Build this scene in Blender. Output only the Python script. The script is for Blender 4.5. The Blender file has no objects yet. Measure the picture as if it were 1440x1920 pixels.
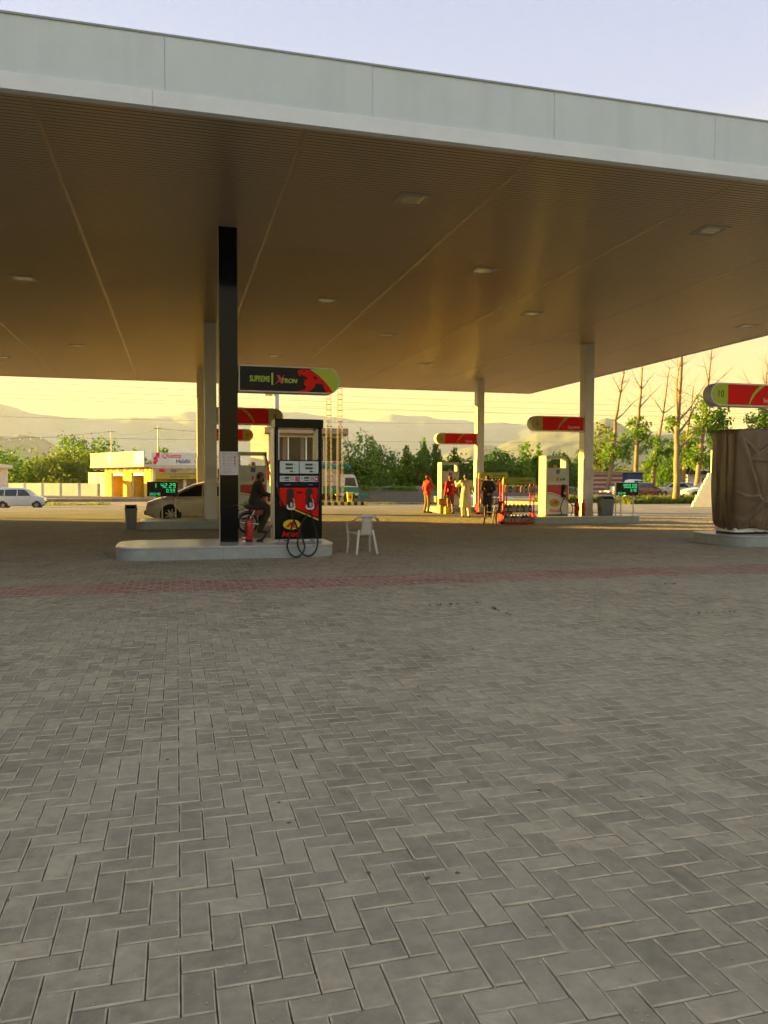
import bpy, bmesh, math, random
import numpy as np
from mathutils import Vector, Matrix, Quaternion, noise as mnoise

scene = bpy.context.scene
COL = scene.collection
R = math.radians
PI = math.pi

# ------------------------------------------------------------------ camera
cam_data = bpy.data.cameras.new('camera')
cam = bpy.data.objects.new('camera', cam_data)
COL.objects.link(cam)
scene.camera = cam
cam_data.sensor_fit = 'VERTICAL'
cam_data.sensor_height = 24.0
cam_data.lens = 1462.0 / 1920.0 * 24.0
cam_data.clip_start = 0.05
cam_data.clip_end = 20000
CAM_YAW, CAM_PITCH, CAM_ROLL = R(14.9), R(2.26), R(0.13)
_fw = Vector((math.sin(CAM_YAW) * math.cos(CAM_PITCH), math.cos(CAM_YAW) * math.cos(CAM_PITCH), -math.sin(CAM_PITCH)))
_rt = Vector((math.cos(CAM_YAW), -math.sin(CAM_YAW), 0))
_up = _rt.cross(_fw)
_rr = _rt * math.cos(CAM_ROLL) + _up * math.sin(CAM_ROLL)
_uu = _rr.cross(_fw)
cam.matrix_world = Matrix(((_rr.x, _uu.x, -_fw.x, 0), (_rr.y, _uu.y, -_fw.y, 0), (_rr.z, _uu.z, -_fw.z, 1.5), (0, 0, 0, 1)))

# ------------------------------------------------------------------ sky and sun
SUN_EL = R(6.8)
SUN_DIR = Vector((-0.89 * math.cos(SUN_EL), 0.456 * math.cos(SUN_EL), math.sin(SUN_EL)))   # towards the sun: left and ahead
world = bpy.data.worlds.new('World')
scene.world = world
world.use_nodes = True
wt = world.node_tree
wt.nodes.clear()
w_out = wt.nodes.new('ShaderNodeOutputWorld')
w_bg = wt.nodes.new('ShaderNodeBackground')
w_sky = wt.nodes.new('ShaderNodeTexSky')
w_sky.sky_type = 'NISHITA'
w_sky.sun_disc = False
w_sky.sun_elevation = SUN_EL
w_sky.sun_rotation = math.atan2(SUN_DIR.x, SUN_DIR.y)
w_sky.altitude = 350
w_sky.air_density = 1.0
w_sky.dust_density = 3.0
w_sky.ozone_density = 1.5
# evening dust veil over the clear sky: warm at the horizon, pale lilac higher up
w_tc = wt.nodes.new('ShaderNodeTexCoord')
w_sep = wt.nodes.new('ShaderNodeSeparateXYZ')
w_ramp = wt.nodes.new('ShaderNodeValToRGB')
w_mix = wt.nodes.new('ShaderNodeMix'); w_mix.data_type = 'RGBA'
w_noise = wt.nodes.new('ShaderNodeTexNoise'); w_noise.inputs['Scale'].default_value = 2.2; w_noise.inputs['Detail'].default_value = 4
w_mapn = wt.nodes.new('ShaderNodeMapping'); w_mapn.inputs['Scale'].default_value = (1, 1, 4)
w_add = wt.nodes.new('ShaderNodeMath'); w_add.operation = 'MULTIPLY_ADD'
VEIL = 5.2
el = w_ramp.color_ramp
el.elements[0].position = 0.0
el.elements[0].color = (.76, .46, .10, 1)
el.elements[1].position = 1.0
el.elements[1].color = (.38, .45, .60, 1)
for p, c in ((.10, (.78, .51, .13)), (.20, (.78, .58, .26)), (.32, (.69, .63, .53)), (.45, (.47, .50, .66)), (.62, (.40, .46, .64))):
    e = el.elements.new(p); e.color = (*c, 1)
w_scale = wt.nodes.new('ShaderNodeMix'); w_scale.data_type = 'RGBA'; w_scale.blend_type = 'MULTIPLY'
w_scale.inputs[0].default_value = 1.0
w_scale.inputs[7].default_value = (VEIL, VEIL, VEIL, 1)
wt.links.new(w_tc.outputs['Generated'], w_sep.inputs[0])
wt.links.new(w_tc.outputs['Generated'], w_mapn.inputs[0])
wt.links.new(w_mapn.outputs[0], w_noise.inputs[0])
wt.links.new(w_noise.outputs[0], w_add.inputs[0]); w_add.inputs[1].default_value = .07
wt.links.new(w_sep.outputs[2], w_add.inputs[2])
wt.links.new(w_add.outputs[0], w_ramp.inputs[0])
wt.links.new(w_ramp.outputs[0], w_scale.inputs[6])
wt.links.new(w_sky.outputs[0], w_mix.inputs[6])
wt.links.new(w_scale.outputs[2], w_mix.inputs[7])
w_mix.inputs[0].default_value = 0.72
wt.links.new(w_mix.outputs[2], w_bg.inputs[0])
w_bg.inputs[1].default_value = 0.050
wt.links.new(w_bg.outputs[0], w_out.inputs[0])

sun_data = bpy.data.lights.new('sun', 'SUN')
sun_data.energy = 5.0
sun_data.angle = R(0.6)
sun_data.color = (1.0, .64, .08)
sun = bpy.data.objects.new('sun', sun_data)
COL.objects.link(sun)
sun.rotation_euler = (-SUN_DIR).to_track_quat('-Z', 'Y').to_euler()
sun.location = (-30, 20, 40)

scene.view_settings.view_transform = 'Standard'
scene.view_settings.look = 'None'
scene.view_settings.exposure = 2.6
scene.view_settings.gamma = 1.0
scene.view_settings.use_curve_mapping = False
scene.render.engine = 'CYCLES'
cy = scene.cycles
cy.use_denoising = True
try:
    cy.denoiser = 'OPENIMAGEDENOISE'
except Exception:
    pass
try:
    cy.denoising_input_passes = 'RGB_ALBEDO'
except Exception:
    pass
cy.max_bounces = 7
cy.diffuse_bounces = 4
cy.glossy_bounces = 4
cy.transmission_bounces = 4
cy.volume_bounces = 2
cy.transparent_max_bounces = 12
cy.use_adaptive_sampling = True
cy.adaptive_threshold = 0.02
cy.sample_clamp_indirect = 6.0
cy.caustics_reflective = False
cy.caustics_refractive = False

# ------------------------------------------------------------------ materials
MATS = {}
def mat(name, col, rough=.6, metal=0.0, var=.12, scale=6.0, bump=0.0, bscale=60.0, coat=0.0, spec=.5, alpha=None, emit=None, trans=0.0, stain=None):
    """Principled material with procedural colour variation and fine relief."""
    if name in MATS:
        return MATS[name]
    m = bpy.data.materials.new(name)
    m.use_nodes = True
    nt = m.node_tree
    b = nt.nodes['Principled BSDF']
    b.inputs['Roughness'].default_value = rough
    b.inputs['Metallic'].default_value = metal
    b.inputs['Specular IOR Level'].default_value = spec
    b.inputs['Coat Weight'].default_value = coat
    b.inputs['Coat Roughness'].default_value = .12
    tc = nt.nodes.new('ShaderNodeTexCoord')
    if var > 0:
        n = nt.nodes.new('ShaderNodeTexNoise')
        n.inputs['Scale'].default_value = scale
        n.inputs['Detail'].default_value = 5
        n.inputs['Roughness'].default_value = .62
        nt.links.new(tc.outputs['Object'], n.inputs[0])
        mr = nt.nodes.new('ShaderNodeMapRange')
        mr.inputs[1].default_value = .3; mr.inputs[2].default_value = .7
        nt.links.new(n.outputs[0], mr.inputs[0])
        mx = nt.nodes.new('ShaderNodeMix'); mx.data_type = 'RGBA'
        mx.inputs[6].default_value = (*[c * (1 - var) for c in col], 1)
        mx.inputs[7].default_value = (*[min(1, c * (1 + var)) for c in col], 1)
        nt.links.new(mr.outputs[0], mx.inputs[0])
        last = mx.outputs[2]
        if stain:                                  # (colour, stretch, amount): streaks or blotches of dirt
            sc, st, am = stain
            mp = nt.nodes.new('ShaderNodeMapping'); mp.inputs['Scale'].default_value = st
            nt.links.new(tc.outputs['Object'], mp.inputs[0])
            n2 = nt.nodes.new('ShaderNodeTexNoise'); n2.inputs['Scale'].default_value = 1.0; n2.inputs['Detail'].default_value = 6
            nt.links.new(mp.outputs[0], n2.inputs[0])
            r2 = nt.nodes.new('ShaderNodeMapRange'); r2.inputs[1].default_value = .48; r2.inputs[2].default_value = .75; r2.inputs[4].default_value = am
            nt.links.new(n2.outputs[0], r2.inputs[0])
            m2 = nt.nodes.new('ShaderNodeMix'); m2.data_type = 'RGBA'
            nt.links.new(r2.outputs[0], m2.inputs[0]); nt.links.new(last, m2.inputs[6])
            m2.inputs[7].default_value = (*sc, 1)
            last = m2.outputs[2]
        nt.links.new(last, b.inputs['Base Color'])
        rr = nt.nodes.new('ShaderNodeMapRange')
        rr.inputs[3].default_value = max(.02, rough - .08); rr.inputs[4].default_value = min(1, rough + .1)
        nt.links.new(n.outputs[0], rr.inputs[0]); nt.links.new(rr.outputs[0], b.inputs['Roughness'])
    else:
        b.inputs['Base Color'].default_value = (*col, 1)
    if bump > 0:
        n3 = nt.nodes.new('ShaderNodeTexNoise'); n3.inputs['Scale'].default_value = bscale; n3.inputs['Detail'].default_value = 4
        nt.links.new(tc.outputs['Object'], n3.inputs[0])
        bp = nt.nodes.new('ShaderNodeBump'); bp.inputs['Strength'].default_value = bump; bp.inputs['Distance'].default_value = .01
        nt.links.new(n3.outputs[0], bp.inputs['Height']); nt.links.new(bp.outputs[0], b.inputs['Normal'])
    if alpha is not None:
        b.inputs['Alpha'].default_value = alpha
    if trans:
        b.inputs['Transmission Weight'].default_value = trans
        b.inputs['IOR'].default_value = 1.1
    if emit:
        b.inputs['Emission Color'].default_value = (*emit[0], 1)
        b.inputs['Emission Strength'].default_value = emit[1]
    MATS[name] = m
    return m

# ------------------------------------------------------------------ mesh helpers
class G:
    """Collects shapes and links them as ONE mesh object."""
    def __init__(s):
        s.v = []; s.f = []; s.m = []
    def add(s, v, f, m=0):
        k = len(s.v); s.v += [tuple(p) for p in v]
        s.f += [tuple(i + k for i in q) for q in f]; s.m += [m] * len(f)
        return s
    def box(s, x0, x1, y0, y1, z0, z1, m=0):
        v = [(x, y, z) for z in (z0, z1) for y in (y0, y1) for x in (x0, x1)]
        return s.add(v, [(0, 2, 3, 1), (4, 5, 7, 6), (0, 1, 5, 4), (2, 6, 7, 3), (0, 4, 6, 2), (1, 3, 7, 5)], m)
    def hexa(s, a, b, m=0):
        """two quads (bottom, top) of four points each"""
        return s.add(list(a) + list(b), [(3, 2, 1, 0), (4, 5, 6, 7), (0, 1, 5, 4), (1, 2, 6, 5), (2, 3, 7, 6), (3, 0, 4, 7)], m)
    def tube(s, pts, r, n=8, m=0, caps=True, flat=1.0):
        pts = [Vector(p) for p in pts]
        rs = r if isinstance(r, (list, tuple)) else [r] * len(pts)
        t = (pts[1] - pts[0]).normalized()
        a = Vector((0, 0, 1)) if abs(t.z) < .9 else Vector((1, 0, 0))
        u = t.cross(a).normalized(); w = t.cross(u).normalized()
        v = []
        for i, p in enumerate(pts):
            if 0 < i < len(pts) - 1: t2 = (pts[i + 1] - pts[i - 1])
            elif i == 0: t2 = pts[1] - pts[0]
            else: t2 = pts[-1] - pts[-2]
            if t2.length > 1e-9:
                q = t.rotation_difference(t2.normalized()); u = q @ u; w = q @ w; t = t2.normalized()
            for k in range(n):
                c, d = math.cos(2 * PI * k / n), math.sin(2 * PI * k / n)
                v.append(p + (u * c + w * d * flat) * rs[i])
        f = [(i * n + k, i * n + (k + 1) % n, (i + 1) * n + (k + 1) % n, (i + 1) * n + k) for i in range(len(pts) - 1) for k in range(n)]
        if caps:
            f += [tuple(range(n - 1, -1, -1)), tuple((len(pts) - 1) * n + k for k in range(n))]
        return s.add(v, f, m)
    def cyl(s, p0, p1, r0, r1=None, n=12, m=0):
        return s.tube([p0, p1], [r0, r0 if r1 is None else r1], n, m)
    def lathe(s, prof, c=(0, 0, 0), n=20, axis='z', m=0):
        v = []
        for (r, h) in prof:
            for k in range(n):
                a = 2 * PI * k / n
                x, y = r * math.cos(a), r * math.sin(a)
                v.append({'z': (c[0] + x, c[1] + y, c[2] + h), 'y': (c[0] + x, c[1] + h, c[2] + y), 'x': (c[0] + h, c[1] + x, c[2] + y)}[axis])
        f = [(i * n + k, i * n + (k + 1) % n, (i + 1) * n + (k + 1) % n, (i + 1) * n + k) for i in range(len(prof) - 1) for k in range(n)]
        f += [tuple(range(n - 1, -1, -1)), tuple((len(prof) - 1) * n + k for k in range(n))]
        return s.add(v, f, m)
    def prism(s, poly, d0, d1, plane='xz', m=0):
        """poly (u,v) extruded between depths d0 and d1; plane xz -> depth y, xy -> depth z, yz -> depth x"""
        n = len(poly)
        P = {'xz': lambda u, v, d: (u, d, v), 'xy': lambda u, v, d: (u, v, d), 'yz': lambda u, v, d: (d, u, v)}[plane]
        v = [P(u, w, d0) for u, w in poly] + [P(u, w, d1) for u, w in poly]
        f = [tuple(range(n)), tuple(range(2 * n - 1, n - 1, -1))] + [(i, n + i, n + (i + 1) % n, (i + 1) % n) for i in range(n)]
        return s.add(v, f, m)
    def ball(s, c, r, n=12, k=8, m=0):
        rx, ry, rz = r if isinstance(r, (tuple, list)) else (r, r, r)
        v = [(c[0], c[1], c[2] - rz)]
        for i in range(1, k):
            t = -PI / 2 + PI * i / k
            for j in range(n):
                a = 2 * PI * j / n
                v.append((c[0] + rx * math.cos(t) * math.cos(a), c[1] + ry * math.cos(t) * math.sin(a), c[2] + rz * math.sin(t)))
        v.append((c[0], c[1], c[2] + rz)); L = len(v) - 1
        f = [(0, 1 + (j + 1) % n, 1 + j) for j in range(n)]
        for i in range(k - 2):
            f += [(1 + i * n + j, 1 + i * n + (j + 1) % n, 1 + (i + 1) * n + (j + 1) % n, 1 + (i + 1) * n + j) for j in range(n)]
        f += [(1 + (k - 2) * n + j, 1 + (k - 2) * n + (j + 1) % n, L) for j in range(n)]
        return s.add(v, f, m)
    def rings(s, rings, m=0, close=True):
        """loft closed rings of equal point count"""
        n = len(rings[0]); v = [p for r in rings for p in r]
        f = [(i * n + k, i * n + (k + 1) % n, (i + 1) * n + (k + 1) % n, (i + 1) * n + k) for i in range(len(rings) - 1) for k in range(n)]
        if close:
            f += [tuple(range(n - 1, -1, -1)), tuple((len(rings) - 1) * n + k for k in range(n))]
        return s.add(v, f, m)
    def xf(s, M):
        s.v = [tuple(M @ Vector(p)) for p in s.v]; return s
    def mesh(s, name):
        me = bpy.data.meshes.new(name)
        me.from_pydata(s.v, [], s.f)
        bm = bmesh.new(); bm.from_mesh(me)
        bmesh.ops.recalc_face_normals(bm, faces=bm.faces)
        for fc, mi in zip(bm.faces, s.m): fc.material_index = mi
        bm.to_mesh(me); bm.free()
        return me
    def build(s, name, mats, parent=None, smooth=None, bevel=0, seg=2):
        me = s.mesh(name)
        for m in (mats if isinstance(mats, (list, tuple)) else [mats]): me.materials.append(m)
        return link(name, me, parent, smooth, bevel, seg)

def link(name, me, parent=None, smooth=None, bevel=0, seg=2):
    o = bpy.data.objects.new(name, me)
    COL.objects.link(o)
    if parent is not None: o.parent = parent
    if smooth is not None:
        me.polygons.foreach_set('use_smooth', [True] * len(me.polygons))
        if smooth < 179: me.set_sharp_from_angle(angle=R(smooth))
    if bevel:
        b = o.modifiers.new('bevel', 'BEVEL'); b.width = bevel; b.segments = seg; b.limit_method = 'ANGLE'; b.angle_limit = R(40)
        b.harden_normals = False
    return o

def tag(o, label, cat, group=None):
    o['label'] = label; o['category'] = cat
    if group: o['group'] = group
    return o
def thing(name, label, cat, loc=(0, 0, 0), rz=0.0, group=None):
    o = bpy.data.objects.new(name, None)
    o.empty_display_size = .2
    COL.objects.link(o)
    o.location = loc; o.rotation_euler = (0, 0, rz)
    return tag(o, label, cat, group)
def structure(o):
    o['kind'] = 'structure'; return o
def stuff(o):
    o['kind'] = 'stuff'; return o
def dup(root, loc, rz, label=None, group=None, scale=None):
    """copy a thing with its parts and sub-parts"""
    def cp(o, par):
        c = o.copy(); COL.objects.link(c); c.parent = par
        for ch in list(o.children): cp(ch, c)
        return c
    kids = list(root.children)
    r = root.copy(); COL.objects.link(r)
    r.location = loc; r.rotation_euler = (0, 0, rz)
    if scale: r.scale = (scale,) * 3
    if label: r['label'] = label
    if group: r['group'] = group
    for k in kids: cp(k, r)
    return r
def arc(cx, cy, rx, ry, a0, a1, n):
    return [(cx + rx * math.cos(R(a0 + (a1 - a0) * i / n)), cy + ry * math.sin(R(a0 + (a1 - a0) * i / n))) for i in range(n + 1)]

_txt = {}
def text(s, size, m, parent, loc, rot=(R(90), 0, 0), align='CENTER', ext=.0015, sx=1.0, shear=0.0, bold=0.0, name='lettering', space=1.0):
    """raised lettering (local frame: reads along x, up is z, faces -y)"""
    c = bpy.data.curves.new(name, 'FONT')
    c.body = s; c.size = size; c.align_x = align; c.align_y = 'CENTER'; c.extrude = ext; c.shear = shear; c.offset = bold; c.resolution_u = 3
    c.space_character = space
    t = bpy.data.objects.new(name, c); COL.objects.link(t)
    bpy.context.view_layer.update()
    me = bpy.data.meshes.new_from_object(t.evaluated_get(bpy.context.evaluated_depsgraph_get()))
    bpy.data.objects.remove(t); bpy.data.curves.remove(c)
    me.name = name; me.materials.clear(); me.materials.append(m)
    o = link(name, me, parent)
    o.location = loc; o.rotation_euler = rot; o.scale = (sx, 1, 1)
    return o

def make_mesh_np(name, V, F, mats, tone=None, midx=None):
    """quads from numpy arrays"""
    me = bpy.data.meshes.new(name)
    nv, nf = len(V), len(F); k = F.shape[1]
    me.vertices.add(nv); me.vertices.foreach_set('co', np.asarray(V, np.float32).ravel())
    me.loops.add(nf * k); me.loops.foreach_set('vertex_index', np.asarray(F, np.int32).ravel())
    me.polygons.add(nf)
    me.polygons.foreach_set('loop_start', np.arange(0, nf * k, k, dtype=np.int32))
    me.polygons.foreach_set('loop_total', np.full(nf, k, np.int32))
    for m in mats: me.materials.append(m)
    if midx is not None: me.polygons.foreach_set('material_index', np.asarray(midx, np.int32))
    if tone is not None:
        a = me.attributes.new('tone', 'FLOAT', 'FACE'); a.data.foreach_set('value', np.asarray(tone, np.float32))
    me.update(calc_edges=True); me.validate(); me.shade_flat()
    return me
# ================================================================== SETTING
rng = np.random.default_rng(7)
random.seed(11)

# ---- open ground to the horizon: dry grass and earth
def ground_material():
    m = bpy.data.materials.new('field_ground'); m.use_nodes = True
    nt = m.node_tree; b = nt.nodes['Principled BSDF']; b.inputs['Roughness'].default_value = .95
    tc = nt.nodes.new('ShaderNodeTexCoord')
    n1 = nt.nodes.new('ShaderNodeTexNoise'); n1.inputs['Scale'].default_value = .035; n1.inputs['Detail'].default_value = 8
    n2 = nt.nodes.new('ShaderNodeTexNoise'); n2.inputs['Scale'].default_value = 1.7; n2.inputs['Detail'].default_value = 6
    rp = nt.nodes.new('ShaderNodeValToRGB')
    e = rp.color_ramp; e.elements[0].position = .38; e.elements[0].color = (.055, .085, .022, 1); e.elements[1].position = .62; e.elements[1].color = (.22, .165, .095, 1)
    e2 = e.elements.new(.5); e2.color = (.12, .125, .045, 1)
    ad = nt.nodes.new('ShaderNodeMath'); ad.operation = 'MULTIPLY_ADD'; ad.inputs[1].default_value = .35
    sb = nt.nodes.new('ShaderNodeMath'); sb.operation = 'SUBTRACT'; sb.inputs[1].default_value = .175
    nt.links.new(tc.outputs['Object'], n1.inputs[0]); nt.links.new(tc.outputs['Object'], n2.inputs[0])
    nt.links.new(n2.outputs[0], ad.inputs[0]); nt.links.new(n1.outputs[0], ad.inputs[2]); nt.links.new(ad.outputs[0], sb.inputs[0])
    nt.links.new(sb.outputs[0], rp.inputs[0]); nt.links.new(rp.outputs[0], b.inputs['Base Color'])
    return m
g = G(); g.add([(-4250, -400, -.78), (4250, -400, -.78), (4250, 4350, -.78), (-4250, 4350, -.78)], [(0, 1, 2, 3)])
structure(g.build('ground', ground_material()))

# ---- paved forecourt: real herringbone blocks near, a textured sheet beyond
def paver_material(name, a, b_, c_):
    m = bpy.data.materials.new(name); m.use_nodes = True
    nt = m.node_tree; L = nt.links.new; b = nt.nodes['Principled BSDF']
    at = nt.nodes.new('ShaderNodeAttribute'); at.attribute_name = 'tone'
    oi = nt.nodes.new('ShaderNodeObjectInfo')
    ad = nt.nodes.new('ShaderNodeMath'); ad.operation = 'ADD'
    fr = nt.nodes.new('ShaderNodeMath'); fr.operation = 'FRACT'
    L(at.outputs['Fac'], ad.inputs[0]); L(oi.outputs['Random'], ad.inputs[1]); L(ad.outputs[0], fr.inputs[0])
    rp = nt.nodes.new('ShaderNodeValToRGB'); e = rp.color_ramp
    e.elements[0].color = (*a, 1); e.elements[1].color = (*c_, 1); k = e.elements.new(.55); k.color = (*b_, 1)
    L(fr.outputs[0], rp.inputs[0])
    geo = nt.nodes.new('ShaderNodeNewGeometry')
    n1 = nt.nodes.new('ShaderNodeTexNoise'); n1.inputs['Scale'].default_value = 14; n1.inputs['Detail'].default_value = 7; n1.inputs['Roughness'].default_value = .65
    n2 = nt.nodes.new('ShaderNodeTexNoise'); n2.inputs['Scale'].default_value = .45; n2.inputs['Detail'].default_value = 5
    n3 = nt.nodes.new('ShaderNodeTexNoise'); n3.inputs['Scale'].default_value = 240; n3.inputs['Detail'].default_value = 3
    for n in (n1, n2, n3): L(geo.outputs['Position'], n.inputs[0])
    m1 = nt.nodes.new('ShaderNodeMix'); m1.data_type = 'RGBA'; m1.blend_type = 'OVERLAY'; m1.inputs[0].default_value = .55
    L(rp.outputs[0], m1.inputs[6])
    g1 = nt.nodes.new('ShaderNodeMapRange'); g1.inputs[1].default_value = .25; g1.inputs[2].default_value = .75; g1.inputs[3].default_value = .22; g1.inputs[4].default_value = .72
    L(n1.outputs[0], g1.inputs[0]); L(g1.outputs[0], m1.inputs[7])
    # tyre grime and old wear at a metre scale
    n5 = nt.nodes.new('ShaderNodeTexNoise'); n5.inputs['Scale'].default_value = 1.6; n5.inputs['Detail'].default_value = 7; n5.inputs['Distortion'].default_value = .8
    L(geo.outputs['Position'], n5.inputs[0])
    g5 = nt.nodes.new('ShaderNodeMapRange'); g5.inputs[1].default_value = .30; g5.inputs[2].default_value = .62; g5.inputs[3].default_value = .80; g5.inputs[4].default_value = 1.08
    L(n5.outputs[0], g5.inputs[0])
    m5 = nt.nodes.new('ShaderNodeMix'); m5.data_type = 'RGBA'; m5.blend_type = 'MULTIPLY'; m5.inputs[0].default_value = 1.0
    L(m1.outputs[2], m5.inputs[6]); L(g5.outputs[0], m5.inputs[7]); m1 = m5
    # wide patches of pale dust
    g2 = nt.nodes.new('ShaderNodeMapRange'); g2.inputs[1].default_value = .46; g2.inputs[2].default_value = .72; g2.inputs[4].default_value = .5
    L(n2.outputs[0], g2.inputs[0])
    m2 = nt.nodes.new('ShaderNodeMix'); m2.data_type = 'RGBA'; m2.inputs[7].default_value = (.38, .33, .24, 1)
    L(g2.outputs[0], m2.inputs[0]); L(m1.outputs[2], m2.inputs[6])
    # dark oil drips
    vo = nt.nodes.new('ShaderNodeTexVoronoi'); vo.inputs['Scale'].default_value = 1.35; vo.inputs['Randomness'].default_value = 1
    nd = nt.nodes.new('ShaderNodeVectorMath'); nd.operation = 'MULTIPLY_ADD'; nd.inputs[1].default_value = (.03, .03, 0)
    L(n1.outputs['Color'], nd.inputs[0]); L(geo.outputs['Position'], nd.inputs[2]); L(nd.outputs[0], vo.inputs[0])
    g3 = nt.nodes.new('ShaderNodeMapRange'); g3.inputs[1].default_value = .022; g3.inputs[2].default_value = .060; g3.inputs[3].default_value = .22; g3.inputs[4].default_value = 0
    L(vo.outputs['Distance'], g3.inputs[0])
    m3 = nt.nodes.new('ShaderNodeMix'); m3.data_type = 'RGBA'; m3.inputs[7].default_value = (.05, .047, .042, 1)
    L(g3.outputs[0], m3.inputs[0]); L(m2.outputs[2], m3.inputs[6])
    L(m3.outputs[2], b.inputs['Base Color'])
    b.inputs['Roughness'].default_value = .78; b.inputs['Specular IOR Level'].default_value = .35
    bp = nt.nodes.new('ShaderNodeBump'); bp.inputs['Strength'].default_value = .35; bp.inputs['Distance'].default_value = .0025
    mb = nt.nodes.new('ShaderNodeMath'); mb.operation = 'MULTIPLY_ADD'; mb.inputs[1].default_value = .45
    L(n3.outputs[0], mb.inputs[0]); L(n1.outputs[0], mb.inputs[2]); L(mb.outputs[0], bp.inputs['Height']); L(bp.outputs[0], b.inputs['Normal'])
    return m
PAVE = paver_material('concrete_paver', (.262, .220, .143), (.312, .262, .169), (.375, .312, .199))
PAVE_RED = paver_material('red_paver', (.28, .115, .085), (.33, .145, .11), (.37, .18, .14))
EDGE = mat('sandy_paver_edge', (.44, .37, .25), .9, var=.3, scale=9)
SAND = mat('jointing_sand', (.17, .14, .095), .95, var=.45, scale=14, bump=.6, bscale=220)

forecourt = bpy.data.objects.new('forecourt', None); COL.objects.link(forecourt); structure(forecourt)
GAP, CH = .0026, .0048
def brick_cells(x0, x1, y0, y1):
    W = .1
    xs = np.arange(math.floor(x0 / W), math.ceil(x1 / W)); ys = np.arange(math.floor(y0 / W), math.ceil(y1 / W))
    XX, YY = np.meshgrid(xs, ys); k = (XX + YY) % 4
    h = k == 0; v = k == 2
    cx = np.concatenate([(XX[h] + 1) * W, (XX[v] + .5) * W]); cy_ = np.concatenate([(YY[h] + .5) * W, (YY[v] + 1) * W])
    hz = np.concatenate([np.ones(h.sum(), bool), np.zeros(v.sum(), bool)])
    return cx, cy_, hz
bx_, by_, bh_ = brick_cells(-14, 26, .7, 30)
# keep what lies in or near the field of view
_r = bx_ * math.cos(CAM_YAW) - by_ * math.sin(CAM_YAW); _f = bx_ * math.sin(CAM_YAW) + by_ * math.cos(CAM_YAW)
keep = (np.abs(_r) < .60 * _f + 1.2) & (_f > .9)
bx_, by_, bh_, _r, _f = bx_[keep], by_[keep], bh_[keep], _r[keep], _f[keep]
inside = (np.abs(_r) < .50 * _f + .1) & (_f > 1.98)
order = np.argsort(np.where(inside, _f, 1e6))
near = np.zeros(len(bx_), bool); near[order[:300]] = True
red_ = (by_ > 10.82) & (by_ < 12.0)
def brick_block(idx):
    n = len(idx)
    cx, cy_, hz = bx_[idx], by_[idx], bh_[idx]
    hl = np.where(hz, .1, .05) - GAP; hw = np.where(hz, .05, .1) - GAP
    hl += rng.normal(0, .0006, n); hw += rng.normal(0, .0006, n)
    an = rng.normal(0, .006, n); dz = rng.normal(0, .0012, n) ; tx = rng.normal(0, .006, n); ty = rng.normal(0, .006, n)
    sg = np.array([(-1, -1), (1, -1), (1, 1), (-1, 1)], float)
    V = np.zeros((n, 12, 3))
    for lvl, (ins, z) in enumerate(((CH, 0.0), (0, -.0035), (0, -.016))):
        for k in range(4):
            dx = sg[k, 0] * (hl - ins); dy = sg[k, 1] * (hw - ins)
            V[:, lvl * 4 + k, 0] = cx + dx * np.cos(an) - dy * np.sin(an)
            V[:, lvl * 4 + k, 1] = cy_ + dx * np.sin(an) + dy * np.cos(an)
            V[:, lvl * 4 + k, 2] = z + dz + dx * tx + dy * ty
    f = [(0, 1, 2, 3)] + [(4 + k, 4 + (k + 1) % 4, (k + 1) % 4, k) for k in range(4)] + [(8 + k, 8 + (k + 1) % 4, 4 + (k + 1) % 4, 4 + k) for k in range(4)]
    F = (np.arange(n)[:, None, None] * 12 + np.array(f)[None]).reshape(-1, 4)
    rd = red_[idx]
    mi = np.zeros((n, 9), int); mi[:, 1:] = 1; mi[rd, 0] = 2; 
    tone = np.repeat(rng.random(n), 9)
    return V.reshape(-1, 3), F, mi.ravel(), tone
V_, F_, mi_, tn_ = brick_block(np.nonzero(~near)[0])
stuff(link('paving_bricks', make_mesh_np('paving_bricks', V_, F_, [PAVE, EDGE, PAVE_RED], tn_, mi_), forecourt))
# the 300 nearest blocks are pieces of their own
def single_brick(hz, q):
    hl, hw = (.1 - GAP, .05 - GAP) if hz else (.05 - GAP, .1 - GAP)
    bm = G(); rr = random.Random(q)
    P = []
    for ins, z in ((CH, 0), (0, -.0035), (0, -.03)):
        ring = []
        for sx, sy in ((-1, -1), (0, -1), (1, -1), (1, 0), (1, 1), (0, 1), (-1, 1), (-1, 0)):
            ring.append((sx * (hl - ins) + rr.gauss(0, .0005), sy * (hw - ins) + rr.gauss(0, .0005), z + (rr.gauss(0, .0004) if z > -.01 else 0)))
        P.append(ring)
    v = P[0] + P[1] + P[2]
    f = [tuple(range(8))] + [(8 + k, 8 + (k + 1) % 8, (k + 1) % 8, k) for k in range(8)] + [(16 + k, 16 + (k + 1) % 8, 8 + (k + 1) % 8, 8 + k) for k in range(8)]
    bm.add(v, f[:1], 0); bm.f += f[1:]; bm.m += [1] * 16
    me = bm.mesh('paving_brick'); me.materials.append(PAVE); me.materials.append(EDGE)
    return me
BRK = {hz: [single_brick(hz, q + 10 * hz) for q in range(6)] for hz in (True, False)}
for i in order[:300]:
    o = link('paving_brick', random.choice(BRK[bool(bh_[i])]), forecourt)
    o.location = (bx_[i], by_[i], random.gauss(0, .0012))
    o.rotation_euler = (random.gauss(0, .006), random.gauss(0, .006), random.gauss(0, .006))
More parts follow.
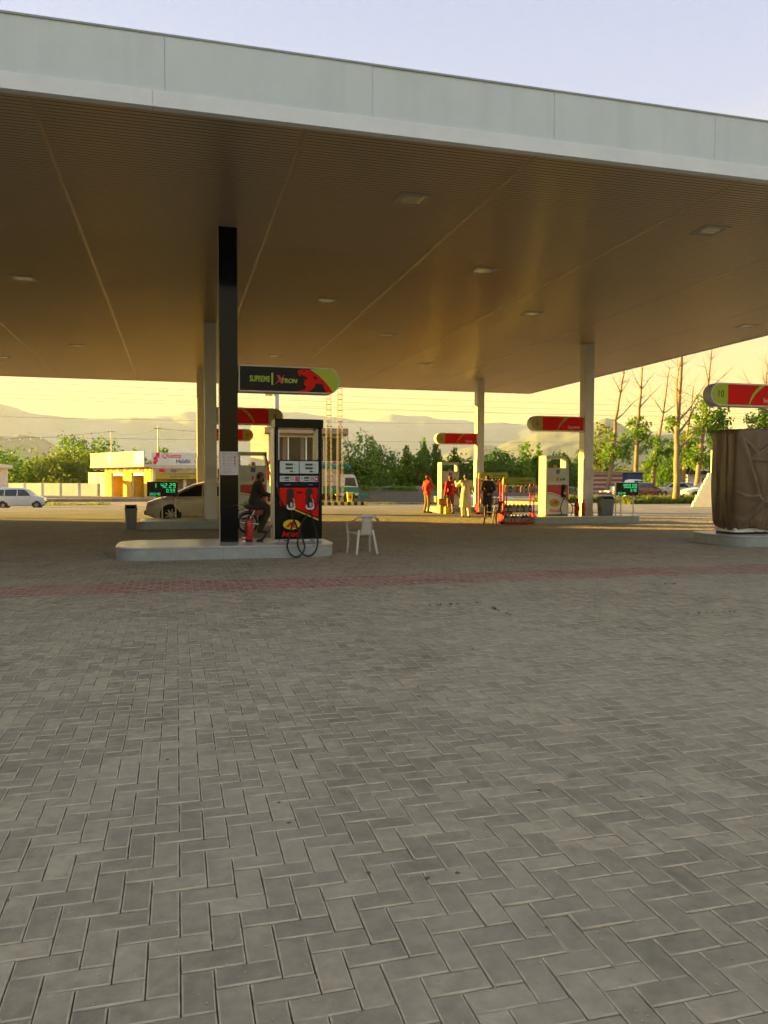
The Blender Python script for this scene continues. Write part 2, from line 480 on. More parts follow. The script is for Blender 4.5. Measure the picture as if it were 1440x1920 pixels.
# bed of sand between the blocks; it has washed over the joints in a wide patch on the right
nx, ny = 200, 150
gx = np.linspace(-14, 26, nx); gy = np.linspace(.3, 30.05, ny)
GX, GY = np.meshgrid(gx, gy)
def blob(cx, cy_, rx, ry): return np.exp(-((GX - cx) / rx) ** 2 - ((GY - cy_) / ry) ** 2)
patch = blob(5.6, 8.3, 1.6, 2.0) + .9 * blob(7.6, 9.6, 2.0, 1.6) + .5 * blob(3.8, 7.0, 1.2, .8)
ZZ = -.0125 + np.clip(patch, 0, 1) * .0080 + rng.normal(0, .0009, GX.shape)
Vb = np.stack([GX, GY, ZZ], -1).reshape(-1, 3)
ii = np.arange(nx * ny).reshape(ny, nx)
Fb = np.stack([ii[:-1, :-1], ii[:-1, 1:], ii[1:, 1:], ii[1:, :-1]], -1).reshape(-1, 4)
link('sand_bed', make_mesh_np('sand_bed', Vb, Fb, [SAND]), forecourt)

def far_paving_material():
    m = bpy.data.materials.new('far_paving'); m.use_nodes = True
    nt = m.node_tree; L = nt.links.new; b = nt.nodes['Principled BSDF']; b.inputs['Roughness'].default_value = .8
    geo = nt.nodes.new('ShaderNodeNewGeometry')
    br = nt.nodes.new('ShaderNodeTexBrick'); br.inputs['Scale'].default_value = 1; br.inputs['Brick Width'].default_value = .2; br.inputs['Row Height'].default_value = .1
    br.inputs['Mortar Size'].default_value = .006; br.inputs['Color1'].default_value = (.19, .175, .145, 1); br.inputs['Color2'].default_value = (.31, .28, .225, 1); br.inputs['Mortar'].default_value = (.12, .10, .07, 1)
    n2 = nt.nodes.new('ShaderNodeTexNoise'); n2.inputs['Scale'].default_value = .4; n2.inputs['Detail'].default_value = 6
    L(geo.outputs['Position'], br.inputs[0]); L(geo.outputs['Position'], n2.inputs[0])
    g2 = nt.nodes.new('ShaderNodeMapRange'); g2.inputs[1].default_value = .42; g2.inputs[2].default_value = .7; g2.inputs[4].default_value = .6
    L(n2.outputs[0], g2.inputs[0])
    mx = nt.nodes.new('ShaderNodeMix'); mx.data_type = 'RGBA'; mx.inputs[7].default_value = (.38, .33, .24, 1)
    L(g2.outputs[0], mx.inputs[0]); L(br.outputs[0], mx.inputs[6]); L(mx.outputs[2], b.inputs['Base Color'])
    bp = nt.nodes.new('ShaderNodeBump'); bp.inputs['Strength'].default_value = .5; bp.inputs['Distance'].default_value = .004
    L(br.outputs['Fac'], bp.inputs['Height']); bp.invert = True; L(bp.outputs[0], b.inputs['Normal'])
    return m
FARP = far_paving_material()
g = G()
g.add([(-40, 30, -.003), (60, 30, -.003), (60, 46.5, -.003), (-40, 46.5, -.003)], [(0, 1, 2, 3)])
g.add([(-40, -25, -.004), (-14, -25, -.004), (-14, 30, -.004), (-40, 30, -.004)], [(0, 1, 2, 3)])
g.add([(26, -25, -.004), (60, -25, -.004), (60, 30, -.004), (26, 30, -.004)], [(0, 1, 2, 3)])
g.add([(-14, -25, -.004), (26, -25, -.004), (26, .35, -.004), (-14, .35, -.004)], [(0, 1, 2, 3)])
# the wedges left and right of the laid blocks
cl = math.tan(CAM_YAW)
g.build('paving_sheet', FARP, forecourt)
for i, (ax, sgn) in enumerate(((-14, 1), (26, -1))):
    # field outside the wedge of blocks, 1 cm under the brick tops and above the sand bed
    gg = G()
    pts = []
    for y in np.linspace(.35, 30, 25):
        # edge of kept bricks: |r| = .6 f + 1.2
        s_ = -1 if i == 0 else 1
        c_, d_ = math.cos(CAM_YAW), math.sin(CAM_YAW)
        # r = x c - y d ; f = x d + y c ; solve s_*r = .6 f + 1.2 -> x (s_ c - .6 d) = .6 y c + 1.2 + s_ y d
        x = (.6 * y * c_ + 1.2 + s_ * y * d_) / (s_ * c_ - .6 * d_)
        x = min(max(x, -14), 26)
        pts.append((x, y))
    v = [(ax, y, -.0045) for x, y in pts] + [(x, y, -.0045) for x, y in pts]
    n = len(pts)
    gg.add(v, [(k, n + k, n + k + 1, k + 1) for k in range(n - 1)])
    gg.build('paving_sheet', FARP, forecourt)

# ---- road beyond the forecourt, verge, dusty lot
ASPH = mat('asphalt', (.075, .072, .068), .88, var=.3, scale=1.2, bump=.5, bscale=90, stain=((.17, .15, .115), (.25, 1.2, 1), .7))
DIRT = mat('dusty_earth', (.27, .22, .15), .95, var=.3, scale=.8, bump=.6, bscale=30)
def slope_y(y):                     # the land falls away behind the forecourt
    return -.70 * min(1, max(0, (y - 46.5) / 9.0))
def sheet(x0, x1, ys, dz, flat=None, nx=24):
    g = G(); xs = np.linspace(x0, x1, nx); v = []; n = len(xs)
    for y in ys:
        for x in xs: v.append((x, y, (slope_y(y) if flat is None else flat) + dz + (0 if y in (ys[0], ys[-1]) else random.gauss(0, .012))))
    return g.add(v, [(j * n + i, j * n + i + 1, (j + 1) * n + i + 1, (j + 1) * n + i) for j in range(len(ys) - 1) for i in range(n - 1)])
structure(sheet(-300, 300, [46.5, 48, 50, 52, 54, 55.6], -.004, nx=80).build('verge', DIRT))
structure(sheet(-300, 300, [55.5, 60, 68, 69.2], .004, nx=60).build('road', ASPH))
structure(sheet(-90, 60, [69.2, 72, 80, 90], .0, nx=60).build('roadside_strip', DIRT))
g = G(); g.box(-60, 6, 86, 135, -1, -.40); structure(g.build('shop_yard', DIRT))
g = G(); g.add([(19.95, 44, -.006), (32, 46.52, -.008), (130, 46.52, -.008), (130, 125, -.008), (26, 125, -.008), (26, 46.5, -.008)], [(0, 1, 2, 3, 4, 5)])
g = G(); g.box(25.5, 160, 46.52, 140, -1, -.008); structure(g.build('parking_lot', DIRT))

# ---- mountains (real ridges far out; the haze box below fades them)
def ridge(name, sil, D, depth, colr, seed, rough=.02, rock=.0, base=0.0):
    """sil: (azimuth from +Y in degrees, elevation in degrees) of the crest as seen from the station"""
    az = np.array([s[0] for s in sil]); ev = np.array([s[1] for s in sil])
    na, nr = 420, 44
    A = np.linspace(az[0], az[-1], na); E = np.interp(A, az, ev)
    V = []
    for i, (a, e) in enumerate(zip(A, E)):
        for j in range(nr):
            t = j / (nr - 1)
            d = D - depth + 1.7 * depth * t
            H = D * math.tan(R(max(e, .05)))
            p = t / .59
            h = H * (p ** 1.25 if p <= 1 else max(0, 1 - (p - 1) * 1.5))
            x, y = d * math.sin(R(a)), d * math.cos(R(a))
            nn = mnoise.fractal(Vector((x / D * 9 + seed, y / D * 9, seed * 1.7)), 1.0, 2.1, 6)
            wx = .35 * mnoise.noise(Vector((x / D * 5, y / D * 5, seed)))
            rg = mnoise.ridged_multi_fractal(Vector((x / D * 7 + wx + seed, y / D * 7 - wx, seed)), 1.0, 2.2, 6, 1.0, 2.0)
            h = h * (1 + .10 * nn * (1 - abs(p - 1))) + H * rock * (rg - 1.1) * .55 * max(0, 1 - abs(p - .60) * 1.75) + H * rough * nn * (1 if p <= 1 else 0) * min(1, p * 2)
            V.append((x, y, 1.5 * (p > .02) + max(h, -1.4) + base - .2))
    V = np.array(V); ii = np.arange(na * nr).reshape(na, nr)
    F = np.stack([ii[:-1, :-1], ii[1:, :-1], ii[1:, 1:], ii[:-1, 1:]], -1).reshape(-1, 4)
    me = make_mesh_np(name, V, F, [colr])
    o = link(name, me, None, 179); structure(o); return o
def px_az(x): return math.degrees(CAM_YAW + math.atan((x - 720) / 1462.0))
def px_el(x, y): return math.degrees(math.atan((902.5 - y) / 1462.0 * math.cos(math.atan((x - 720) / 1462.0))))
far_px = [(-700, 790), (-400, 780), (-250, 775), (-120, 762), (0, 757), (60, 770), (120, 780), (200, 782), (250, 779), (280, 783), (320, 780), (350, 771), (380, 772), (450, 769), (520, 777), (600, 777), (645, 782), (687, 790), (715, 781), (735, 777), (765, 779), (795, 777), (830, 786), (862, 783), (900, 790), (942, 788), (962, 793), (1000, 788), (1030, 795), (1100, 800), (1200, 806), (1300, 801), (1440, 808), (1700, 800), (2100, 790), (2700, 800)]
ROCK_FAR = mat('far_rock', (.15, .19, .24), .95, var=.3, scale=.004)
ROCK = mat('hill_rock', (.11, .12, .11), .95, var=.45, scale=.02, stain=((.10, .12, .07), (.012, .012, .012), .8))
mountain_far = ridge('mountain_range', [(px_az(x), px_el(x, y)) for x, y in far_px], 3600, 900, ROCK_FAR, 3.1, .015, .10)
left_px = [(-500, 868), (-300, 840), (-150, 812), (-60, 805), (0, 813), (15, 820), (35, 811), (60, 816), (85, 824), (105, 836), (120, 848), (150, 852), (185, 846), (230, 850), (280, 862), (340, 874), (450, 890)]
ridge('hill', [(px_az(x), px_el(x, y)) for x, y in left_px], 2100, 700, ROCK, 8.3, .02, .12)
right_px = [(640, 893), (760, 872), (830, 850), (880, 834), (905, 830), (930, 835), (955, 827), (985, 823), (1005, 811), (1025, 806), (1060, 800), (1090, 793), (1120, 787), (1135, 785), (1152, 790), (1175, 806), (1200, 822), (1260, 815), (1330, 806), (1400, 812), (1600, 800), (1900, 830), (2300, 870)]
ridge('hill', [(px_az(x), px_el(x, y)) for x, y in right_px], 2200, 760, ROCK, 5.9, .02, .34)

# ---- evening haze: one closed box of even, thin air round everything
hz = G(); hz.box(-4300, 4300, -420, 4400, -2.0, 342)
hm = bpy.data.materials.new('evening_haze'); hm.use_nodes = True
hm.node_tree.nodes.clear()
ho = hm.node_tree.nodes.new('ShaderNodeOutputMaterial'); hv = hm.node_tree.nodes.new('ShaderNodeVolumePrincipled')
hv.inputs['Color'].default_value = (.86, .95, 1.0, 1); hv.inputs['Density'].default_value = .00009; hv.inputs['Anisotropy'].default_value = .15
hm.node_tree.links.new(hv.outputs[0], ho.inputs['Volume'])
haze = stuff(hz.build('haze', hm))
# ================================================================== CANOPY, COLUMNS, ISLANDS
ZC = 6.62
CX0, CX1, CY0, CY1 = -17.7, 19.95, 11.35, 42.0
SOFFIT = mat('soffit_strip', (.64, .51, .33), .36, metal=.6, var=.04, scale=.5, spec=.6)
_sb = SOFFIT.node_tree.nodes['Principled BSDF']; _sb.inputs['Anisotropic'].default_value = .88        # strips run along x: gloss is drawn out across them
_tv = SOFFIT.node_tree.nodes.new('ShaderNodeCombineXYZ'); _tv.inputs[1].default_value = 1.0
SOFFIT.node_tree.links.new(_tv.outputs[0], _sb.inputs['Tangent'])
TRIMM = mat('joint_trim_metal', (.46, .36, .225), .42, metal=.5, var=.05)
SOFFIT_B = mat('soffit_backing', (.02, .016, .012), .8)
FASCIA = mat('fascia_panel', (.66, .76, .75), .45, var=.04, scale=1.2, stain=((.52, .60, .59), (2.6, 2.6, .10), .45))
FTRIM = mat('fascia_trim', (.78, .86, .85), .42, var=.05, scale=2)
DARKM = mat('coping_metal', (.34, .38, .38), .5)
canopy = thing('canopy', 'wide flat filling station canopy with pale fascia and slatted brown soffit', 'canopy', (0, 0, 0))
joints = [-16.6, -12.9, -9.2, -5.5, -1.85, 1.85, 5.5, 9.3, 13.05, 16.7]
bays = [(a, b) for a, b in zip([CX0 + .1] + joints, joints + [CX1 - .1])]
P_ = .105
rows = np.arange(CY0 + .12, CY1 - .1, P_)
SPROF = [(0, .008), (0, .0035), (.07, .0010), (.30, .0001), (.70, .0001), (.93, .0010), (1, .0035), (1, .008)]
def strip_add(g, a, b, y, z, tilt):
    w = P_ - .027; n = len(SPROF)
    pr = [(y + u * w, z + h + (u - .5) * w * tilt) for u, h in SPROF]
    v = [(a, q, h) for q, h in pr] + [(b, q, h) for q, h in pr]
    g.add(v, [(k, k + 1, n + k + 1, n + k) for k in range(n - 1)])
def strip_mesh(L):
    g = G(); strip_add(g, 0, L, 0, 0, 0)
    me = g.mesh('soffit_strip'); me.materials.append(SOFFIT)
    me.polygons.foreach_set('use_smooth', [True] * len(me.polygons)); me.set_sharp_from_angle(angle=R(50)); return me
single = {}
n_single = 0
rest = G()
strip_cache = {}
for ri, y in enumerate(rows):
    for bi, (a, b) in enumerate(bays):
        L = b - a - .05
        if 3 <= bi <= 8 and n_single < 300 and not (bi == 3 and ri < 12) and not (bi == 8 and ri < 18):
            if bi not in strip_cache: strip_cache[bi] = strip_mesh(L)
            o = link('soffit_strip', strip_cache[bi], canopy)
            o.location = (a + .025, y, ZC); o.rotation_euler = (random.gauss(0, .0004), 0, 0)
            n_single += 1
        else:
            strip_add(rest, a + .025, b - .025, y, ZC + 0, random.gauss(0, .0004))
stuff(rest.build('soffit_strips', SOFFIT, canopy, 50))
g = G(); g.box(CX0 + .08, CX1 - .08, CY0 + .08, CY1 - .08, ZC + .03, ZC + .12); g.build('soffit_backing', SOFFIT_B, canopy)
for x in joints:
    g = G(); g.prism([(x - .032, ZC - .004), (x + .032, ZC - .004), (x + .024, ZC + .012), (x - .024, ZC + .012)], CY0 + .1, CY1 - .1)
    g.build('joint_trim', TRIMM, canopy)
# roof deck and fascia
g = G(); g.box(CX0 + .1, CX1 - .1, CY0 + .1, CY1 - .1, ZC + .13, ZC + .75); g.build('roof_deck', FTRIM, canopy)
def fascia_side(p0, p1, first_panel, pitch, first_trim, tp):
    p0, p1 = Vector(p0), Vector(p1); L = (p1 - p0).length; d = (p1 - p0) / L; n = Vector((d.y, -d.x, 0))
    M = Matrix(((d.x, n.x, 0, p0.x), (d.y, n.y, 0, p0.y), (0, 0, 1, 0), (0, 0, 0, 1)))
    def cuts(f0, p): 
        c = [0.0]; x = f0 % p
        while x < L - .05:
            if x > .05: c.append(x)
            x += p
        return c + [L]
    cs = cuts(first_panel, pitch)
    for a, b in zip(cs, cs[1:]):
        g = G(); g.box(a + .002, b - .002, 0, .03, ZC + .215, ZC + .955); 
        j = random.gauss(0, .0025)
        g.xf(M @ Matrix.Translation(((a + b) / 2, j, 0)) @ Matrix.Rotation(random.gauss(0, .0012), 4, 'Z') @ Matrix.Translation((-(a + b) / 2, 0, 0))).build('fascia_panel', FASCIA, canopy, bevel=.002, seg=1)
    g = G(); g.box(.05, L - .05, -.09, -.008, ZC + .05, ZC + .945); g.xf(M).build('fascia_backing', DARKM, canopy)
    cs = cuts(first_trim, tp)
    for a, b in zip(cs, cs[1:]):
        g = G(); g.box(a + .002, b - .002, .004, .052, ZC - .012, ZC + .212)
        g.box(a + .002, b - .002, -.085, .004, ZC - .012, ZC - .004)
        g.xf(M).build('fascia_trim', FTRIM, canopy, bevel=.003, seg=1)
    g = G(); g.box(-.03, L + .03, -.12, .046, ZC + .957, ZC + .985); g.xf(M).build('coping', DARKM, canopy)
fascia_side((CX0, CY0, 0), (CX1, CY0, 0), -.11 - CX0, 2.93, -.27 - CX0, 3.48)
fascia_side((CX1, CY0, 0), (CX1, CY1, 0), .8, 2.93, 1.2, 3.48)
fascia_side((CX1, CY1, 0), (CX0, CY1, 0), .8, 2.93, 1.2, 3.48)
fascia_side((CX0, CY1, 0), (CX0, CY0, 0), .8, 2.93, 1.2, 3.48)

# recessed square lights
LFRAME = mat('light_frame', (.42, .37, .28), .45)
LGLASS = mat('light_glass', (.33, .34, .26), .18, spec=.6, bump=.15, bscale=25)
lp = [(-3.7, 21.67, 'recessed square canopy light at the far left of the soffit, beside the frame edge'),
      (4.16, 13.76, 'large near recessed canopy light close to the front fascia, left of centre'),
      (10.55, 13.84, 'near recessed canopy light by the right edge, close to the front fascia'),
      (7.23, 17.89, 'recessed canopy light in the second row, mid soffit, right of the black column sign'),
      (4.15, 21.99, 'recessed canopy light in the third row, nearest right of the black column'),
      (10.52, 22.05, 'recessed canopy light in the third row, left of the right hand column'),
      (18.17, 21.87, 'recessed canopy light near the right edge of the canopy above the bare trees'),
      (7.19, 26.58, 'small recessed canopy light in the fourth row at mid soffit'),
      (-3.60, 31.83, 'small distant recessed canopy light above the white hatchback side, left of the columns'),
      (10.46, 32.45, 'small distant recessed canopy light just left of the column with sign 2'),
      (-6.95, 35.69, 'tiny recessed canopy light cut by the left edge of the view'),
      (3.92, 32.2, 'tiny distant recessed canopy light directly above the black and green sign')]
for x, y, lb in lp:
    t = thing('recessed_light', lb, 'ceiling light', (x, y, ZC), 0, 'recessed lights in the canopy soffit')
    g = G()
    for a in ((-.29, .29, -.29, -.21), (-.29, .29, .21, .29), (-.29, -.21, -.21, .21), (.21, .29, -.21, .21)): g.box(a[0], a[1], a[2], a[3], -.014, .004)
    g.build('frame', LFRAME, t, bevel=.004, seg=1)
    g = G(); g.prism([(-.21, -.003), (.21, -.003), (.17, -.011), (-.17, -.011)], -.17, .17); g.box(-.212, .212, -.212, .212, -.006, .001); g.build('lens', LGLASS, t)

# columns
COLW = mat('column_paint', (.66, .66, .62), .38, var=.06, scale=3, stain=((.48, .45, .38), (4, 4, .35), .35))
BLACKG = mat('black_gloss_panel', (.004, .004, .005), .09, var=.2, scale=2, spec=.20, bump=.03, bscale=2.2)
COL_POS = [(1.04, 16.42, 'tall black clad canopy column on the front island beside the black pump', True),
           (1.09, 26.2, 'pale square canopy column directly behind the black column, second in its row', False),
           (1.12, 36.95, 'pale brown shaded canopy column third in the row behind the black one', False),
           (14.85, 26.35, 'pale canopy column beside pump 6 and its grey bin, lit on its left face below', False),
           (14.80, 36.95, 'distant canopy column carrying sign 2, brightly sunlit down its left face', False),
           (14.85, 16.42, 'pale canopy column carrying sign 10 past the right edge', False),
           (-12.65, 16.42, 'pale canopy column in the row beyond the left edge, nearest of its row', False),
           (-12.65, 26.2, 'pale canopy column in the row beyond the left edge, second of its row', False),
           (-12.65, 36.95, 'pale canopy column in the row beyond the left edge, farthest of its row', False)]
columns = []
for x, y, lb, black in COL_POS:
    t = thing('canopy_column', lb, 'column', (x, y, 0), 0, 'columns carrying the canopy')
    h = .19 if not black else .185
    g = G(); g.box(-h, h, -.2, .2, .25, ZC - .002); g.build('shaft', COLW, t, bevel=.012, seg=2)
    if black:
        for z0, z1 in ((.252, 1.0), (1.004, 5.42), (5.424, ZC - .004)):
            g = G(); g.box(-.183, .183, -.216, -.2005, z0, z1); g.build('cladding_panel', BLACKG, t, bevel=.003, seg=1)
            g = G(); g.box(-.183, .183, .2005, .216, z0, z1); g.build('cladding_panel', BLACKG, t, bevel=.003, seg=1)
    else:
        g = G(); g.box(-.205, -.19, -.21, .21, .25, 2.6); g.box(-.205, .205, -.212, -.2, .25, .42); g.build('corner_guard', COLW, t, bevel=.004, seg=1)
    columns.append(t)

# islands
TILE = mat('island_tile', (.34, .40, .385), .42, var=.12, scale=7, bump=.03, bscale=30, stain=((.30, .31, .28), (3, 3, 1.2), .45))
SLAB = mat('island_top', (.50, .52, .47), .30, var=.15, scale=4, stain=((.34, .32, .27), (2, 3, 1), .5))
GROUT = mat('island_core', (.30, .31, .30), .8)
def stadium(x0, x1, y0, y1, rad, n=10):
    return arc(x1 - rad, y1 - rad, rad, rad, 0, 90, n) + arc(x0 + rad, y1 - rad, rad, rad, 90, 180, n) + arc(x0 + rad, y0 + rad, rad, rad, 180, 270, n) + arc(x1 - rad, y0 + rad, rad, rad, 270, 360, n)
def island(x0, x1, y0, y1, lb, tiles, rad=.5):
    cx, cy_ = (x0 + x1) / 2, (y0 + y1) / 2
    t = thing('pump_island', lb, 'pump island', (cx, cy_, 0), 0, 'raised pump islands')
    a, b, c, d = x0 - cx, x1 - cx, y0 - cy_, y1 - cy_
    g = G(); g.prism(stadium(a + .02, b - .02, c + .02, d - .02, rad - .02), -.02, .215, 'xy'); g.build('core', GROUT, t)
    g = G(); g.prism(stadium(a - .012, b + .012, c - .012, d + .012, rad), .217, .25, 'xy'); g.build('top_slab', SLAB, t, bevel=.008)
    per = stadium(a, b, c, d, rad, 8); per.append(per[0])
    seg = []
    for p, q in zip(per, per[1:]):
        L = math.dist(p, q)
        if L < 1e-4: continue
        n = max(1, round(L / .1))
        for k in range(n): seg.append(((p[0] + (q[0] - p[0]) * k / n, p[1] + (q[1] - p[1]) * k / n), (p[0] + (q[0] - p[0]) * (k + 1) / n, p[1] + (q[1] - p[1]) * (k + 1) / n)))
    allg = G()
    for p, q in seg:
        L = math.dist(p, q); dx, dy = (q[0] - p[0]) / L, (q[1] - p[1]) / L
        nx_, ny_ = -dy, dx
        j = random.gauss(0, .0012)
        e = .0018
        P = [(p[0] + dx * e, p[1] + dy * e), (q[0] - dx * e, q[1] - dy * e)]
        o_ = [(P[0][0] - nx_ * j, P[0][1] - ny_ * j), (P[1][0] - nx_ * j, P[1][1] - ny_ * j), (P[1][0] + nx_ * .018, P[1][1] + ny_ * .018), (P[0][0] + nx_ * .018, P[0][1] + ny_ * .018)]
        gg = allg if not tiles else G()
        gg.hexa([(x, y, -.015) for x, y in o_], [(x, y, .2155) for x, y in o_])
        if tiles: gg.build('tile', TILE, t)
    if not tiles: allg.build('tile_cladding', TILE, t)
    return t
island(-1.13, 3.07, 15.2, 17.15, 'front raised pump island with rounded ends under the black pump', True)
island(-1.12, 3.07, 24.98, 26.95, 'second pump island behind the front one, with beige car beside it', False, .14)
island(-1.12, 3.07, 35.75, 37.7, 'farthest left pump island, mostly hidden behind the beige car', False, .14)
island(12.15, 16.45, 25.2, 27.15, 'long grey pump island under pump 6 and the right hand price display', False, .10)
island(12.15, 16.45, 35.75, 37.7, 'distant pump island under pump 2 behind the people in red', False, .10)
island(12.5, 16.5, 15.2, 17.15, 'pump island under the tarpaulin covered pump at the right edge', True)
island(-14.8, -10.6, 15.2, 17.15, 'pump island in the row beyond the left edge of view, nearest one', False)
island(-14.8, -10.6, 25.0, 26.95, 'pump island in the row beyond the left edge of view, middle one', False)
# ================================================================== SIGNS ON THE COLUMNS
WHITEP = mat('white_plastic', (.72, .73, .70), .4, var=.08, scale=5)
GREYP = mat('grey_metal', (.36, .38, .37), .42, metal=.3, var=.12)
SRED = mat('sign_red', (.80, .010, .005), .40, var=.06, scale=3, spec=.12)
SGREEN = mat('sign_lime', (.40, .56, .006), .40, var=.06, scale=3)
SOLIVE = mat('sign_olive', (.40, .34, .03), .34, var=.06, scale=3)
SBLACK = mat('sign_charcoal', (.010, .012, .014), .34, var=.1, scale=3, spec=.18)
INK = mat('dark_ink', (.03, .028, .025), .5, var=0)
WINK = mat('white_ink', (.78, .78, .75), .45, var=0)
RINK = mat('red_ink', (.62, .02, .02), .4, var=0)
LINK_ = mat('lime_ink', (.42, .60, .03), .4, var=0)
def capsule_poly(x0, x1, z0, z1, side, inset=0.0, n=16):
    """bar with one semicircular end (side +1: round end at x1, -1: at x0)"""
    z0, z1 = z0 + inset, z1 - inset; r = (z1 - z0) / 2; zc = (z0 + z1) / 2
    if side > 0: return [(x0 + inset, z0)] + arc(x1 - inset - r, zc, r, r, -90, 90, n) + [(x0 + inset, z1)]
    return [(x1 - inset, z1)] + arc(x0 + inset + r, zc, r, r, 90, 270, n) + [(x1 - inset, z0)]
def column_sign(cx, cy_, side, number, word, lb, endmat):
    """sign arm of fixed length: local x from the column face outwards (side) ; thing origin at the column"""
    t = thing('column_sign', lb, 'sign', (cx, cy_, 3.35), 0, 'signs fixed to the canopy columns')
    L0, L1, H = .20, 2.36, .56
    x0, x1 = (L0, L1) if side > 0 else (-L1, -L0)
    g = G(); g.prism(capsule_poly(x0, x1, 0, H, side), -.16, .16); g.build('housing', WHITEP, t, bevel=.012)
    for fy, sg in ((-.162, -1), (.162, 1)):
        fx = 1 if sg < 0 else 1
        ex = x1 - H * .86 if side > 0 else x0 + H * .86
        # red field
        g = G(); a, b = (x0 + .03, ex) if side > 0 else (ex, x1 - .03)
        g.prism([(a, .035), (b, .035), (b, H - .035), (a, H - .035)], fy, fy + sg * .004); g.build('field', SRED, t)
        # rounded end
        P = capsule_poly(x0, x1, 0, H, side, .035)
        if side > 0: P = [(ex + .004, .035)] + P[1:-1] + [(ex + .004, H - .035)]
        else: P = [(ex - .004, H - .035)] + P[1:-1] + [(ex - .004, .035)]
        g = G(); g.prism(P, fy, fy + sg * .004); g.build('end_field', endmat, t)
        # swoosh
        s0 = ex - .95 if side > 0 else ex + .62
        def sw(u): return s0 + u
        curve = [(0, .037), (.06, .16), (.16, .30), (.30, .42), (.44, .522)]
        curve2 = [(.30, .522), (.18, .42), (.08, .30), (.015, .17), (-.03, .037)]
        if side > 0:
            curve = [(-a_, b_) for a_, b_ in curve]; curve2 = [(-a_, b_) for a_, b_ in curve2]
            P = [(s0 + .45 + u, v) for u, v in curve + curve2]
        else:
            P = [(sw(u), v) for u, v in curve + curve2]
        g = G(); g.prism(P, fy + sg * .0045, fy + sg * .0075); g.build('swoosh', endmat, t)
        rot = (R(90), 0, 0) if sg < 0 else (R(90), 0, R(180))
        nx_ = (x1 - .27) if side > 0 else (x0 + .27)
        text(number, .24, INK, t, (nx_, fy + sg * .006, H / 2), rot, sx=.85, name='number')
        wx = (x0 + .42) if side > 0 else (x1 - .42)
        text(word, .165, WINK, t, (wx, fy + sg * .006, .16), rot, sx=.82)
    return t
column_sign(1.09, 26.2, 1, '8', 'Supreme', 'red sign with olive rounded end numbered 8, behind the black pump', SOLIVE)
column_sign(1.12, 36.95, 1, '4', 'Diesel', 'small distant red sign with olive end numbered 4 beside the black column', SOLIVE)
column_sign(14.85, 26.35, -1, '6', 'Supreme', 'red sign with olive rounded end numbered 6 above the white pump', SOLIVE)
column_sign(14.80, 36.95, -1, '2', 'Diesel', 'small distant red sign with yellow end numbered 2 above the people in red', SOLIVE)
column_sign(14.85, 16.42, -1, '10', 'Supreme', 'large red sign with lime rounded end numbered 10 at the right edge', SGREEN)

# the black sign on the front column
t = thing('column_sign', 'charcoal sign with lime rounded end and red leaping cat emblem on the black column', 'sign', (1.04, 16.42, 3.33), 0, 'signs fixed to the canopy columns')
H = .55; X0, X1 = .20, 2.32
g = G(); g.prism(capsule_poly(X0, X1, 0, H, 1), -.17, .17); g.build('housing', mat('sign_rim', (.62, .60, .52), .4), t, bevel=.012)
FY = -.172
g = G(); g.prism(capsule_poly(X0, X1, 0, H, 1, .03), FY, FY - .004); g.build('field', SBLACK, t)
g = G(); g.prism(capsule_poly(X0, X1, 0, H, 1, .03), .172, .176); g.build('field', SBLACK, t)
# crop coordinates of the photograph's sign face, turned into metres on the board
def sg_(u, v): return (X0 + .015 + (u - 65) / (1285 - 65) * (X1 - X0 - .02), (385 - v) / (385 - 68) * H)
green = [sg_(1200, 372), sg_(1150, 300), sg_(1085, 225), sg_(1010, 160), sg_(905, 92)]
zr = (H - .06) / 2
green += [(x, z) for x, z in arc(X1 - .03 - zr, H / 2, zr, zr, 90, -56, 16)]
g = G(); g.prism(green, FY - .0045, FY - .0075); g.build('end_field', SGREEN, t)
body = [(690, 366), (780, 358), (850, 335), (870, 305), (835, 275), (840, 262), (862, 250), (838, 238), (838, 222), (880, 222), (868, 190), (838, 176), (805, 166), (782, 176), (762, 135), (775, 112), (830, 100), (900, 106), (950, 130), (1010, 165), (1085, 228), (1150, 300), (1195, 366), (1110, 366), (1065, 270), (985, 262), (965, 310), (930, 345), (870, 368)]
g = G(); g.prism([sg_(u, v) for u, v in body], FY - .008, FY - .011); g.build('emblem', SRED, t)
g = G(); g.prism([sg_(u, v) for u, v in [(938, 150), (1018, 212), (965, 212)]], FY - .0115, FY - .0135); g.build('emblem_gap', SBLACK, t)
g = G(); g.prism([sg_(u, v) for u, v in [(808, 118), (835, 112), (860, 122), (838, 126)]], FY - .0115, FY - .0135); g.build('emblem_eye', SBLACK, t)
c0 = sg_(308, 232); text('SUPREME', .165, LINK_, t, (c0[0], FY - .006, c0[1]), sx=.62, bold=.004)
g = G(); a = sg_(446, 295); b = sg_(466, 155); g.box(a[0], b[0], FY - .007, FY - .0045, a[1], b[1]); g.build('divider', LINK_, t)
c0 = sg_(655, 245); text('TRON', .125, LINK_, t, (c0[0], FY - .006, c0[1]), sx=.95, shear=.25, bold=.004)
g = G(); g.prism([sg_(u, v) for u, v in [(470, 306), (535, 235), (510, 180), (545, 180), (560, 215), (610, 165), (573, 235), (590, 275), (555, 275), (540, 252)]], FY - .0045, FY - .0065); g.build('letter', RINK, t)

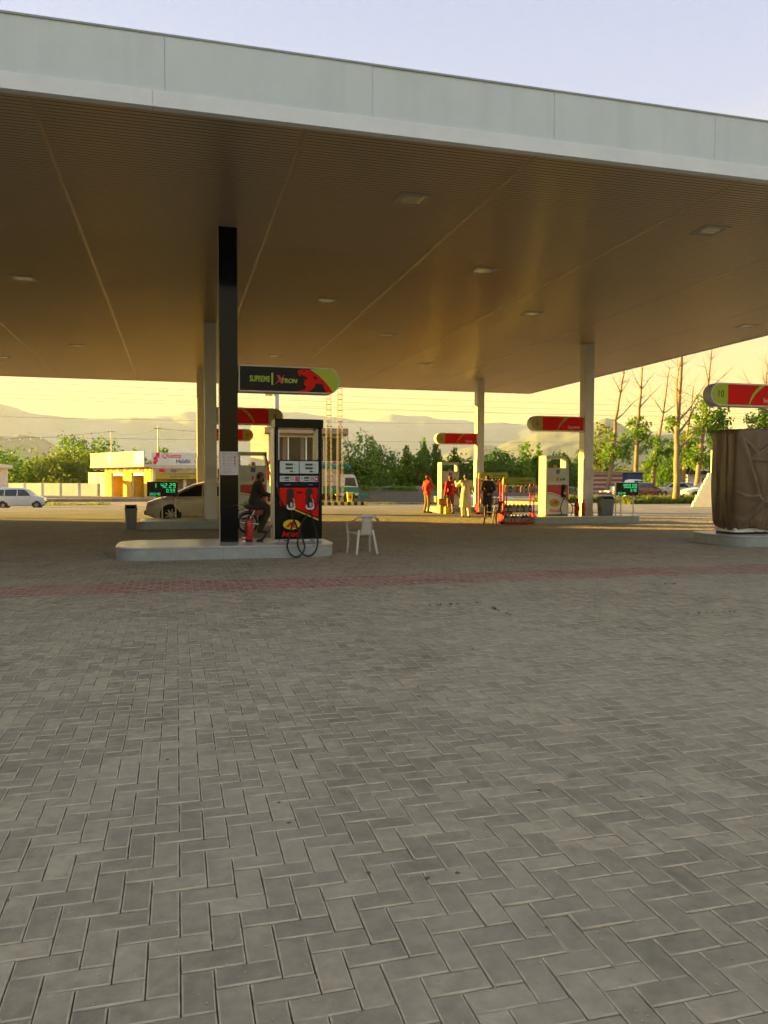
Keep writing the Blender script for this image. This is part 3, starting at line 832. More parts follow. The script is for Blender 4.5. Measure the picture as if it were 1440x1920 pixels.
# ================================================================== THE BLACK PUMP
PBLACK = mat('pump_black', (.005, .005, .005), .24, var=.25, scale=3, spec=.16, bump=.02, bscale=9)
PRED = mat('pump_red', (.80, .006, .004), .30, var=.05, scale=3, spec=.15)
PPALE = mat('pump_display_face', (.55, .68, .68), .35, var=.05)
LCD = mat('lcd_dark', (.045, .065, .055), .2, var=.1)
PYEL = mat('logo_yellow', (.62, .58, .02), .35, var=.04)
RUBBER = mat('black_rubber', (.018, .018, .018), .5, var=.15, scale=20)
STEEL = mat('brushed_steel', (.62, .64, .64), .28, metal=.85, var=.1, scale=20)
BLUE = mat('sticker_blue', (.06, .12, .35), .4, var=.2, scale=30)
MAG = mat('sticker_magenta', (.62, .03, .18), .4, var=.15, scale=30)
GREYS = mat('sticker_grey', (.30, .32, .34), .5, var=.3, scale=60)
STAINL = mat('steel_trim', (.45, .46, .45), .35, metal=.6, var=.1, scale=10)
def smooth_path(P, n=8):
    P = [Vector(p) for p in P]; P = [P[0] * 2 - P[1]] + P + [P[-1] * 2 - P[-2]]
    out = []
    for i in range(1, len(P) - 2):
        a, b, c, d = P[i - 1:i + 3]
        for k in range(n):
            t_ = k / n
            out.append(.5 * ((2 * b) + (c - a) * t_ + (2 * a - 5 * b + 4 * c - d) * t_ * t_ + (3 * b - a - 3 * c + d) * t_ ** 3))
    return out + [P[-2]]
def nozzle(t, x, y, z, redgrip=False):
    """holstered dispensing nozzle: spout up in the boot, grip, guard, swivel"""
    g = G(); g.tube(smooth_path([(x, y + .03, z + .20), (x + .005, y - .005, z + .12), (x, y - .035, z + .02), (x - .005, y - .045, z - .10)]), [.012] * 9 + [.020] * 8 + [.026] * 8, 10)
    n = g.build('nozzle', RUBBER, t, 60)
    g = G(); g.tube(smooth_path([(x + .03, y - .05, z + .0), (x + .05, y - .085, z - .08), (x + .012, y - .06, z - .16)]), .008, 8); g.build('trigger_guard', STEEL, n, 60)
    if redgrip:
        g = G(); g.box(x - .01, x + .07, y - .075, y - .03, z + .0, z + .075); g.build('grip_cover', PRED, n, bevel=.015)
    g = G(); g.cyl((x - .005, y - .045, z - .09), (x - .003, y - .05, z - .19), .03, .022, 12); g.build('swivel', STEEL, n, 40)
    return n
def black_pump():
    t = thing('fuel_pump', 'tall glossy black fuel pump with red panel and two looping hoses on the front island', 'fuel pump', (2.435, 16.0, .25), 0, 'fuel pumps')
    S = .00158
    U = lambda x: (x - 397) * S
    V = lambda y: (1610 - y) * S
    D = .56
    g = G(); g.box(U(85), U(710), .015, D - .015, 0, V(1578)); g.build('base', STAINL, t, bevel=.006)
    g = G(); g.box(U(85), U(706), 0, D, V(1577), V(545)); cab = g.build('cabinet', PBLACK, t, bevel=.010)
    for a, b in ((85, 135), (660, 706)):
        g = G(); g.box(U(a), U(b), 0, D, V(544), V(130)); g.build('upright', PBLACK, t, bevel=.010)
    g = G(); g.box(U(85) + .002, U(85) + .02, -.004, D + .004, V(1570), V(135)); g.xf(Matrix.Translation((-.024, 0, 0))).build('side_trim', STAINL, t, bevel=.004)
    g = G(); g.box(U(88), U(722), -.035, D + .035, V(129), V(14)); g.build('top_cap', PBLACK, t, bevel=.012)
    g = G(); g.box(U(640), U(659), .03, D - .03, V(543), V(131)); g.build('inner_panel', mat('pump_inner', (.60, .56, .46), .4), t)
    g = G(); g.tube([(U(112), -.014, V(205)), (U(112), -.014, V(900))], .011, 10); g.build('guide_tube', STAINL, t, 60)
    for side, (a, b) in enumerate(((150, 399), (408, 657))):
        g = G(); g.box(U(a), U(b), -.014, 0, V(722), V(560)); d = g.build('display_panel', PPALE, t, bevel=.006)
        for (u0, u1, v0, v1) in ((.30, .69, 590, 618), (.30, .69, 638, 666), (.53, .69, 684, 704)):
            g = G(); g.box(U(a + (b - a) * u0), U(a + (b - a) * u1), -.017, -.0142, V(v1), V(v0)); g.build('lcd', LCD, d)
        for v0 in (604, 652, 694):
            g = G(); g.box(U(a + (b - a) * .73), U(a + (b - a) * .87), -.0155, -.0142, V(v0 + 3), V(v0 - 3)); g.build('caption', GREYS, d)
        g = G(); g.box(U(a), U(b), -.014, 0, V(830), V(752)); k = g.build('control_panel', PPALE, t, bevel=.006)
        g = G(); g.box(U(a + 58), U(a + 125), -.017, -.0142, V(790), V(764)); g.build('lcd', LCD, k)
        g = G(); g.box(U(a + 58), U(a + 125), -.0165, -.0142, V(814), V(802)); g.build('card_slot', LCD, k)
        g = G(); g.box(U(a + 136), U(a + 190), -.0175, -.0142, V(816), V(762)); kp = g.build('keypad', GREYS if side == 0 else BLUE, k)
        for r_ in range(4):
            for c_ in range(3):
                g = G(); g.box(U(a + 140 + c_ * 16), U(a + 152 + c_ * 16), -.0195, -.0178, V(776 + r_ * 13), V(767 + r_ * 13)); g.build('key', STAINL, kp)
        g = G(); g.box(U(a + 200), U(a + 246), -.0165, -.0142, V(822), V(760)); st = g.build('sticker', MAG, k)
        if side:
            g = G(); g.prism(arc(U(a + 223), V(792), .021, .021, 0, 360, 16)[:-1], -.0166, -.0172); g.build('sticker_disc', WINK, st)
        g = G(); g.prism([(U(a + 18), V(775)), (U(a + 46), V(775)), (U(a + 32), V(800))], -.0165, -.0142); g.build('symbol', BLUE, k)
    g = G(); g.prism([(-.03, V(886)), (0, V(892)), (0, V(840)), (-.006, V(840))], U(145), U(660), 'yz'); g.build('ledge', PBLACK, t, bevel=.003)
    g = G(); g.box(U(210), U(290), -.022, -.018, V(870), V(864)); g.box(U(520), U(580), -.022, -.018, V(870), V(864)); g.build('slot', GREYS, t)
    # red front with a slanting lower edge, yellow and red stripes
    g = G(); g.prism([(U(150), V(908)), (U(657), V(908)), (U(657), V(1290)), (U(330), V(1165)), (U(150), V(1122))], 0, -.010); g.build('front_panel', PRED, t, bevel=.003, seg=1)
    g = G(); g.prism([(U(322), V(1176)), (U(657), V(1318)), (U(657), V(1338)), (U(318), V(1190))], -.001, -.008); g.build('stripe', PYEL, t)
    g = G(); g.prism([(U(150), V(1140)), (U(330), V(1180)), (U(657), V(1306)), (U(657), V(1297)), (U(330), V(1171)), (U(150), V(1130))], -.001, -.007); g.build('stripe', mat('dark_red_stripe', (.22, .01, .01), .3), t)
    g = G(); g.box(U(372), U(448), -.013, -.0102, V(980), V(960)); g.build('name_plate', SBLACK, t)
    for cx, rg in ((288, False), (537, True)):
        g = G(); P = [(U(cx - 46), V(1190)), (U(cx + 46), V(1190)), (U(cx + 46), V(935)), (U(cx + 30), V(918)), (U(cx - 30), V(918)), (U(cx - 46), V(935))]
        g.prism(P, .0, -.045); n = len(P); bt = g.build('nozzle_boot', mat('boot_black', (.01, .01, .01), .35), t, bevel=.012)
        g = G(); g.tube(smooth_path([(U(cx - 40), -.05, V(1130)), (U(cx - 46), -.085, V(1165)), (U(cx), -.10, V(1185)), (U(cx + 44), -.085, V(1160)), (U(cx + 42), -.05, V(1110))]), [.016] * 8 + [.024] * 17 + [.016] * 8, 8)
        g.build('boot_cup', mat('cup_white', (.72, .74, .74), .3), bt, 60)
        nozzle(t, U(cx + 5), -.045, V(1040), rg)
    # oval badge with a slanting A, maker's lettering under it
    g = G(); g.prism(arc(U(305), V(1386), .181, .104, 0, 360, 32)[:-1], 0, -.006); bd = g.build('badge', PYEL, t)
    g = G(); g.prism([(U(u), V(v)) for u, v in [(222, 1420), (285, 1355), (330, 1338), (345, 1360), (340, 1410), (375, 1422), (372, 1430), (320, 1426), (318, 1395), (290, 1393), (262, 1424)]], -.0062, -.0085); g.build('badge_letter', SRED, bd)
    text('Attock', .158, SRED, t, (U(305), -.004, V(1512)), sx=.92, bold=.004)
    # hoses: loops that hang out over the island edge, runs down from the uprights
    W = lambda x, y, d: (U(x), d, V(y))
    hoses = [[(-0.193, -0.09, 0.679), (-0.145, -0.25, 0.471), (-0.088, -0.6, 0.254), (-0.04, -0.84, 0.085), (-0.022, -0.9, -0.048), (-0.076, -0.92, -0.167), (-0.194, -0.94, -0.231), (-0.312, -0.92, -0.162), (-0.361, -0.88, -0.012), (-0.318, -0.84, 0.129), (-0.222, -0.4, 0.264), (-0.143, -0.07, 0.37)],
             [(0.225, -0.09, 0.676), (0.241, -0.28, 0.468), (0.248, -0.65, 0.222), (0.248, -0.85, 0.05), (0.21, -0.91, -0.082), (0.129, -0.93, -0.186), (0.02, -0.94, -0.212), (-0.099, -0.92, -0.136), (-0.157, -0.88, 0.014), (-0.134, -0.83, 0.142), (-0.017, -0.4, 0.367), (0.15, -0.07, 0.547)],
             [W(112, 210, -.03), W(112, 700, -.035), W(122, 900, -.04), W(150, 1040, -.055), W(205, 1140, -.06), W(262, 1172, -.06)],
             [W(668, 700, -.02), W(664, 900, -.03), W(652, 1060, -.04), W(610, 1160, -.055), W(575, 1185, -.06)]]
    for P in hoses:
        g = G(); g.tube(smooth_path(P, 7), .018, 10); g.build('hose', RUBBER, t, 60)
    g = G(); g.tube([W(142, 1600, -.02), W(142, 1560, -.02)], .008, 8); g.box(U(200), U(255), .0, .014, V(1600), V(1588)); g.box(U(545), U(600), 0, .014, V(1600), V(1588)); g.build('anchor_plate', SBLACK, t)
    return t
black_pump()

# ================================================================== PALE PUMPS
PWHITE = mat('pump_white', (.60, .62, .55), .35, var=.06, scale=3, coat=.15)
PGREY = mat('pump_pale_panel', (.50, .53, .46), .4, var=.06, scale=4)
LOGOG = mat('logo_green', (.28, .40, .03), .35, var=.04)
def pale_pump(x, y, lb, mirror=1):
    """front faces -y; w .95, d .55, h 2.2 ; hose mast on the right (mirror=1)"""
    t = thing('fuel_pump', lb, 'fuel pump', (x, y, .25), 0, 'fuel pumps')
    S = 2.2 / (1610 - 180)
    U = lambda a: (a - 532) * S * 1.07 * mirror
    V = lambda b: (1610 - b) * S
    def bx(g, a, b, y0, y1, c, d): g.box(min(U(a), U(b)), max(U(a), U(b)), y0, y1, V(c), V(d)); return g
    D = .56
    bx(G(), 268, 796, .02, D - .02, 1610, 1582).build('plinth', SBLACK, t)
    bx(G(), 262, 802, 0, D, 1581, 470).build('cabinet', PWHITE, t, bevel=.012)
    for a, b in ((240, 282), (782, 806)): bx(G(), a, b, -.012, D + .012, 1600, 182).build('upright', PWHITE, t, bevel=.012)
    bx(G(), 283, 781, 0, D, 252, 182).build('top_rail', PGREY, t, bevel=.008)
    bx(G(), 770, 781, .02, D - .02, 468, 254).build('inner_panel', PWHITE, t)
    bx(G(), 515, 590, .2, .3, 468, 395).build('meter_box', mat('meter_orange', (.55, .25, .04), .5), t, bevel=.006)
    d = bx(G(), 285, 778, -.012, 0, 655, 488).build('display_panel', PGREY, t, bevel=.006)
    bx(G(), 308, 762, -.016, -.0122, 628, 504).build('display_glass', mat('pump_glass', (.52, .56, .50), .15), d)
    bx(G(), 488, 578, -.019, -.0162, 612, 512).build('sticker', mat('sticker_violet', (.10, .10, .45), .4), d)
    for k in range(4): bx(G(), 588, 615, -.0175, -.0162, 525 + k * 24, 519 + k * 24).build('caption', GREYS, d)
    c = bx(G(), 285, 778, -.012, 0, 808, 664).build('control_panel', PGREY, t, bevel=.006)
    bx(G(), 503, 548, -.016, -.0122, 775, 695).build('sticker', RINK, c)
    bx(G(), 585, 640, -.016, -.0122, 768, 735).build('lcd', LCD, c)
    bx(G(), 655, 705, -.016, -.0122, 765, 712).build('keypad', LCD, c)
    # lower door: red top with a falling curved edge, pale below
    bx(G(), 280, 784, -.008, 0, 1575, 872).build('door', PWHITE, t, bevel=.005)
    cv = [(280, 1045), (340, 1045), (420, 1060), (500, 1085), (580, 1118), (660, 1155), (730, 1195), (784, 1230)]
    g = G(); g.prism([(U(a), V(b)) for a, b in [(784, 874), (280, 874)] + cv], -.009, -.015); g.build('front_panel', mat('pump_dark_red', (.50, .012, .010), .3, coat=.3), t)
    for k0, k1, mm in ((8, 22, WINK), (26, 42, SOLIVE)):
        g = G(); g.prism([(U(a), V(b + k0)) for a, b in cv] + [(U(a), V(b + k1)) for a, b in reversed(cv)], -.009, -.0125); g.build('stripe', mm, t)
    P = [(U(620), V(1170)), (U(716), V(1170)), (U(716), V(885)), (U(700), V(872)), (U(636), V(872)), (U(620), V(885))]
    g = G(); g.prism(P, -.004, -.05); g.build('nozzle_boot', SBLACK, t, bevel=.012)
    nozzle(t, U(672), -.05, V(985))
    g = G(); g.prism([(U(455) + .205 * math.cos(a), V(1305) + .145 * math.sin(a)) for a in np.linspace(0, 2 * PI, 32, endpoint=False)], -.009, -.0135); bd = g.build('badge', LOGOG, t)
    g = G(); g.prism([(U(u) if mirror > 0 else -U(u) + 2 * U(455), V(v)) for u, v in [(365, 1365), (430, 1290), (490, 1245), (560, 1245), (552, 1265), (512, 1265), (512, 1288), (548, 1290), (543, 1310), (505, 1310), (500, 1340), (470, 1345), (470, 1318), (440, 1318), (402, 1365)]], -.0137, -.016); g.build('badge_letter', SRED, bd)
    text('Attock', .185, RINK, t, (U(470), -.0105, V(1485)), sx=.88, bold=.003)
    # hose from the mast, swag behind the cabinet side and a hanging ring
    M_ = lambda a, b, dd: (U(a), dd, V(b))
    g = G(); g.tube([M_(765, 230, .05), M_(770, 196, .04)], .03, 10); g.build('hose_mast', SBLACK, t, 60)
    H1 = [M_(765, 215, -.02), M_(800, 330, -.03), M_(860, 620, -.04), M_(940, 920, -.05), M_(1015, 1200, -.06), M_(1005, 1320, -.07), M_(930, 1375, -.08), M_(850, 1345, -.09), M_(760, 1235, -.09), M_(690, 1165, -.085)]
    H2 = [M_(690, 1175, -.09), M_(620, 1270, -.11), M_(570, 1440, -.13), M_(620, 1610, -.14), M_(715, 1662, -.14), M_(815, 1610, -.14), M_(868, 1450, -.13), M_(830, 1330, -.12), M_(760, 1235, -.10)]
    for Hh in (H1, H2):
        g = G(); g.tube(smooth_path(Hh, 7), .016, 8); g.build('hose', RUBBER, t, 60)
    # profile of the moulded left flank
    g = G()
    g.prism([(.02, V(1600)), (.20, V(1520)), (.20, V(1260)), (.02, V(1130)), (-.012, V(1130)), (-.012, V(1600))], U(240) - .012 * mirror, U(240) - .001 * mirror, 'yz'); g.build('flank_moulding', PWHITE, t, bevel=.004)
    return t
pale_pump(13.50, 26.0, 'pale white and red fuel pump numbered 6, sunlit on its left side')
pale_pump(13.15, 36.6, 'distant pale fuel pump that people in red stand around, sunlit on its left side')
pale_pump(2.42, 25.75, 'pale olive fuel pump behind the seated rider')
pale_pump(2.42, 36.6, 'farthest pale fuel pump, hidden behind the black pump')

# ================================================================== COVERED PUMP
def covered_pump():
    t = thing('covered_pump', 'fuel pump wrapped in a brown tarpaulin cover at the right edge', 'covered pump', (13.33, 16.12, .25), 0, 'fuel pumps')
    TARP = mat('brown_tarpaulin', (.135, .090, .048), .36, var=.14, scale=2.2, bump=.05, bscale=18)
    g = G(); g.box(-.47, .47, -.34, .34, 0, .05); g.build('plinth', SBLACK, t)
    g = G(); g.box(-.49, .49, -.36, .36, .05, .15); g.build('base', WHITEP, t, bevel=.008)
    g = G(); g.box(-.44, .44, -.3, .3, .15, 2.42); g.build('cabinet', PWHITE, t)
    na, nz = 168, 120
    hx, hy, top, bot = .56, .47, 2.54, .13
    V = []
    for j in range(nz + 1):
        s = j / nz
        z = bot + (top - bot) * s
        for i in range(na):
            a = 2 * PI * i / na
            # rounded rectangle footprint
            ca, sa = math.cos(a), math.sin(a); p = 5.0 + 5 * s
            k = (abs(ca / hx) ** p + abs(sa / hy) ** p) ** (-1 / p)
            x, y = k * ca, k * sa
            flare = 1.0 + .055 * math.sin(PI * min(1, (1 - s) * 1.15)) 
            if s < .10: flare *= .90 + .10 * math.sin(s / .10 * PI / 2)
            # hanging folds: long verticals from the corners, gathers at the hem
            corner = abs(ca * sa) * 2
            f = .012 * math.sin(a * 5 + 1.3 + 2.2 * (1 - s)) * (1 - s) ** .6 * (.3 + corner)
            f += .045 * mnoise.noise(Vector((ca * 2.2 + 4, sa * 2.2, z * .9))) * (1 - s * .6)
            f += .007 * mnoise.noise(Vector((ca * 5, sa * 5 + 9, z * 1.2)))
            if s < .22: f += .016 * (1 - s / .22) ** 1.5 * math.sin(a * 23 + 3 * mnoise.noise(Vector((ca * 3, sa * 3, z * 4)))) + .016 * (1 - s / .22) * mnoise.noise(Vector((ca * 11, sa * 11, z * 9)))
            # drag folds pulled from the corners, one flank steep and the other soft
            wx = x + .05 * mnoise.noise(Vector((x * 2.2, z * 1.5, 5))); wz = z + .07 * mnoise.noise(Vector((x * 2.0 + 7, z * 1.4, 2)))
            if sa < -.25:
                for (x0, z0, x1, z1, w, h) in ((-.44, 2.42, .12, .80, .11, .075), (-.40, 2.36, -.05, 1.95, .07, .045), (.44, 2.36, .06, 2.0, .075, .05), (-.34, .34, .46, .92, .10, .07), (-.50, 1.0, .16, .92, .07, .03), (-.18, 1.78, .46, 1.76, .06, .032), (.10, .86, .44, .66, .09, .05), (.30, 2.1, .40, 1.1, .08, .045)):
                    dx, dz = x1 - x0, z1 - z0; L_ = math.hypot(dx, dz)
                    q = ((wx - x0) * dx + (wz - z0) * dz) / (L_ * L_); dd = ((wx - x0) * dz - (wz - z0) * dx) / L_
                    if -.05 < q < 1.05:
                        e_ = max(0, math.sin(PI * min(1, max(0, .04 + q * .92)))) ** .6
                        f += .55 * h * e_ * (math.exp(-(dd / w) ** 2) if dd > 0 else math.exp(-(dd / (w * .28)) ** 2)) - h * .22 * e_ * math.exp(-((dd + w * .45) / (w * .3)) ** 2)
            else:
                for (c_, w, h) in ((2.75, .10, .05), (3.3, .14, .05), (3.75, .08, .04), (.4, .12, .05), (1.4, .1, .04)):
                    aa = (a + .12 * mnoise.noise(Vector((z * 1.3, c_, 0))) - c_ - .10 * (1 - s))
                    f += h * (1 - s) ** .5 * (math.exp(-(aa / w) ** 2) if aa > 0 else math.exp(-(aa / (w * .35)) ** 2))
            r = flare * (1 + f / max(.3, k))
            zz = z + (.012 * mnoise.noise(Vector((ca * 5, sa * 5, 1))) if 0 < s < 1 else 0)
            if s > .80: zz -= .05 * ((s - .8) / .2) * (.5 + .5 * math.sin(a * 4 + 1.1) * mnoise.noise(Vector((ca * 2, sa * 2, 3))) + corner * .35)
            if s > .95: r *= 1 - .03 * ((s - .95) / .05) ** 2
            if s < .01: zz += .035 * math.sin(a * 3 + .5)
            V.append((x * r, y * r, zz))
    # dished top
    ring = V[-na:]
    for q in (.8, .5, .2):
        V += [(x * q, y * q, top - .022 + .014 * math.sin(x * 9 + y * 7)) for x, y, z in ring]
    V = np.array(V); L = nz + 4
    F = [(j * na + i, j * na + (i + 1) % na, (j + 1) * na + (i + 1) % na, (j + 1) * na + i) for j in range(L - 1) for i in range(na)]
    me = make_mesh_np('tarpaulin', V, np.array(F), [TARP]); o = link('tarpaulin', me, t, 179)
    g = G(); g.tube(smooth_path([(-.02, -.40, .12), (.08, -.42, .06), (.3, -.42, .06), (.46, -.40, .13)]), .008, 6); g.build('cord', RUBBER, t, 60)
covered_pump()
# ================================================================== FORECOURT FURNITURE
# safety notices pasted on the columns
PAPER = mat('notice_paper', (.62, .60, .58), .55, var=.08, scale=12)
PINKP = mat('notice_pink_print', (.50, .36, .36), .6, var=.1)
def notice(x, y, z, w, h, lb, full):
    t = thing('safety_notice', lb, 'notice', (x, y, z), 0, 'safety notices on the columns')
    g = G(); g.box(-w / 2, w / 2, -.004, 0, 0, h); g.build('sheet', PAPER, t)
    q = lambda u0, u1, v0, v1, m, n='print': (G().box(-w / 2 + w * u0, -w / 2 + w * u1, -.0055, -.0042, h * v0, h * v1)).build(n, m, t)
    for v in (.825, .70, .56, .40, .35): q(.05, .95, v, v + .008, GREYS, 'rule')
    if full:
        g = G(); g.prism(arc(-w * .33, h * .905, w * .07, h * .03, 0, 360, 16)[:-1], -.0042, -.0055); g.build('badge', LOGOG, t)
        text('SAFETY PRECAUTIONS', w * .078, INK, t, (w * .1, -.0045, h * .905), ext=.0005)
        for v in (.765, .63, .48):
            for u in (-.30, .30):
                g = G(); g.prism(arc(w * u, h * v, w * .055, w * .055, 0, 360, 14)[:-1], -.0042, -.0055); d = g.build('pictogram', RINK if u > 0 else PINKP, t)
                g = G(); g.box(w * u - w * .02, w * u + w * .02, -.0066, -.0057, h * v - w * .02, h * v + w * .02); g.build('pictogram_mark', INK, d)
            for k in range(2): q(.36, .66, v - .02 + k * .035, v - .01 + k * .035, GREYS)
        for k in range(6): q(.12, .5 + .4 * ((k * 37) % 10) / 10, .06 + k * .045, .075 + k * .045, PINKP if k > 2 else GREYS)
    else:
        for v in (.765, .63, .48):
            for u in (.14, .76): q(u, u + .1, v - .03, v + .03, PINKP, 'pictogram')
        for k in range(4): q(.12, .8, .08 + k * .06, .10 + k * .06, PINKP)
notice(1.045, 16.2035, 1.62, .365, .475, 'white safety notice with pictograms on the black column', True)
notice(1.09, 25.999, 1.55, .34, .46, 'faded safety notice on the pale column behind the black one', False)
notice(14.87, 26.149, 1.55, .34, .46, 'faded safety notice on the column beside pump 6', False)
notice(14.80, 36.749, 1.55, .34, .46, 'tiny faded safety notice on the distant column with sign 2', False)

# price displays
LEDG = mat('led_green', (.02, .35, .12), .4, var=0, emit=((.02, .75, .22), .16))
DISPB = mat('display_black', (.008, .008, .009), .25, var=.2, spec=.3)
ALU = mat('aluminium', (.55, .54, .50), .4, metal=.5, var=.1)
SEG = {'0': 'abcdef', '1': 'bc', '2': 'abged', '3': 'abgcd', '4': 'fgbc', '5': 'afgcd', '6': 'afgedc', '7': 'abc', '8': 'abcdefg', '9': 'abfgcd'}
def seven(t, s, x, y, z, h):
    """seven segment digits, right aligned at x, base z, height h"""
    w = h * .56; th = h * .13; cx = x
    for ch in reversed(s):
        if ch == ' ': cx -= w * 1.35; continue
        if ch == '.':
            g = G(); g.box(cx - th, cx, y - .004, y, z, z + th); g.build('point', LEDG, t); cx -= th * 2; continue
        x0 = cx - w; g = G()
        S = {'a': (x0 + th * .6, cx - th * .6, z + h - th, z + h), 'd': (x0 + th * .6, cx - th * .6, z, z + th), 'g': (x0 + th * .6, cx - th * .6, z + h / 2 - th / 2, z + h / 2 + th / 2),
             'f': (x0, x0 + th, z + h / 2, z + h - th * .3), 'e': (x0, x0 + th, z + th * .3, z + h / 2), 'b': (cx - th, cx, z + h / 2, z + h - th * .3), 'c': (cx - th, cx, z + th * .3, z + h / 2)}
        for k in SEG[ch]: g.box(S[k][0], S[k][1], y - .004, y, S[k][2], S[k][3])
        g.build('digit', LEDG, t); cx -= w * 1.32
def price_display(x, y, lb, a, b, c, posts):
    t = thing('price_display', lb, 'price display', (x, y, .25), 0, 'green digit price displays')
    g = G(); g.box(-.47, .47, -.05, .05, .745, 1.215); g.build('case', DISPB, t, bevel=.008)
    g = G(); g.box(-.485, -.472, -.055, .055, .735, 1.225); g.box(-.472, .485, -.055, .055, 1.216, 1.228); g.build('rim', ALU, t)
    for px in posts:
        g = G(); g.cyl((px, .02, 0), (px, .02, .74), .022, n=10); g.lathe([(.06, 0), (.06, .012), (.03, .016)], (px, .02, 0), 14); g.build('post', ALU, t, 40)
    seven(t, a, .40, -.051, 1.02, .15); seven(t, b, .38, -.051, .875, .115); seven(t, c, -.08, -.051, .78, .085)
price_display(-.43, 26.0, 'black price display reading 142.29 in front of the beige car', '1 42.29', '0.59', '203.40', (-.02, .40))
price_display(16.2, 25.75, 'black price display reading 900.00 at the right end of the pump 6 island', '900.00', '3.40', '263.40', (-.44, -.22, .3))

# waste bins
BING = mat('bin_grey', (.17, .19, .19), .55, var=.12, scale=8)
def bin_(x, y, z, lb, w, d, h, rz=0):
    t = thing('waste_bin', lb, 'waste bin', (x, y, z), rz, 'grey waste bins')
    a, b = w / 2, d / 2; s = .86
    g = G(); g.hexa([(-a * s, -b * s, 0), (a * s, -b * s, 0), (a * s, b * s, 0), (-a * s, b * s, 0)], [(-a, -b, h * .80), (a, -b, h * .80), (a, b, h * .80), (-a, b, h * .80)]); body = g.build('body', BING, t, bevel=.012)
    for k in (-.5, 0, .5):
        g = G(); g.box(a * k - .012, a * k + .012, -b - .006, -b + .02, h * .06, h * .72); g.xf(Matrix.Shear('XZ', 4, (0, 0)) if False else Matrix.Identity(4)).build('rib', BING, body)
    g = G(); g.box(-a - .015, a + .015, -b - .015, b + .015, h * .79, h * .845); g.build('rim', BING, t, bevel=.008)
    g = G(); g.prism([(-b, h * .845), (b, h * .845), (b, h * .90), (b * .25, h), (-b * .25, h), (-b, h * .90)], -a, -a + .03, 'yz'); g.prism([(-b, h * .845), (b, h * .845), (b, h * .90), (b * .25, h), (-b * .25, h), (-b, h * .90)], a - .03, a, 'yz')
    g.hexa([(-a, -b * .25, h * .975), (a, -b * .25, h * .975), (a, b * .25, h * .975), (-a, b * .25, h * .975)], [(-a, -b * .25, h), (a, -b * .25, h), (a, b * .25, h), (-a, b * .25, h)]); g.build('hood', BING, t, bevel=.006)
    g = G(); g.hexa([(-a + .032, -b * .92, h * .85), (a - .032, -b * .92, h * .85), (a - .032, -b * .30, h * .975), (-a + .032, -b * .30, h * .975)], [(-a + .032, -b * .86, h * .85), (a - .032, -b * .86, h * .85), (a - .032, -b * .24, h * .97), (-a + .032, -b * .24, h * .97)]); g.build('swing_flap', SBLACK, t)
    return t
bin_(-1.36, 25.15, 0, 'dark grey swing top bin standing left of the second island', .34, .36, .76, .12)
bin_(15.33, 25.75, .25, 'grey ribbed bin on the island right of the pump 6 column', .50, .40, .72)

# fire extinguishers
EXR = mat('extinguisher_red', (.45, .012, .012), .3, var=.08, scale=6, coat=.3)
def extinguisher(x, y, z, lb, r=.078, h=.56):
    t = thing('fire_extinguisher', lb, 'fire extinguisher', (x, y, z), .3, 'fire extinguishers')
    g = G(); g.lathe([(r * .9, 0), (r, .02), (r, h * .70), (r * .9, h * .77), (r * .55, h * .83), (r * .30, h * .86)], n=20); g.build('cylinder', EXR, t, 50)
    g = G(); g.lathe([(r * 1.005, 0), (r * 1.005, .035)], (0, 0, .01), 20); g.build('foot_ring', SBLACK, t, 50)
    g = G(); g.box(-r * .8, r * .8, -r * 1.01 - .001, -r * .6, h * .3, h * .55); g.build('label_patch', EXR, t)
    g = G(); g.cyl((0, 0, h * .85), (0, 0, h * .93), .022); g.box(-.02, .09, -.012, .012, h * .93, h * .955); g.hexa([(-.02, -.01, h * .965), (.09, -.01, h * .995), (.09, .01, h * .995), (-.02, .01, h * .965)], [(-.02, -.01, h * .98), (.09, -.01, h * 1.01), (.09, .01, h * 1.01), (-.02, .01, h * .98)]); g.build('valve', SBLACK, t)
    g = G(); g.tube(smooth_path([(-.01, -.01, h * .92), (-.07, -.04, h * .84), (-r - .02, -.03, h * .5), (-r - .015, -.02, h * .2)]), .010, 8); g.build('hose', RUBBER, t, 60)
    return t
extinguisher(1.43, 16.15, .25, 'red fire extinguisher standing between the black column and the black pump')
extinguisher(14.26, 25.95, .25, 'red fire extinguisher right of pump 6 at the column foot', .085, .62)
extinguisher(14.44, 25.78, .25, 'second red extinguisher partly hidden beside the pump 6 column', .07, .60)

# bits on the front island: paper cup and the hose tail leaning on the pump
t = thing('paper_cup', 'small white and red paper cup on the front island by the extinguisher', 'cup', (1.32, 16.10, .25))
g = G(); g.lathe([(.034, 0), (.045, .095), (.047, .10), (.043, .10), (.032, .006)], n=16); g.build('cup_wall', WHITEP, t, 50)
g = G(); g.lathe([(.0415, .045), (.0443, .075)], n=16); g.build('band', RINK, t, 50)
t = thing('hose_tail', 'dark and red hose tail leaning against the black pump foot', 'hose', (1.68, 16.15, .25))
g = G(); g.tube(smooth_path([(-.06, 0, .03), (.02, 0, .07), (.13, .01, .20), (.22, .03, .33)]), .016, 8); g.tube(smooth_path([(0, -.03, .02), (.08, -.03, .10), (.18, 0, .26)]), .013, 8); g.build('hose', RUBBER, t, 60)
g = G(); g.tube([(.14, .005, .215), (.225, .03, .34)], .019, 8); g.build('red_sleeve', EXR, t, 60)
g = G(); g.box(-.10, .03, -.05, .05, 0, .035); g.build('foot', SBLACK, t, bevel=.008)

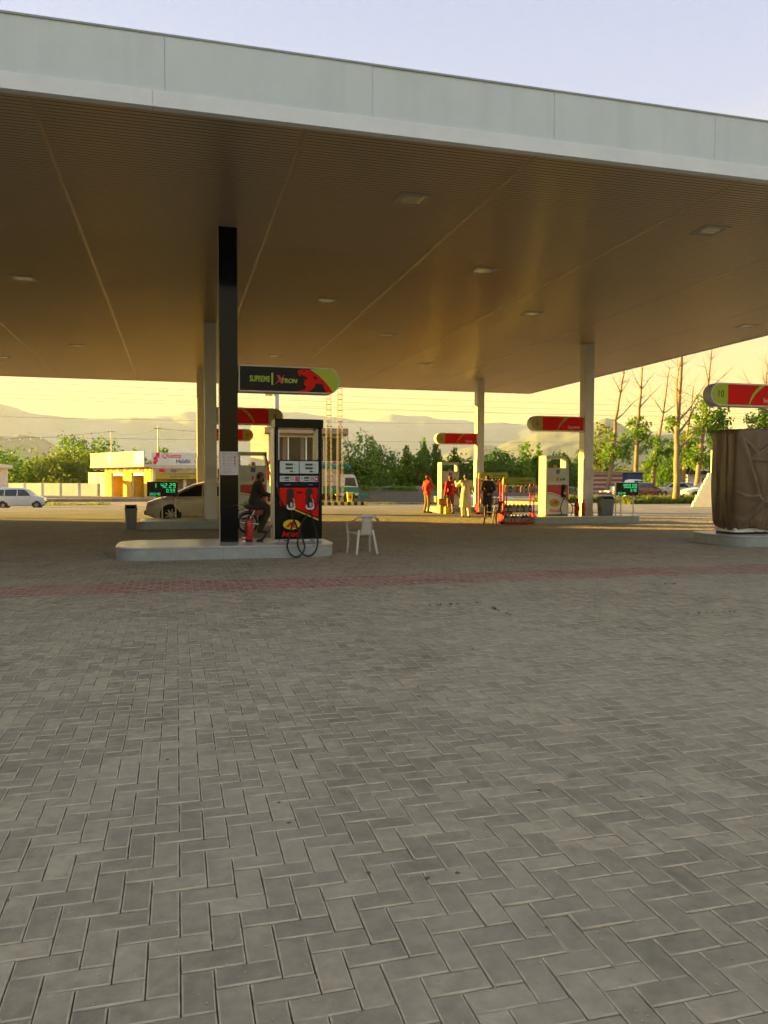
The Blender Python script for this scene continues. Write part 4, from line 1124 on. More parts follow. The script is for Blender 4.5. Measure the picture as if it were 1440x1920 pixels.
# ---- moulded plastic armchairs
def armchair(x, y, rz, lb, col):
    """monobloc chair, sitter faces +y"""
    t = thing('plastic_chair', lb, 'chair', (x, y, 0), rz, 'moulded plastic armchairs')
    m = col
    # seat shell
    nx, ny = 10, 10; g = G(); v = []
    for lay in (0, 1):
        for j in range(ny + 1):
            for i in range(nx + 1):
                u, w = i / nx * 2 - 1, j / ny * 2 - 1
                hw = .225 + .02 * w
                v.append((u * hw, w * .215, .425 + .012 * (u * u) + .012 * (w > .8) * -1 + .01 * w - (.022 if lay else 0)))
    n = (nx + 1) * (ny + 1); f = []
    for j in range(ny):
        for i in range(nx):
            a = j * (nx + 1) + i; q = (a, a + 1, a + nx + 2, a + nx + 1); f.append(q); f.append(tuple(k + n for k in reversed(q)))
    edge = [i for i in range(nx + 1)] + [(j + 1) * (nx + 1) + nx for j in range(ny)] + [ny * (nx + 1) + i for i in range(nx - 1, -1, -1)] + [j * (nx + 1) for j in range(ny - 1, 0, -1)]
    for a, b in zip(edge, edge[1:] + edge[:1]): f.append((a, b, b + n, a + n))
    g.add(v, f); g.build('seat', m, t, 50)
    # back: a centre splat and a bowed top rail
    g = G(); nz = 10; rows_ = []
    for k in range(nz + 1):
        s = k / nz; z = .41 + .37 * s; yb = -.20 - .10 * s; hw = .118 - .022 * math.sin(PI * min(1, s * 1.05)) + .03 * max(0, s - .8) * 5 * .2
        ring = []
        for i in range(9):
            u = i / 8 * 2 - 1; ring.append((u * hw, yb - .03 * (1 - u * u), z))
        for i in range(8, -1, -1):
            u = i / 8 * 2 - 1; ring.append((u * hw, yb - .03 * (1 - u * u) - .014, z))
        rows_.append(ring)
    g.rings(rows_); g.build('back_splat', m, t, 50)
    P = smooth_path([(-.285, .17, .635), (-.29, -.02, .645), (-.28, -.17, .675), (-.21, -.285, .745), (-.10, -.325, .785), (0, -.335, .79), (.10, -.325, .785), (.21, -.285, .745), (.28, -.17, .675), (.29, -.02, .645), (.285, .17, .635)], 5)
    g = G(); nn = len(P); rings_ = []
    for i, p in enumerate(P):
        a = P[max(0, i - 1)]; b = P[min(nn - 1, i + 1)]; d = (b - a).normalized(); side = Vector((d.y, -d.x, 0)).normalized()
        mid = 1 - min(1, abs(p.x) / .24)
        hh = .013 + .030 * max(0, mid) ** .7; ww = .030 - .012 * max(0, mid)
        rings_.append([tuple(p + side * (ww * math.cos(q)) + Vector((0, 0, hh * math.sin(q)))) for q in [2 * PI * k / 10 for k in range(10)]])
    g.rings(rings_); g.build('arm_rail', m, t, 60)
    g = G()
    for sx in (-1, 1):
        # flared front and rear legs, L section
        for (x0, y0, z0, x1, y1, z1) in ((.285 * sx, .185, .63, .255 * sx, .235, 0), ):
            g2 = G(); r = []
            for s in np.linspace(0, 1, 8):
                cx = x0 + (x1 - x0) * s - .03 * sx * math.sin(PI * s); cy_ = y0 + (y1 - y0) * s; z = z0 + (z1 - z0) * s; w = .030 + .010 * math.sin(PI * s)
                r.append([(cx - w * .5, cy_ - .02, z), (cx + w * .5, cy_ - .02, z), (cx + w * .5, cy_ + .018, z), (cx - w * .5, cy_ + .018, z)])
            g2.rings(r); g2.build('leg', m, t, 50, bevel=.005)
        g2 = G(); r = []
        for s in np.linspace(0, 1, 7):
            cx = (.15 + .075 * s) * sx; cy_ = -.225 - .075 * s; z = .50 * (1 - s); w = .042 - .010 * s
            r.append([(cx - w * .6, cy_ - .018, z), (cx + w * .6, cy_ - .018, z), (cx + w * .6, cy_ + .016, z), (cx - w * .6, cy_ + .016, z)])
        g2.rings(r); g2.build('leg', m, t, 50, bevel=.005)
    g = G(); g.box(-.035, .035, -.353, -.33, .788, .80); g.build('hand_slot', GREYS, t)
    return t
armchair(3.73, 15.78, .10, 'grey white plastic armchair standing alone right of the black pump', mat('chair_white', (.58, .57, .50), .5, var=.14, scale=6))
armchair(10.78, 25.5, R(28), 'dark brown plastic armchair in front of the lubricants rack', mat('chair_brown', (.085, .058, .042), .45, var=.12, scale=6))

# ---- lubricants racks
RACKR = mat('rack_red', (.60, .02, .012), .34, var=.08, scale=4)
RACKY = mat('rack_yellow', (.80, .62, .02), .35, var=.05)
HEADG = mat('rack_header_green', (.30, .38, .03), .4, var=.06)
BOTB = mat('bottle_black', (.015, .015, .016), .28, var=.1)
BOTG = mat('bottle_grey', (.20, .20, .21), .35, var=.2)
BOTR = mat('bottle_red', (.35, .015, .02), .35, var=.1)
BOTT = mat('bottle_tan', (.42, .30, .20), .45, var=.15)
def bottle_meshes():
    """square shouldered oil bottle"""
    body = G(); r = []
    for (w, d, z) in ((.058, .034, 0), (.062, .038, .01), (.062, .038, .19), (.05, .034, .225), (.02, .02, .245), (.02, .02, .26)):
        r.append([(x, y) + (z,) for x, y in [(-w, -d), (w, -d), (w, d), (-w, d)]])
    body.rings(r)
    cap = G().lathe([(.022, .258), (.022, .285)], n=10)
    lab = G().box(-.045, .045, -.0395, -.0382, .04, .15)
    return body, cap, lab
def rack(x, y, z, lb, rz, shelves, scale=1.0, gname='oil bottles on the racks', where=''):
    t = thing('lubricants_rack', lb, 'display rack', (x, y, z), rz, 'lubricants display racks')
    t.scale = (scale,) * 3
    W, D_ = .58, .22
    g = G(); g.lathe([(.042, .06), (.042, 1.40)], (-W, -.1, 0), 14); g.build('post', RACKR, t, 40)
    g = G(); g.lathe([(.043, 1.40), (.043, 1.50), (.030, 1.58), (.012, 1.64), (.002, 1.66)], (-W, -.1, 0), 14); g.build('post_tip', RACKY, t, 60)
    for px, py in ((W, -.1), (W, .2), (-W, .2)):
        g = G(); g.box(px - .018, px + .018, py - .018, py + .018, .06, 1.46); g.build('upright', RACKR, t)
    g = G(); g.prism([(-W + .06, 1.42), (W + .04, 1.42), (W + .045, 1.60), (W + .02, 1.645), (-W + .06, 1.645)], -.14, -.10); hd = g.build('header', HEADG, t, bevel=.006)
    text('Lubricants', .145, INK, hd, (.22, -.142, 1.525), sx=.85)
    g = G(); g.prism(arc(-.36, 1.53, .075, .045, 0, 360, 18)[:-1], -.1405, -.143); g.build('badge', SOLIVE, hd)
    for sz in shelves:
        g = G(); g.box(-W, W, -.13, .22, sz - .014, sz); g.build('shelf', RACKR, t)
    g = G(); g.box(-W - .06, W + .10, -.24, -.20, .03, .10); g.box(-W - .06, -W - .02, -.24, .24, .03, .10); g.box(W + .06, W + .10, -.24, .24, .03, .10); g.box(-W - .06, W + .10, -.24, .24, .02, .05); g.build('base_tray', RACKR, t, bevel=.004)
    for sx in (-1, 1):
        g = G(); g.prism([(-.24, .05), (.24, .05), (.24, .40), (.10, .42), (-.10, .34), (-.24, .30)], sx * (W + .05) - .012, sx * (W + .05) + .012, 'yz'); g.build('side_panel', RACKR, t, bevel=.01)
    for wx in (-.75, .82):
        g = G(); g.lathe([(.05, -.02), (.05, .02)], (wx * .9, -.2, .05), 12, 'y'); g.build('caster', SBLACK, t)
    return t
BODY, CAP, LAB = bottle_meshes()
BME = {}
for nme, mm in (('black', BOTB), ('grey', BOTG), ('red', BOTR), ('tan', BOTT)):
    b = BODY.mesh('bottle'); b.materials.append(mm); BME[nme] = b
CME = CAP.mesh('cap'); CME.materials.append(BOTR)
LME = LAB.mesh('bottle_label'); LME.materials.append(GREYS)
def bottle(x, y, z, rz, kind, s, lb, grp):
    t = link('oil_bottle', BME[kind]); t.location = (x, y, z); t.rotation_euler = (0, 0, rz); t.scale = (s, s, s)
    tag(t, lb, 'bottle', grp)
    c = link('cap', CME, t); l = link('label_patch', LME, t)
rack(11.66, 25.45, 0, 'red lubricants rack with green header and yellow tipped post beside pump 6', 0, (.42, .83, 1.12))
ORD = ['first', 'second', 'third', 'fourth', 'fifth', 'sixth', 'seventh', 'eighth']
rowsp = [(.05, 'lower tray', 1.05), (.42, 'lower middle shelf', 1.0), (.83, 'upper middle shelf', 1.15), (1.12, 'top shelf', .92)]
for sz, nm, sc in rowsp:
    n = 7 if sz > .1 else 8
    kinds = {'lower tray': ['black', 'grey', 'black'], 'lower middle shelf': ['black', 'black', 'grey'], 'upper middle shelf': ['black', 'tan', 'black', 'tan'], 'top shelf': ['tan', 'black', 'tan', 'red']}[nm]
    for i in range(n):
        if sz == .83: continue
        kd = kinds[i % len(kinds)]
        bottle(11.66 - .46 + .92 * i / (n - 1), 25.42 + random.uniform(-.02, .02), sz + .002, random.uniform(-.2, .2), kd, sc * random.uniform(.95, 1.05),
               f'{kd} oil bottle on the {nm} of the near rack, {ORD[i]} from left', 'oil bottles on the near rack')
rack(13.98, 33.3, 0, 'distant red lubricants rack with green header behind the person in dark clothes', 0, (.42, .83, 1.12), 1.16)
for sz, nm in ((.42, 'lower'), (.83, 'middle'), (1.12, 'upper')):
    for i in range(7):
        kd = ['tan', 'grey', 'red', 'black'][(i * 3 + int(sz * 10)) % 4]
        bottle(13.98 - .5 + 1.05 * i / 6, 33.3, sz * 1.16 + .003, 0, kd, 1.1, f'{kd} oil bottle on the {nm} shelf of the distant rack, {ORD[i]} from left', 'oil bottles on the distant rack')

# boxes and a yellow can by the far pump
CARD = mat('cardboard', (.30, .20, .11), .8, var=.15, scale=5)
def carton(x, y, z, w, d, h, rz, lb, m=CARD):
    t = thing('carton', lb, 'box', (x, y, z), rz)
    g = G(); g.box(-w / 2, w / 2, -d / 2, d / 2, 0, h); g.build('box_body', m, t, bevel=.006)
    g = G(); g.box(-w / 2 - .001, w / 2 + .001, -.03, .03, h, h + .002); g.build('tape', BOTT, t)
    g = G(); g.box(-w / 2, -.003, -d / 2, d / 2, h, h + .006); g.build('flap', m, t)
carton(12.10, 34.7, 0, .45, .4, .40, .1, 'grey carton on the ground by the distant pump island', mat('grey_card', (.22, .20, .17), .8, var=.15))
carton(12.08, 34.72, .408, .42, .36, .28, -.1, 'brown carton stacked on the grey carton by the distant pump')
t = thing('jerry_can', 'yellow jerry can standing beside the second person in red', 'can', (12.05, 34.0, 0), .2)
g = G(); g.box(-.12, .12, -.09, .09, 0, .32); g.build('can_body', RACKY, t, bevel=.03)
g = G(); g.tube(smooth_path([(-.08, 0, .32), (-.06, 0, .37), (.03, 0, .37), (.05, 0, .32)]), .012, 8); g.build('handle', RACKY, t, 60)
g = G(); g.cyl((.08, 0, .31), (.08, 0, .355), .025); g.build('cap', RACKR, t)
# ================================================================== BUILDINGS, WALLS, POLES
PLAST = mat('white_plaster', (.66, .64, .60), .8, var=.10, scale=.8, bump=.2, bscale=20, stain=((.42, .38, .32), (.8, .8, .25), .5))
YEL = mat('yellow_paint', (.74, .46, .03), .7, var=.14, scale=1.6, stain=((.45, .28, .05), (1.5, 1.5, .5), .6))
SHUT = mat('dark_interior', (.05, .042, .038), .7, var=.3, scale=1.5)
GLASSD = mat('window_glass', (.035, .030, .024), .12, var=.3, spec=.25)
FLEX = mat('banner_white', (.62, .66, .68), .5, var=.06, scale=1)
FLEXY = mat('banner_yellow', (.78, .46, .05), .5, var=.14, scale=.9)
BROWN = mat('brown_trim', (.20, .13, .09), .7, var=.2)
def frame_thing(name, label, cat, p0, p1, z, group=None):
    """origin at p0, local x runs to p1, local -y is the face seen"""
    a = math.atan2(p1[1] - p0[1], p1[0] - p0[0])
    return thing(name, label, cat, (p0[0], p0[1], z), a, group), math.dist(p0, p1)

# station shop beyond the left edge of the view (it throws the long evening shadow over the forecourt)
t = thing('station_shop', 'low pale station shop building left of the forecourt, outside the view', 'building', (-26.5, 16, 0))
g = G(); g.box(-7.5, 7.5, -26, 22.8, -.9, 7.2); g.build('wall', PLAST, t)
g = G(); g.box(-7.8, 7.8, -26.3, 23.0, 7.202, 7.5); g.build('roof', FTRIM, t)
for k in range(7):
    g = G(); g.box(7.5, 7.56, -22 + k * 6, -18 + k * 6, .3, 2.9); w_ = g.build('window', GLASSD, t)
    g = G(); g.box(7.5, 7.6, -22.1 + k * 6, -17.9 + k * 6, 2.9, 3.0); g.box(7.5, 7.6, -22.1 + k * 6, -22 + k * 6, .3, 2.9); g.box(7.5, 7.6, -18 + k * 6, -17.9 + k * 6, .3, 2.9); g.build('frame', ALU, w_)

# sunlit yellow shops
t, L = frame_thing('shop_building', 'sunlit yellow roadside shop with two open shutters and a banner fascia', 'building', (-9.0, 102), (-2.75, 92), -.4)
g = G()
doors = [(2.6, 5.4), (7.4, 10.2)]
xs = [1.0] + [v for d in doors for v in d] + [L]
g.box(1.0, L, 3.2, 7, 0, 3.45); g.build('wall', PLAST, t)
for a, b in ((1.0, 2.6), (5.4, 7.4), (10.2, L)):
    g = G(); g.box(a, b, 0, 3.2, 0, 3.45); g.build('pillar', YEL, t, bevel=.02)
for a, b in doors:
    g = G(); g.box(a, b, 0, .5, 2.85, 3.45); g.build('lintel', YEL, t)
    g = G(); g.box(a + .05, b - .05, 3.0, 3.15, 0, 2.85); g.build('inner_wall', SHUT, t)
    g = G(); g.box(a + .02, a + .14, .1, .2, 0, 2.85); g.box(b - .14, b - .02, .1, .2, 0, 2.85); g.build('door_frame', WHITEP, t)
    g = G(); g.box(a + .05, b - .05, .15, .45, 2.5, 2.84); g.build('shutter_box', GREYP, t)
    g = G(); g.box(b - .9, b - .1, -.05, .0, 2.95, 3.3); g.build('wall_unit', BROWN, t)
g = G(); g.box(-.6, L + .3, -1.1, 3, 3.45, 3.75); g.build('slab', PLAST, t, bevel=.02)
g = G(); g.box(-.4, 3.9, -1.12, -.95, 3.76, 5.2); b_ = g.build('banner', FLEXY, t)
text('Cafe', .75, mat('faded_orange', (.72, .34, .10), .6), b_, (1.2, -1.125, 4.75), shear=.2)
text('Hotel', .5, mat('faded_orange', (.72, .34, .10), .6), b_, (2.0, -1.125, 4.15))
g = G(); g.box(3.95, 4.8, -1.16, -.95, 3.8, 5.25); b_ = g.build('banner', FLEX, t)
for k in range(4):
    g = G(); g.box(4.15, 4.6, -1.175, -1.162, 3.95 + k * .3, 4.12 + k * .3); g.build('letter', INK, b_)
g = G(); g.box(4.85, 9.9, -1.12, -.95, 3.76, 5.2); b_ = g.build('banner', FLEXY, t)
text('Karachi', .8, mat('faded_red', (.70, .24, .08), .6), b_, (7.4, -1.125, 4.55), shear=.25)
g = G(); g.box(9.95, L + .3, -1.12, -.95, 3.76, 5.2); b_ = g.build('banner', mat('banner_pale_blue', (.50, .60, .66), .5), t)
text('ATL', .7, BLUE, b_, (10.9, -1.125, 4.6), bold=.02)
for a in np.arange(-.2, L, 1.6):
    g = G(); g.tube(smooth_path([(a, -1.0, 3.44), (a + .4, -1.0, 3.2), (a + .8, -1.0, 3.12), (a + 1.2, -1.0, 3.22), (a + 1.6, -1.0, 3.44)], 4), .04, 5); g.build('bunting', BROWN, t)

t, L = frame_thing('shop_building', 'white fronted restaurant with a red and blue lettered banner, behind the beige car', 'building', (-2.6, 91.6), (7.5, 92.6), -.4)
g = G(); g.box(0, L, 3.5, 8, 0, 3.6); g.build('wall', SHUT, t)
for a in (0, 3.4, 6.9, L - .3):
    g = G(); g.box(a, a + .3, 0, 3.5, 0, 3.6); g.build('pillar', PLAST, t)
g = G(); g.box(-.2, L + .2, -.6, 3.5, 3.3, 3.6); g.build('slab', PLAST, t)
g = G(); g.box(-.1, 7.3, -.75, -.6, 3.62, 5.05); b_ = g.build('banner', FLEX, t)
text('Quetta', .72, RINK, b_, (2.0, -.755, 4.68), shear=.25, bold=.012); text('Habibi', .62, BLUE, b_, (3.3, -.755, 4.08), bold=.02); text('Restaurant', .42, GREYS, b_, (5.4, -.755, 4.05))
for cx in (.35, 6.8):
    for k in range(5):
        g = G(); g.prism(arc(cx + random.uniform(-.2, .2), 3.9 + .24 * k, .22, .20, 0, 360, 10)[:-1], -.752, -.757 - .001 * k); g.build('banner_flower', MAG if k % 2 else SRED, b_)
g = G(); g.box(4.6, 6.6, -.757, -.752, 4.6, 4.64); g.box(4.6, 6.6, -.757, -.752, 4.75, 4.79); g.build('banner_rule', GREYS, b_)
g = G(); g.box(.3, 7.2, -.5, -.45, 2.75, 3.28); b_ = g.build('menu_board', mat('menu_board', (.45, .32, .26), .6, var=.4, scale=2.2), t)
for k in range(5):
    g = G(); g.prism(arc(1.0 + k * 1.3, 3.02, .38, .17, 0, 360, 14)[:-1], -.502, -.507); g.build('dish', [SRED, BROWN, SOLIVE, BOTT, SRED][k], b_)
g = G(); g.box(.3, 4.9, -.4, -.35, 2.1, 2.72); b_ = g.build('banner', SOLIVE, t); text('Lubricants', .5, INK, b_, (2.9, -.405, 2.4))
g = G(); g.box(4.95, 7.2, -.4, -.35, 2.3, 2.72); b_ = g.build('banner', FLEX, t); text('Service', .3, BLUE, b_, (6.0, -.405, 2.5))
for k in range(3):
    g = G(); g.box(.4, 5.0, .3, .9, .5 + .55 * k, .54 + .55 * k); g.build('shelf', RACKR, t)

# boundary walls
def plain_wall(label, p0, p1, z, h, m, th=.22):
    t, L = frame_thing('boundary_wall', label, 'wall', p0, p1, z, 'boundary walls')
    g = G(); g.box(0, L, 0, th, -.3, h); g.build('wall_body', m, t)
    n = max(2, round(L / 3.2))
    for k in range(n + 1):
        x = L * k / n; g = G(); g.box(x - .16, x + .16, -.06, th + .06, -.3, h + .03); g.build('pier', m, t)
    return t, L
plain_wall('long whitewashed boundary wall left of the yellow shop, sunlit', (-24, 113), (-9.6, 102.6), -.4, 1.55, PLAST)
t, L = plain_wall('short tall whitewashed wall joined to the yellow shop', (-10.6, 104.6), (-8.4, 101.2), -.4, 2.9, PLAST)
# block wall with a scalloped top: every block a piece
BLOCK = mat('concrete_block', (.19, .19, .175), .9, var=.25, scale=3, bump=.4, bscale=25)
MORT = mat('block_mortar', (.27, .265, .245), .95, var=.15)
t, L = frame_thing('block_wall', 'grey concrete block wall with a scalloped top in front of the trees', 'wall', (17.6, 81.6), (40.0, 72.2), -.72)
g = G(); pts = [(0, -.2)]
def scal(x): return 1.42 + .36 * abs(math.sin(PI * x / 3.1))
for x in np.linspace(0, L, 120): pts.append((x, scal(x) - .05))
pts.append((L, -.2)); pts = [pts[0]] + pts[1:-1] + [pts[-1]]
g.prism(list(reversed(pts)), .02, .16); g.build('mortar_core', MORT, t)
bw, bh = .46, .23
gB = G().box(-bw / 2 + .014, bw / 2 - .014, -.015, .195, -bh / 2 + .012, bh / 2 - .012); BM_ = gB.mesh('block'); BM_.materials.append(BLOCK)
nb = 0
restb = G()
for r_ in range(8):
    for k in range(int(L / bw)):
        x = (k + .5 + .5 * (r_ % 2)) * bw; z = (r_ + .5) * bh
        if z + bh / 2 > scal(x): continue
        if nb < 300:
            o = link('block', BM_, t); o.location = (x, random.gauss(0, .008), z); nb += 1
        else: restb.box(x - bw / 2 + .014, x + bw / 2 - .014, -.015, .195, z - bh / 2 + .012, z + bh / 2 - .012)
if restb.v: stuff(restb.build('blocks', BLOCK, t))
for k in range(int(L / 6.2) + 1):
    g = G(); g.box(k * 6.2 - .14, k * 6.2 + .14, -.06, .24, -.2, 1.75); g.build('pier', BLOCK, t)

# white corner of a building at the left edge
t = thing('white_building', 'plain white building with a projecting roof slab at the left edge', 'building', (-24.0, 98, -.5))
g = G(); g.box(-5, 4.1, 0, 6, 0, 3.45); g.build('wall', PLAST, t)
g = G(); g.box(-5.2, 4.6, -.4, 6.4, 3.452, 3.85); g.build('roof_slab', WHITEP, t, bevel=.03)
g = G(); g.box(3.9, 4.35, -.25, .1, 3.0, 3.45); g.build('bracket', PLAST, t)

# two storey restaurant with a red fascia
t = thing('restaurant_building', 'two storey restaurant with red fascia lettering and glazed upper floor behind the truck', 'building', (13.4, 88, -.72))
g = G(); g.box(-3.4, 5.1, .6, 10, 0, 7.5); g.build('wall', PLAST, t)
g = G(); g.box(-3.9, 5.6, -.7, 10.2, 7.502, 8.2); rf = g.build('roof', BROWN, t, bevel=.03)
g = G(); g.box(-3.9, 5.6, -.75, -.71, 7.6, 8.1); g.build('roof_edge', mat('pale_brown', (.36, .26, .20), .7), rf)
for k in range(4):
    x = -3.1 + k * 2.05
    g = G(); g.box(x, x + 1.9, .45, .58, 4.5, 7.2); w_ = g.build('window', GLASSD, t)
    g = G(); g.box(x - .12, x, .4, .6, 4.4, 7.3); g.box(x + 1.9, x + 1.93, .4, .6, 4.4, 7.3); g.box(x, x + 1.9, .4, .6, 7.2, 7.3); g.box(x, x + 1.9, .4, .6, 4.4, 4.5); g.build('frame', WHITEP, w_)
    g = G(); g.box(x + 1.35, x + 1.8, .40, .44, 4.55, 7.15); g.build('curtain', mat('curtain', (.16, .13, .10), .8, var=.2), w_)
g = G(); g.box(-3.7, 5.35, -.3, .55, 2.35, 4.35); fb = g.build('fascia', mat('restaurant_red', (.50, .012, .015), .45, var=.06, spec=.3), t, bevel=.02)
text('Moon Food', 1.25, WINK, fb, (-.2, -.306, 3.4), bold=.02); text('Moon', .9, mat('dull_gold', (.45, .25, .03), .5), fb, (4.2, -.306, 3.3))
for k in range(3):
    g = G(); g.box(-3 + k * 2.7, -.9 + k * 2.7, .45, .58, .1, 2.2); g.build('door', GLASSD, t)
for q in ((5.2, 3.5), (5.35, 1.0)):
    g = G(); g.tube(smooth_path([(q[0], .3, 7.4), (q[0] + .35, .3, 6), (q[0] + .15, .3, 4), (q[0], .3, q[1])], 4), .04, 6); g.build('drain_pipe', WHITEP, t, 60)
t = thing('stair_tower', 'sunlit cream stair tower with a grey water tank beside the restaurant', 'building', (9.1, 89, -.72), R(-38))
g = G(); g.box(-1.2, 1.2, 0, 2.4, 0, 8.3); g.build('wall', mat('cream_plaster', (.70, .64, .48), .8, var=.1), t)
g = G(); g.prism([(-1.2, 8.3), (.9, 8.3), (1.2, 8.9), (-1.0, 9.3)], .1, 2.2); g.build('parapet', MATS['cream_plaster'], t)
g = G(); g.lathe([(.62, 0), (.62, 1.0), (.55, 1.18), (.2, 1.25)], (.3, 1.2, 8.6), 18); g.build('water_tank', BING, t, 50)
g = G(); g.box(1.3, 1.36, .2, 1.9, 1.5, 6.8); b_ = g.build('side_banner', SRED, t)
for k in range(5):
    g = G(); g.box(1.362, 1.37, .5, 1.6, 1.9 + k, 2.5 + k); g.build('banner_print', BOTT, b_)

# tall pylon pole with a red sign flag
t = thing('sign_pole', 'tall pale sign pole rising behind the red sign 8', 'pole', (10.4, 84, -.72))
g = G(); g.cyl((0, 0, 0), (0, 0, 18), .32, .26, 14); g.build('pole_shaft', mat('pole_pale_blue', (.45, .50, .54), .5), t, 60)
g = G(); g.box(-1.2, -.4, -.05, .05, 11.3, 12.9); f_ = g.build('flag_panel', FLEXY, t)
for k in range(3):
    g = G(); g.tube(smooth_path([(-1.1 + .22 * k, -.07, 11.6), (-1.0 + .22 * k, -.07, 12.0), (-1.08 + .22 * k, -.07, 12.4), (-.95 + .22 * k, -.07, 12.7)], 4), .05, 5); g.build('script_stroke', SRED, f_)

# lattice poles
LATT = mat('rusty_galvanised', (.19, .14, .07), .6, metal=.2, var=.3, scale=2, stain=((.36, .34, .30), (1, 1, .15), .8))
def lattice_pole(x, y, lb, lean=0.0):
    t = thing('lattice_pole', lb, 'pole', (x, y, -.72), .15, 'steel lattice poles')
    Hh = 13.5; w0, w1 = .27, .17
    rails = []
    for sx in (-1, 1):
        for sy in (-1, 1):
            g = G(); g.tube([(sx * w0, sy * w0 * .6, 0), (sx * w1, sy * w1 * .6, Hh)], .019, 5); g.build('rail', LATT, t)
    n = 26
    for k in range(n):
        z = .2 + (Hh - .4) * k / n; z2 = .2 + (Hh - .4) * (k + 1) / n; a = w0 + (w1 - w0) * z / Hh; b = w0 + (w1 - w0) * z2 / Hh
        g = G(); g.tube([(-a, -a * .6, z), (a, -a * .6, z)], .02, 4); g.tube([(-a, a * .6, z), (a, a * .6, z)], .02, 4)
        if z < 7.5: 
            s = 1 if k % 2 else -1
            g.tube([(-a * s, -a * .6, z), (b * s, -b * .6, z2)], .016, 4); g.tube([(a * s, -a * .6, z), (-b * s, -b * .6, z2)], .016, 4)
        g.build('rung', LATT, t)
    g = G(); g.box(-.5, .5, -.35, .35, -.1, .12); g.build('footing', MORT, t)
    return t
lattice_pole(13.6, 71, 'rusty lattice pole left of the other, in front of the truck')
lattice_pole(14.72, 71.3, 'rusty lattice pole right of the other, by the truck cab')

# painted kerb, yellow bin and plank pile at the roadside
KY = mat('kerb_yellow', (.68, .50, .02), .7, var=.2, scale=5); KB = mat('kerb_black', (.03, .03, .03), .8, var=.2)
t = thing('painted_kerb', 'black and yellow painted kerb below the lattice poles', 'kerb', (12.6, 69.5, -.72), R(2))
for k in range(14):
    g = G(); g.box(k * .31, k * .31 + .30, 0, .3, -.05, .32); g.build('kerb_block', KY if k % 2 else KB, t, bevel=.02)
t = thing('litter_bin', 'yellow litter bin on a post in front of the truck', 'waste bin', (15.42, 70.2, -.72))
g = G(); g.hexa([(-.2, -.16, .25), (.2, -.16, .25), (.2, .16, .25), (-.2, .16, .25)], [(-.27, -.2, 1.15), (.27, -.2, 1.15), (.27, .2, 1.15), (-.27, .2, 1.15)]); g.build('body', RACKY, t, bevel=.02)
g = G(); g.box(-.29, .29, -.22, .22, 1.15, 1.22); g.build('rim', RACKY, t); g = G(); g.cyl((0, 0, 0), (0, 0, .26), .05); g.build('post', SBLACK, t)
g = G(); g.prism(arc(0, .75, .1, .16, 0, 360, 14)[:-1], -.202, -.212); g.build('mark', SRED, t)
t = thing('plank_pile', 'leaning pile of old brown planks at the end of the block wall', 'planks', (18.4, 77.2, -.72), R(-8))
for k in range(7):
    g = G(); g.hexa([(-1.4, -.05 + k * .12, .85 + .03 * k), (-1.4, .05 + k * .12, .88 + .03 * k), (1.6, .05 + k * .12, .18), (1.6, -.05 + k * .12, .15)], [(-1.4, -.08 + k * .12, 1.05 + .03 * k), (-1.4, .02 + k * .12, 1.08 + .03 * k), (1.6, .02 + k * .12, .38), (1.6, -.08 + k * .12, .35)])
    g.xf(Matrix.Rotation(R(2.5 * k - 8), 4, 'Z')).build('plank', mat('old_plank', (.20, .13, .10), .85, var=.3, scale=4), t)

# kiosk at the right: striped shutters and a blue container half
t = thing('kiosk', 'small roadside kiosk with red and white striped wall and blue end', 'kiosk', (47.6, 83.6, -.01), R(-20))
for k in range(10):
    g = G(); g.box(0, 3.8, 0, 3, k * .26, k * .26 + .258); g.build('stripe_board', [mat('stripe_red', (.34, .09, .07), .7, var=.15), mat('stripe_white', (.50, .42, .38), .7, var=.15)][k % 2], t)
for k in range(12):
    g = G(); g.box(3.82 + k * .2, 4.0 + k * .2, (k % 2) * .05, 3, 0, 2.6); g.build('corrugated_panel', mat('container_blue', (.02, .07, .24), .5, var=.15), t)
g = G(); g.box(-.1, 6.35, -.25, 3.1, 2.602, 2.72); g.build('roof', GREYP, t)
# small white booth with roof lettering
t = thing('guard_booth', 'small white booth with roof lettering behind the parked cars', 'building', (62.2, 85, -.01), R(-25))
g = G(); g.box(0, 5, 0, 4, 0, 2.5); g.build('wall', PLAST, t)
g = G(); g.box(-.5, 5.4, -.8, 4.2, 2.502, 2.75); g.build('roof_slab', SBLACK, t)
g = G(); g.box(-.5, 5.4, -.82, -.75, 2.76, 3.5); b_ = g.build('roof_sign', SBLACK, t); text('MARDAN', .72, WINK, b_, (2.4, -.826, 3.12), bold=.02)
g = G(); g.box(1.6, 2.3, -.05, 0, 0, 2.0); g.build('door', BROWN, t)
g = G(); g.tube([(2.6, -.3, 0), (2.7, -.3, 1.2), (2.55, -.3, 2.4)], [.2, .12, .25], 6); g.build('furled_curtain', mat('curtain_green', (.02, .22, .12), .8), t)
# stepped white plinth of the station's price totem
t = thing('totem_base', 'stepped white masonry base, brightly sunlit, left of the covered pump', 'sign base', (31.35, 40.2, -.005), R(-32))
TOT = mat('white_masonry', (.72, .70, .62), .7, var=.08, scale=2)
for k in range(6):
    x0 = -1.35 + .16 * k; z0 = .0 + .34 * k
    g = G(); g.prism([(x0, z0), (1.3, z0), (1.3, z0 + .338), (x0 + .10, z0 + .338)], -.5 + .02 * k, .5 - .02 * k); g.build('course', TOT, t, bevel=.01)
g = G(); g.box(-.28, 1.2, -.36, .36, 2.04, 3.4); g.build('shaft', TOT, t)

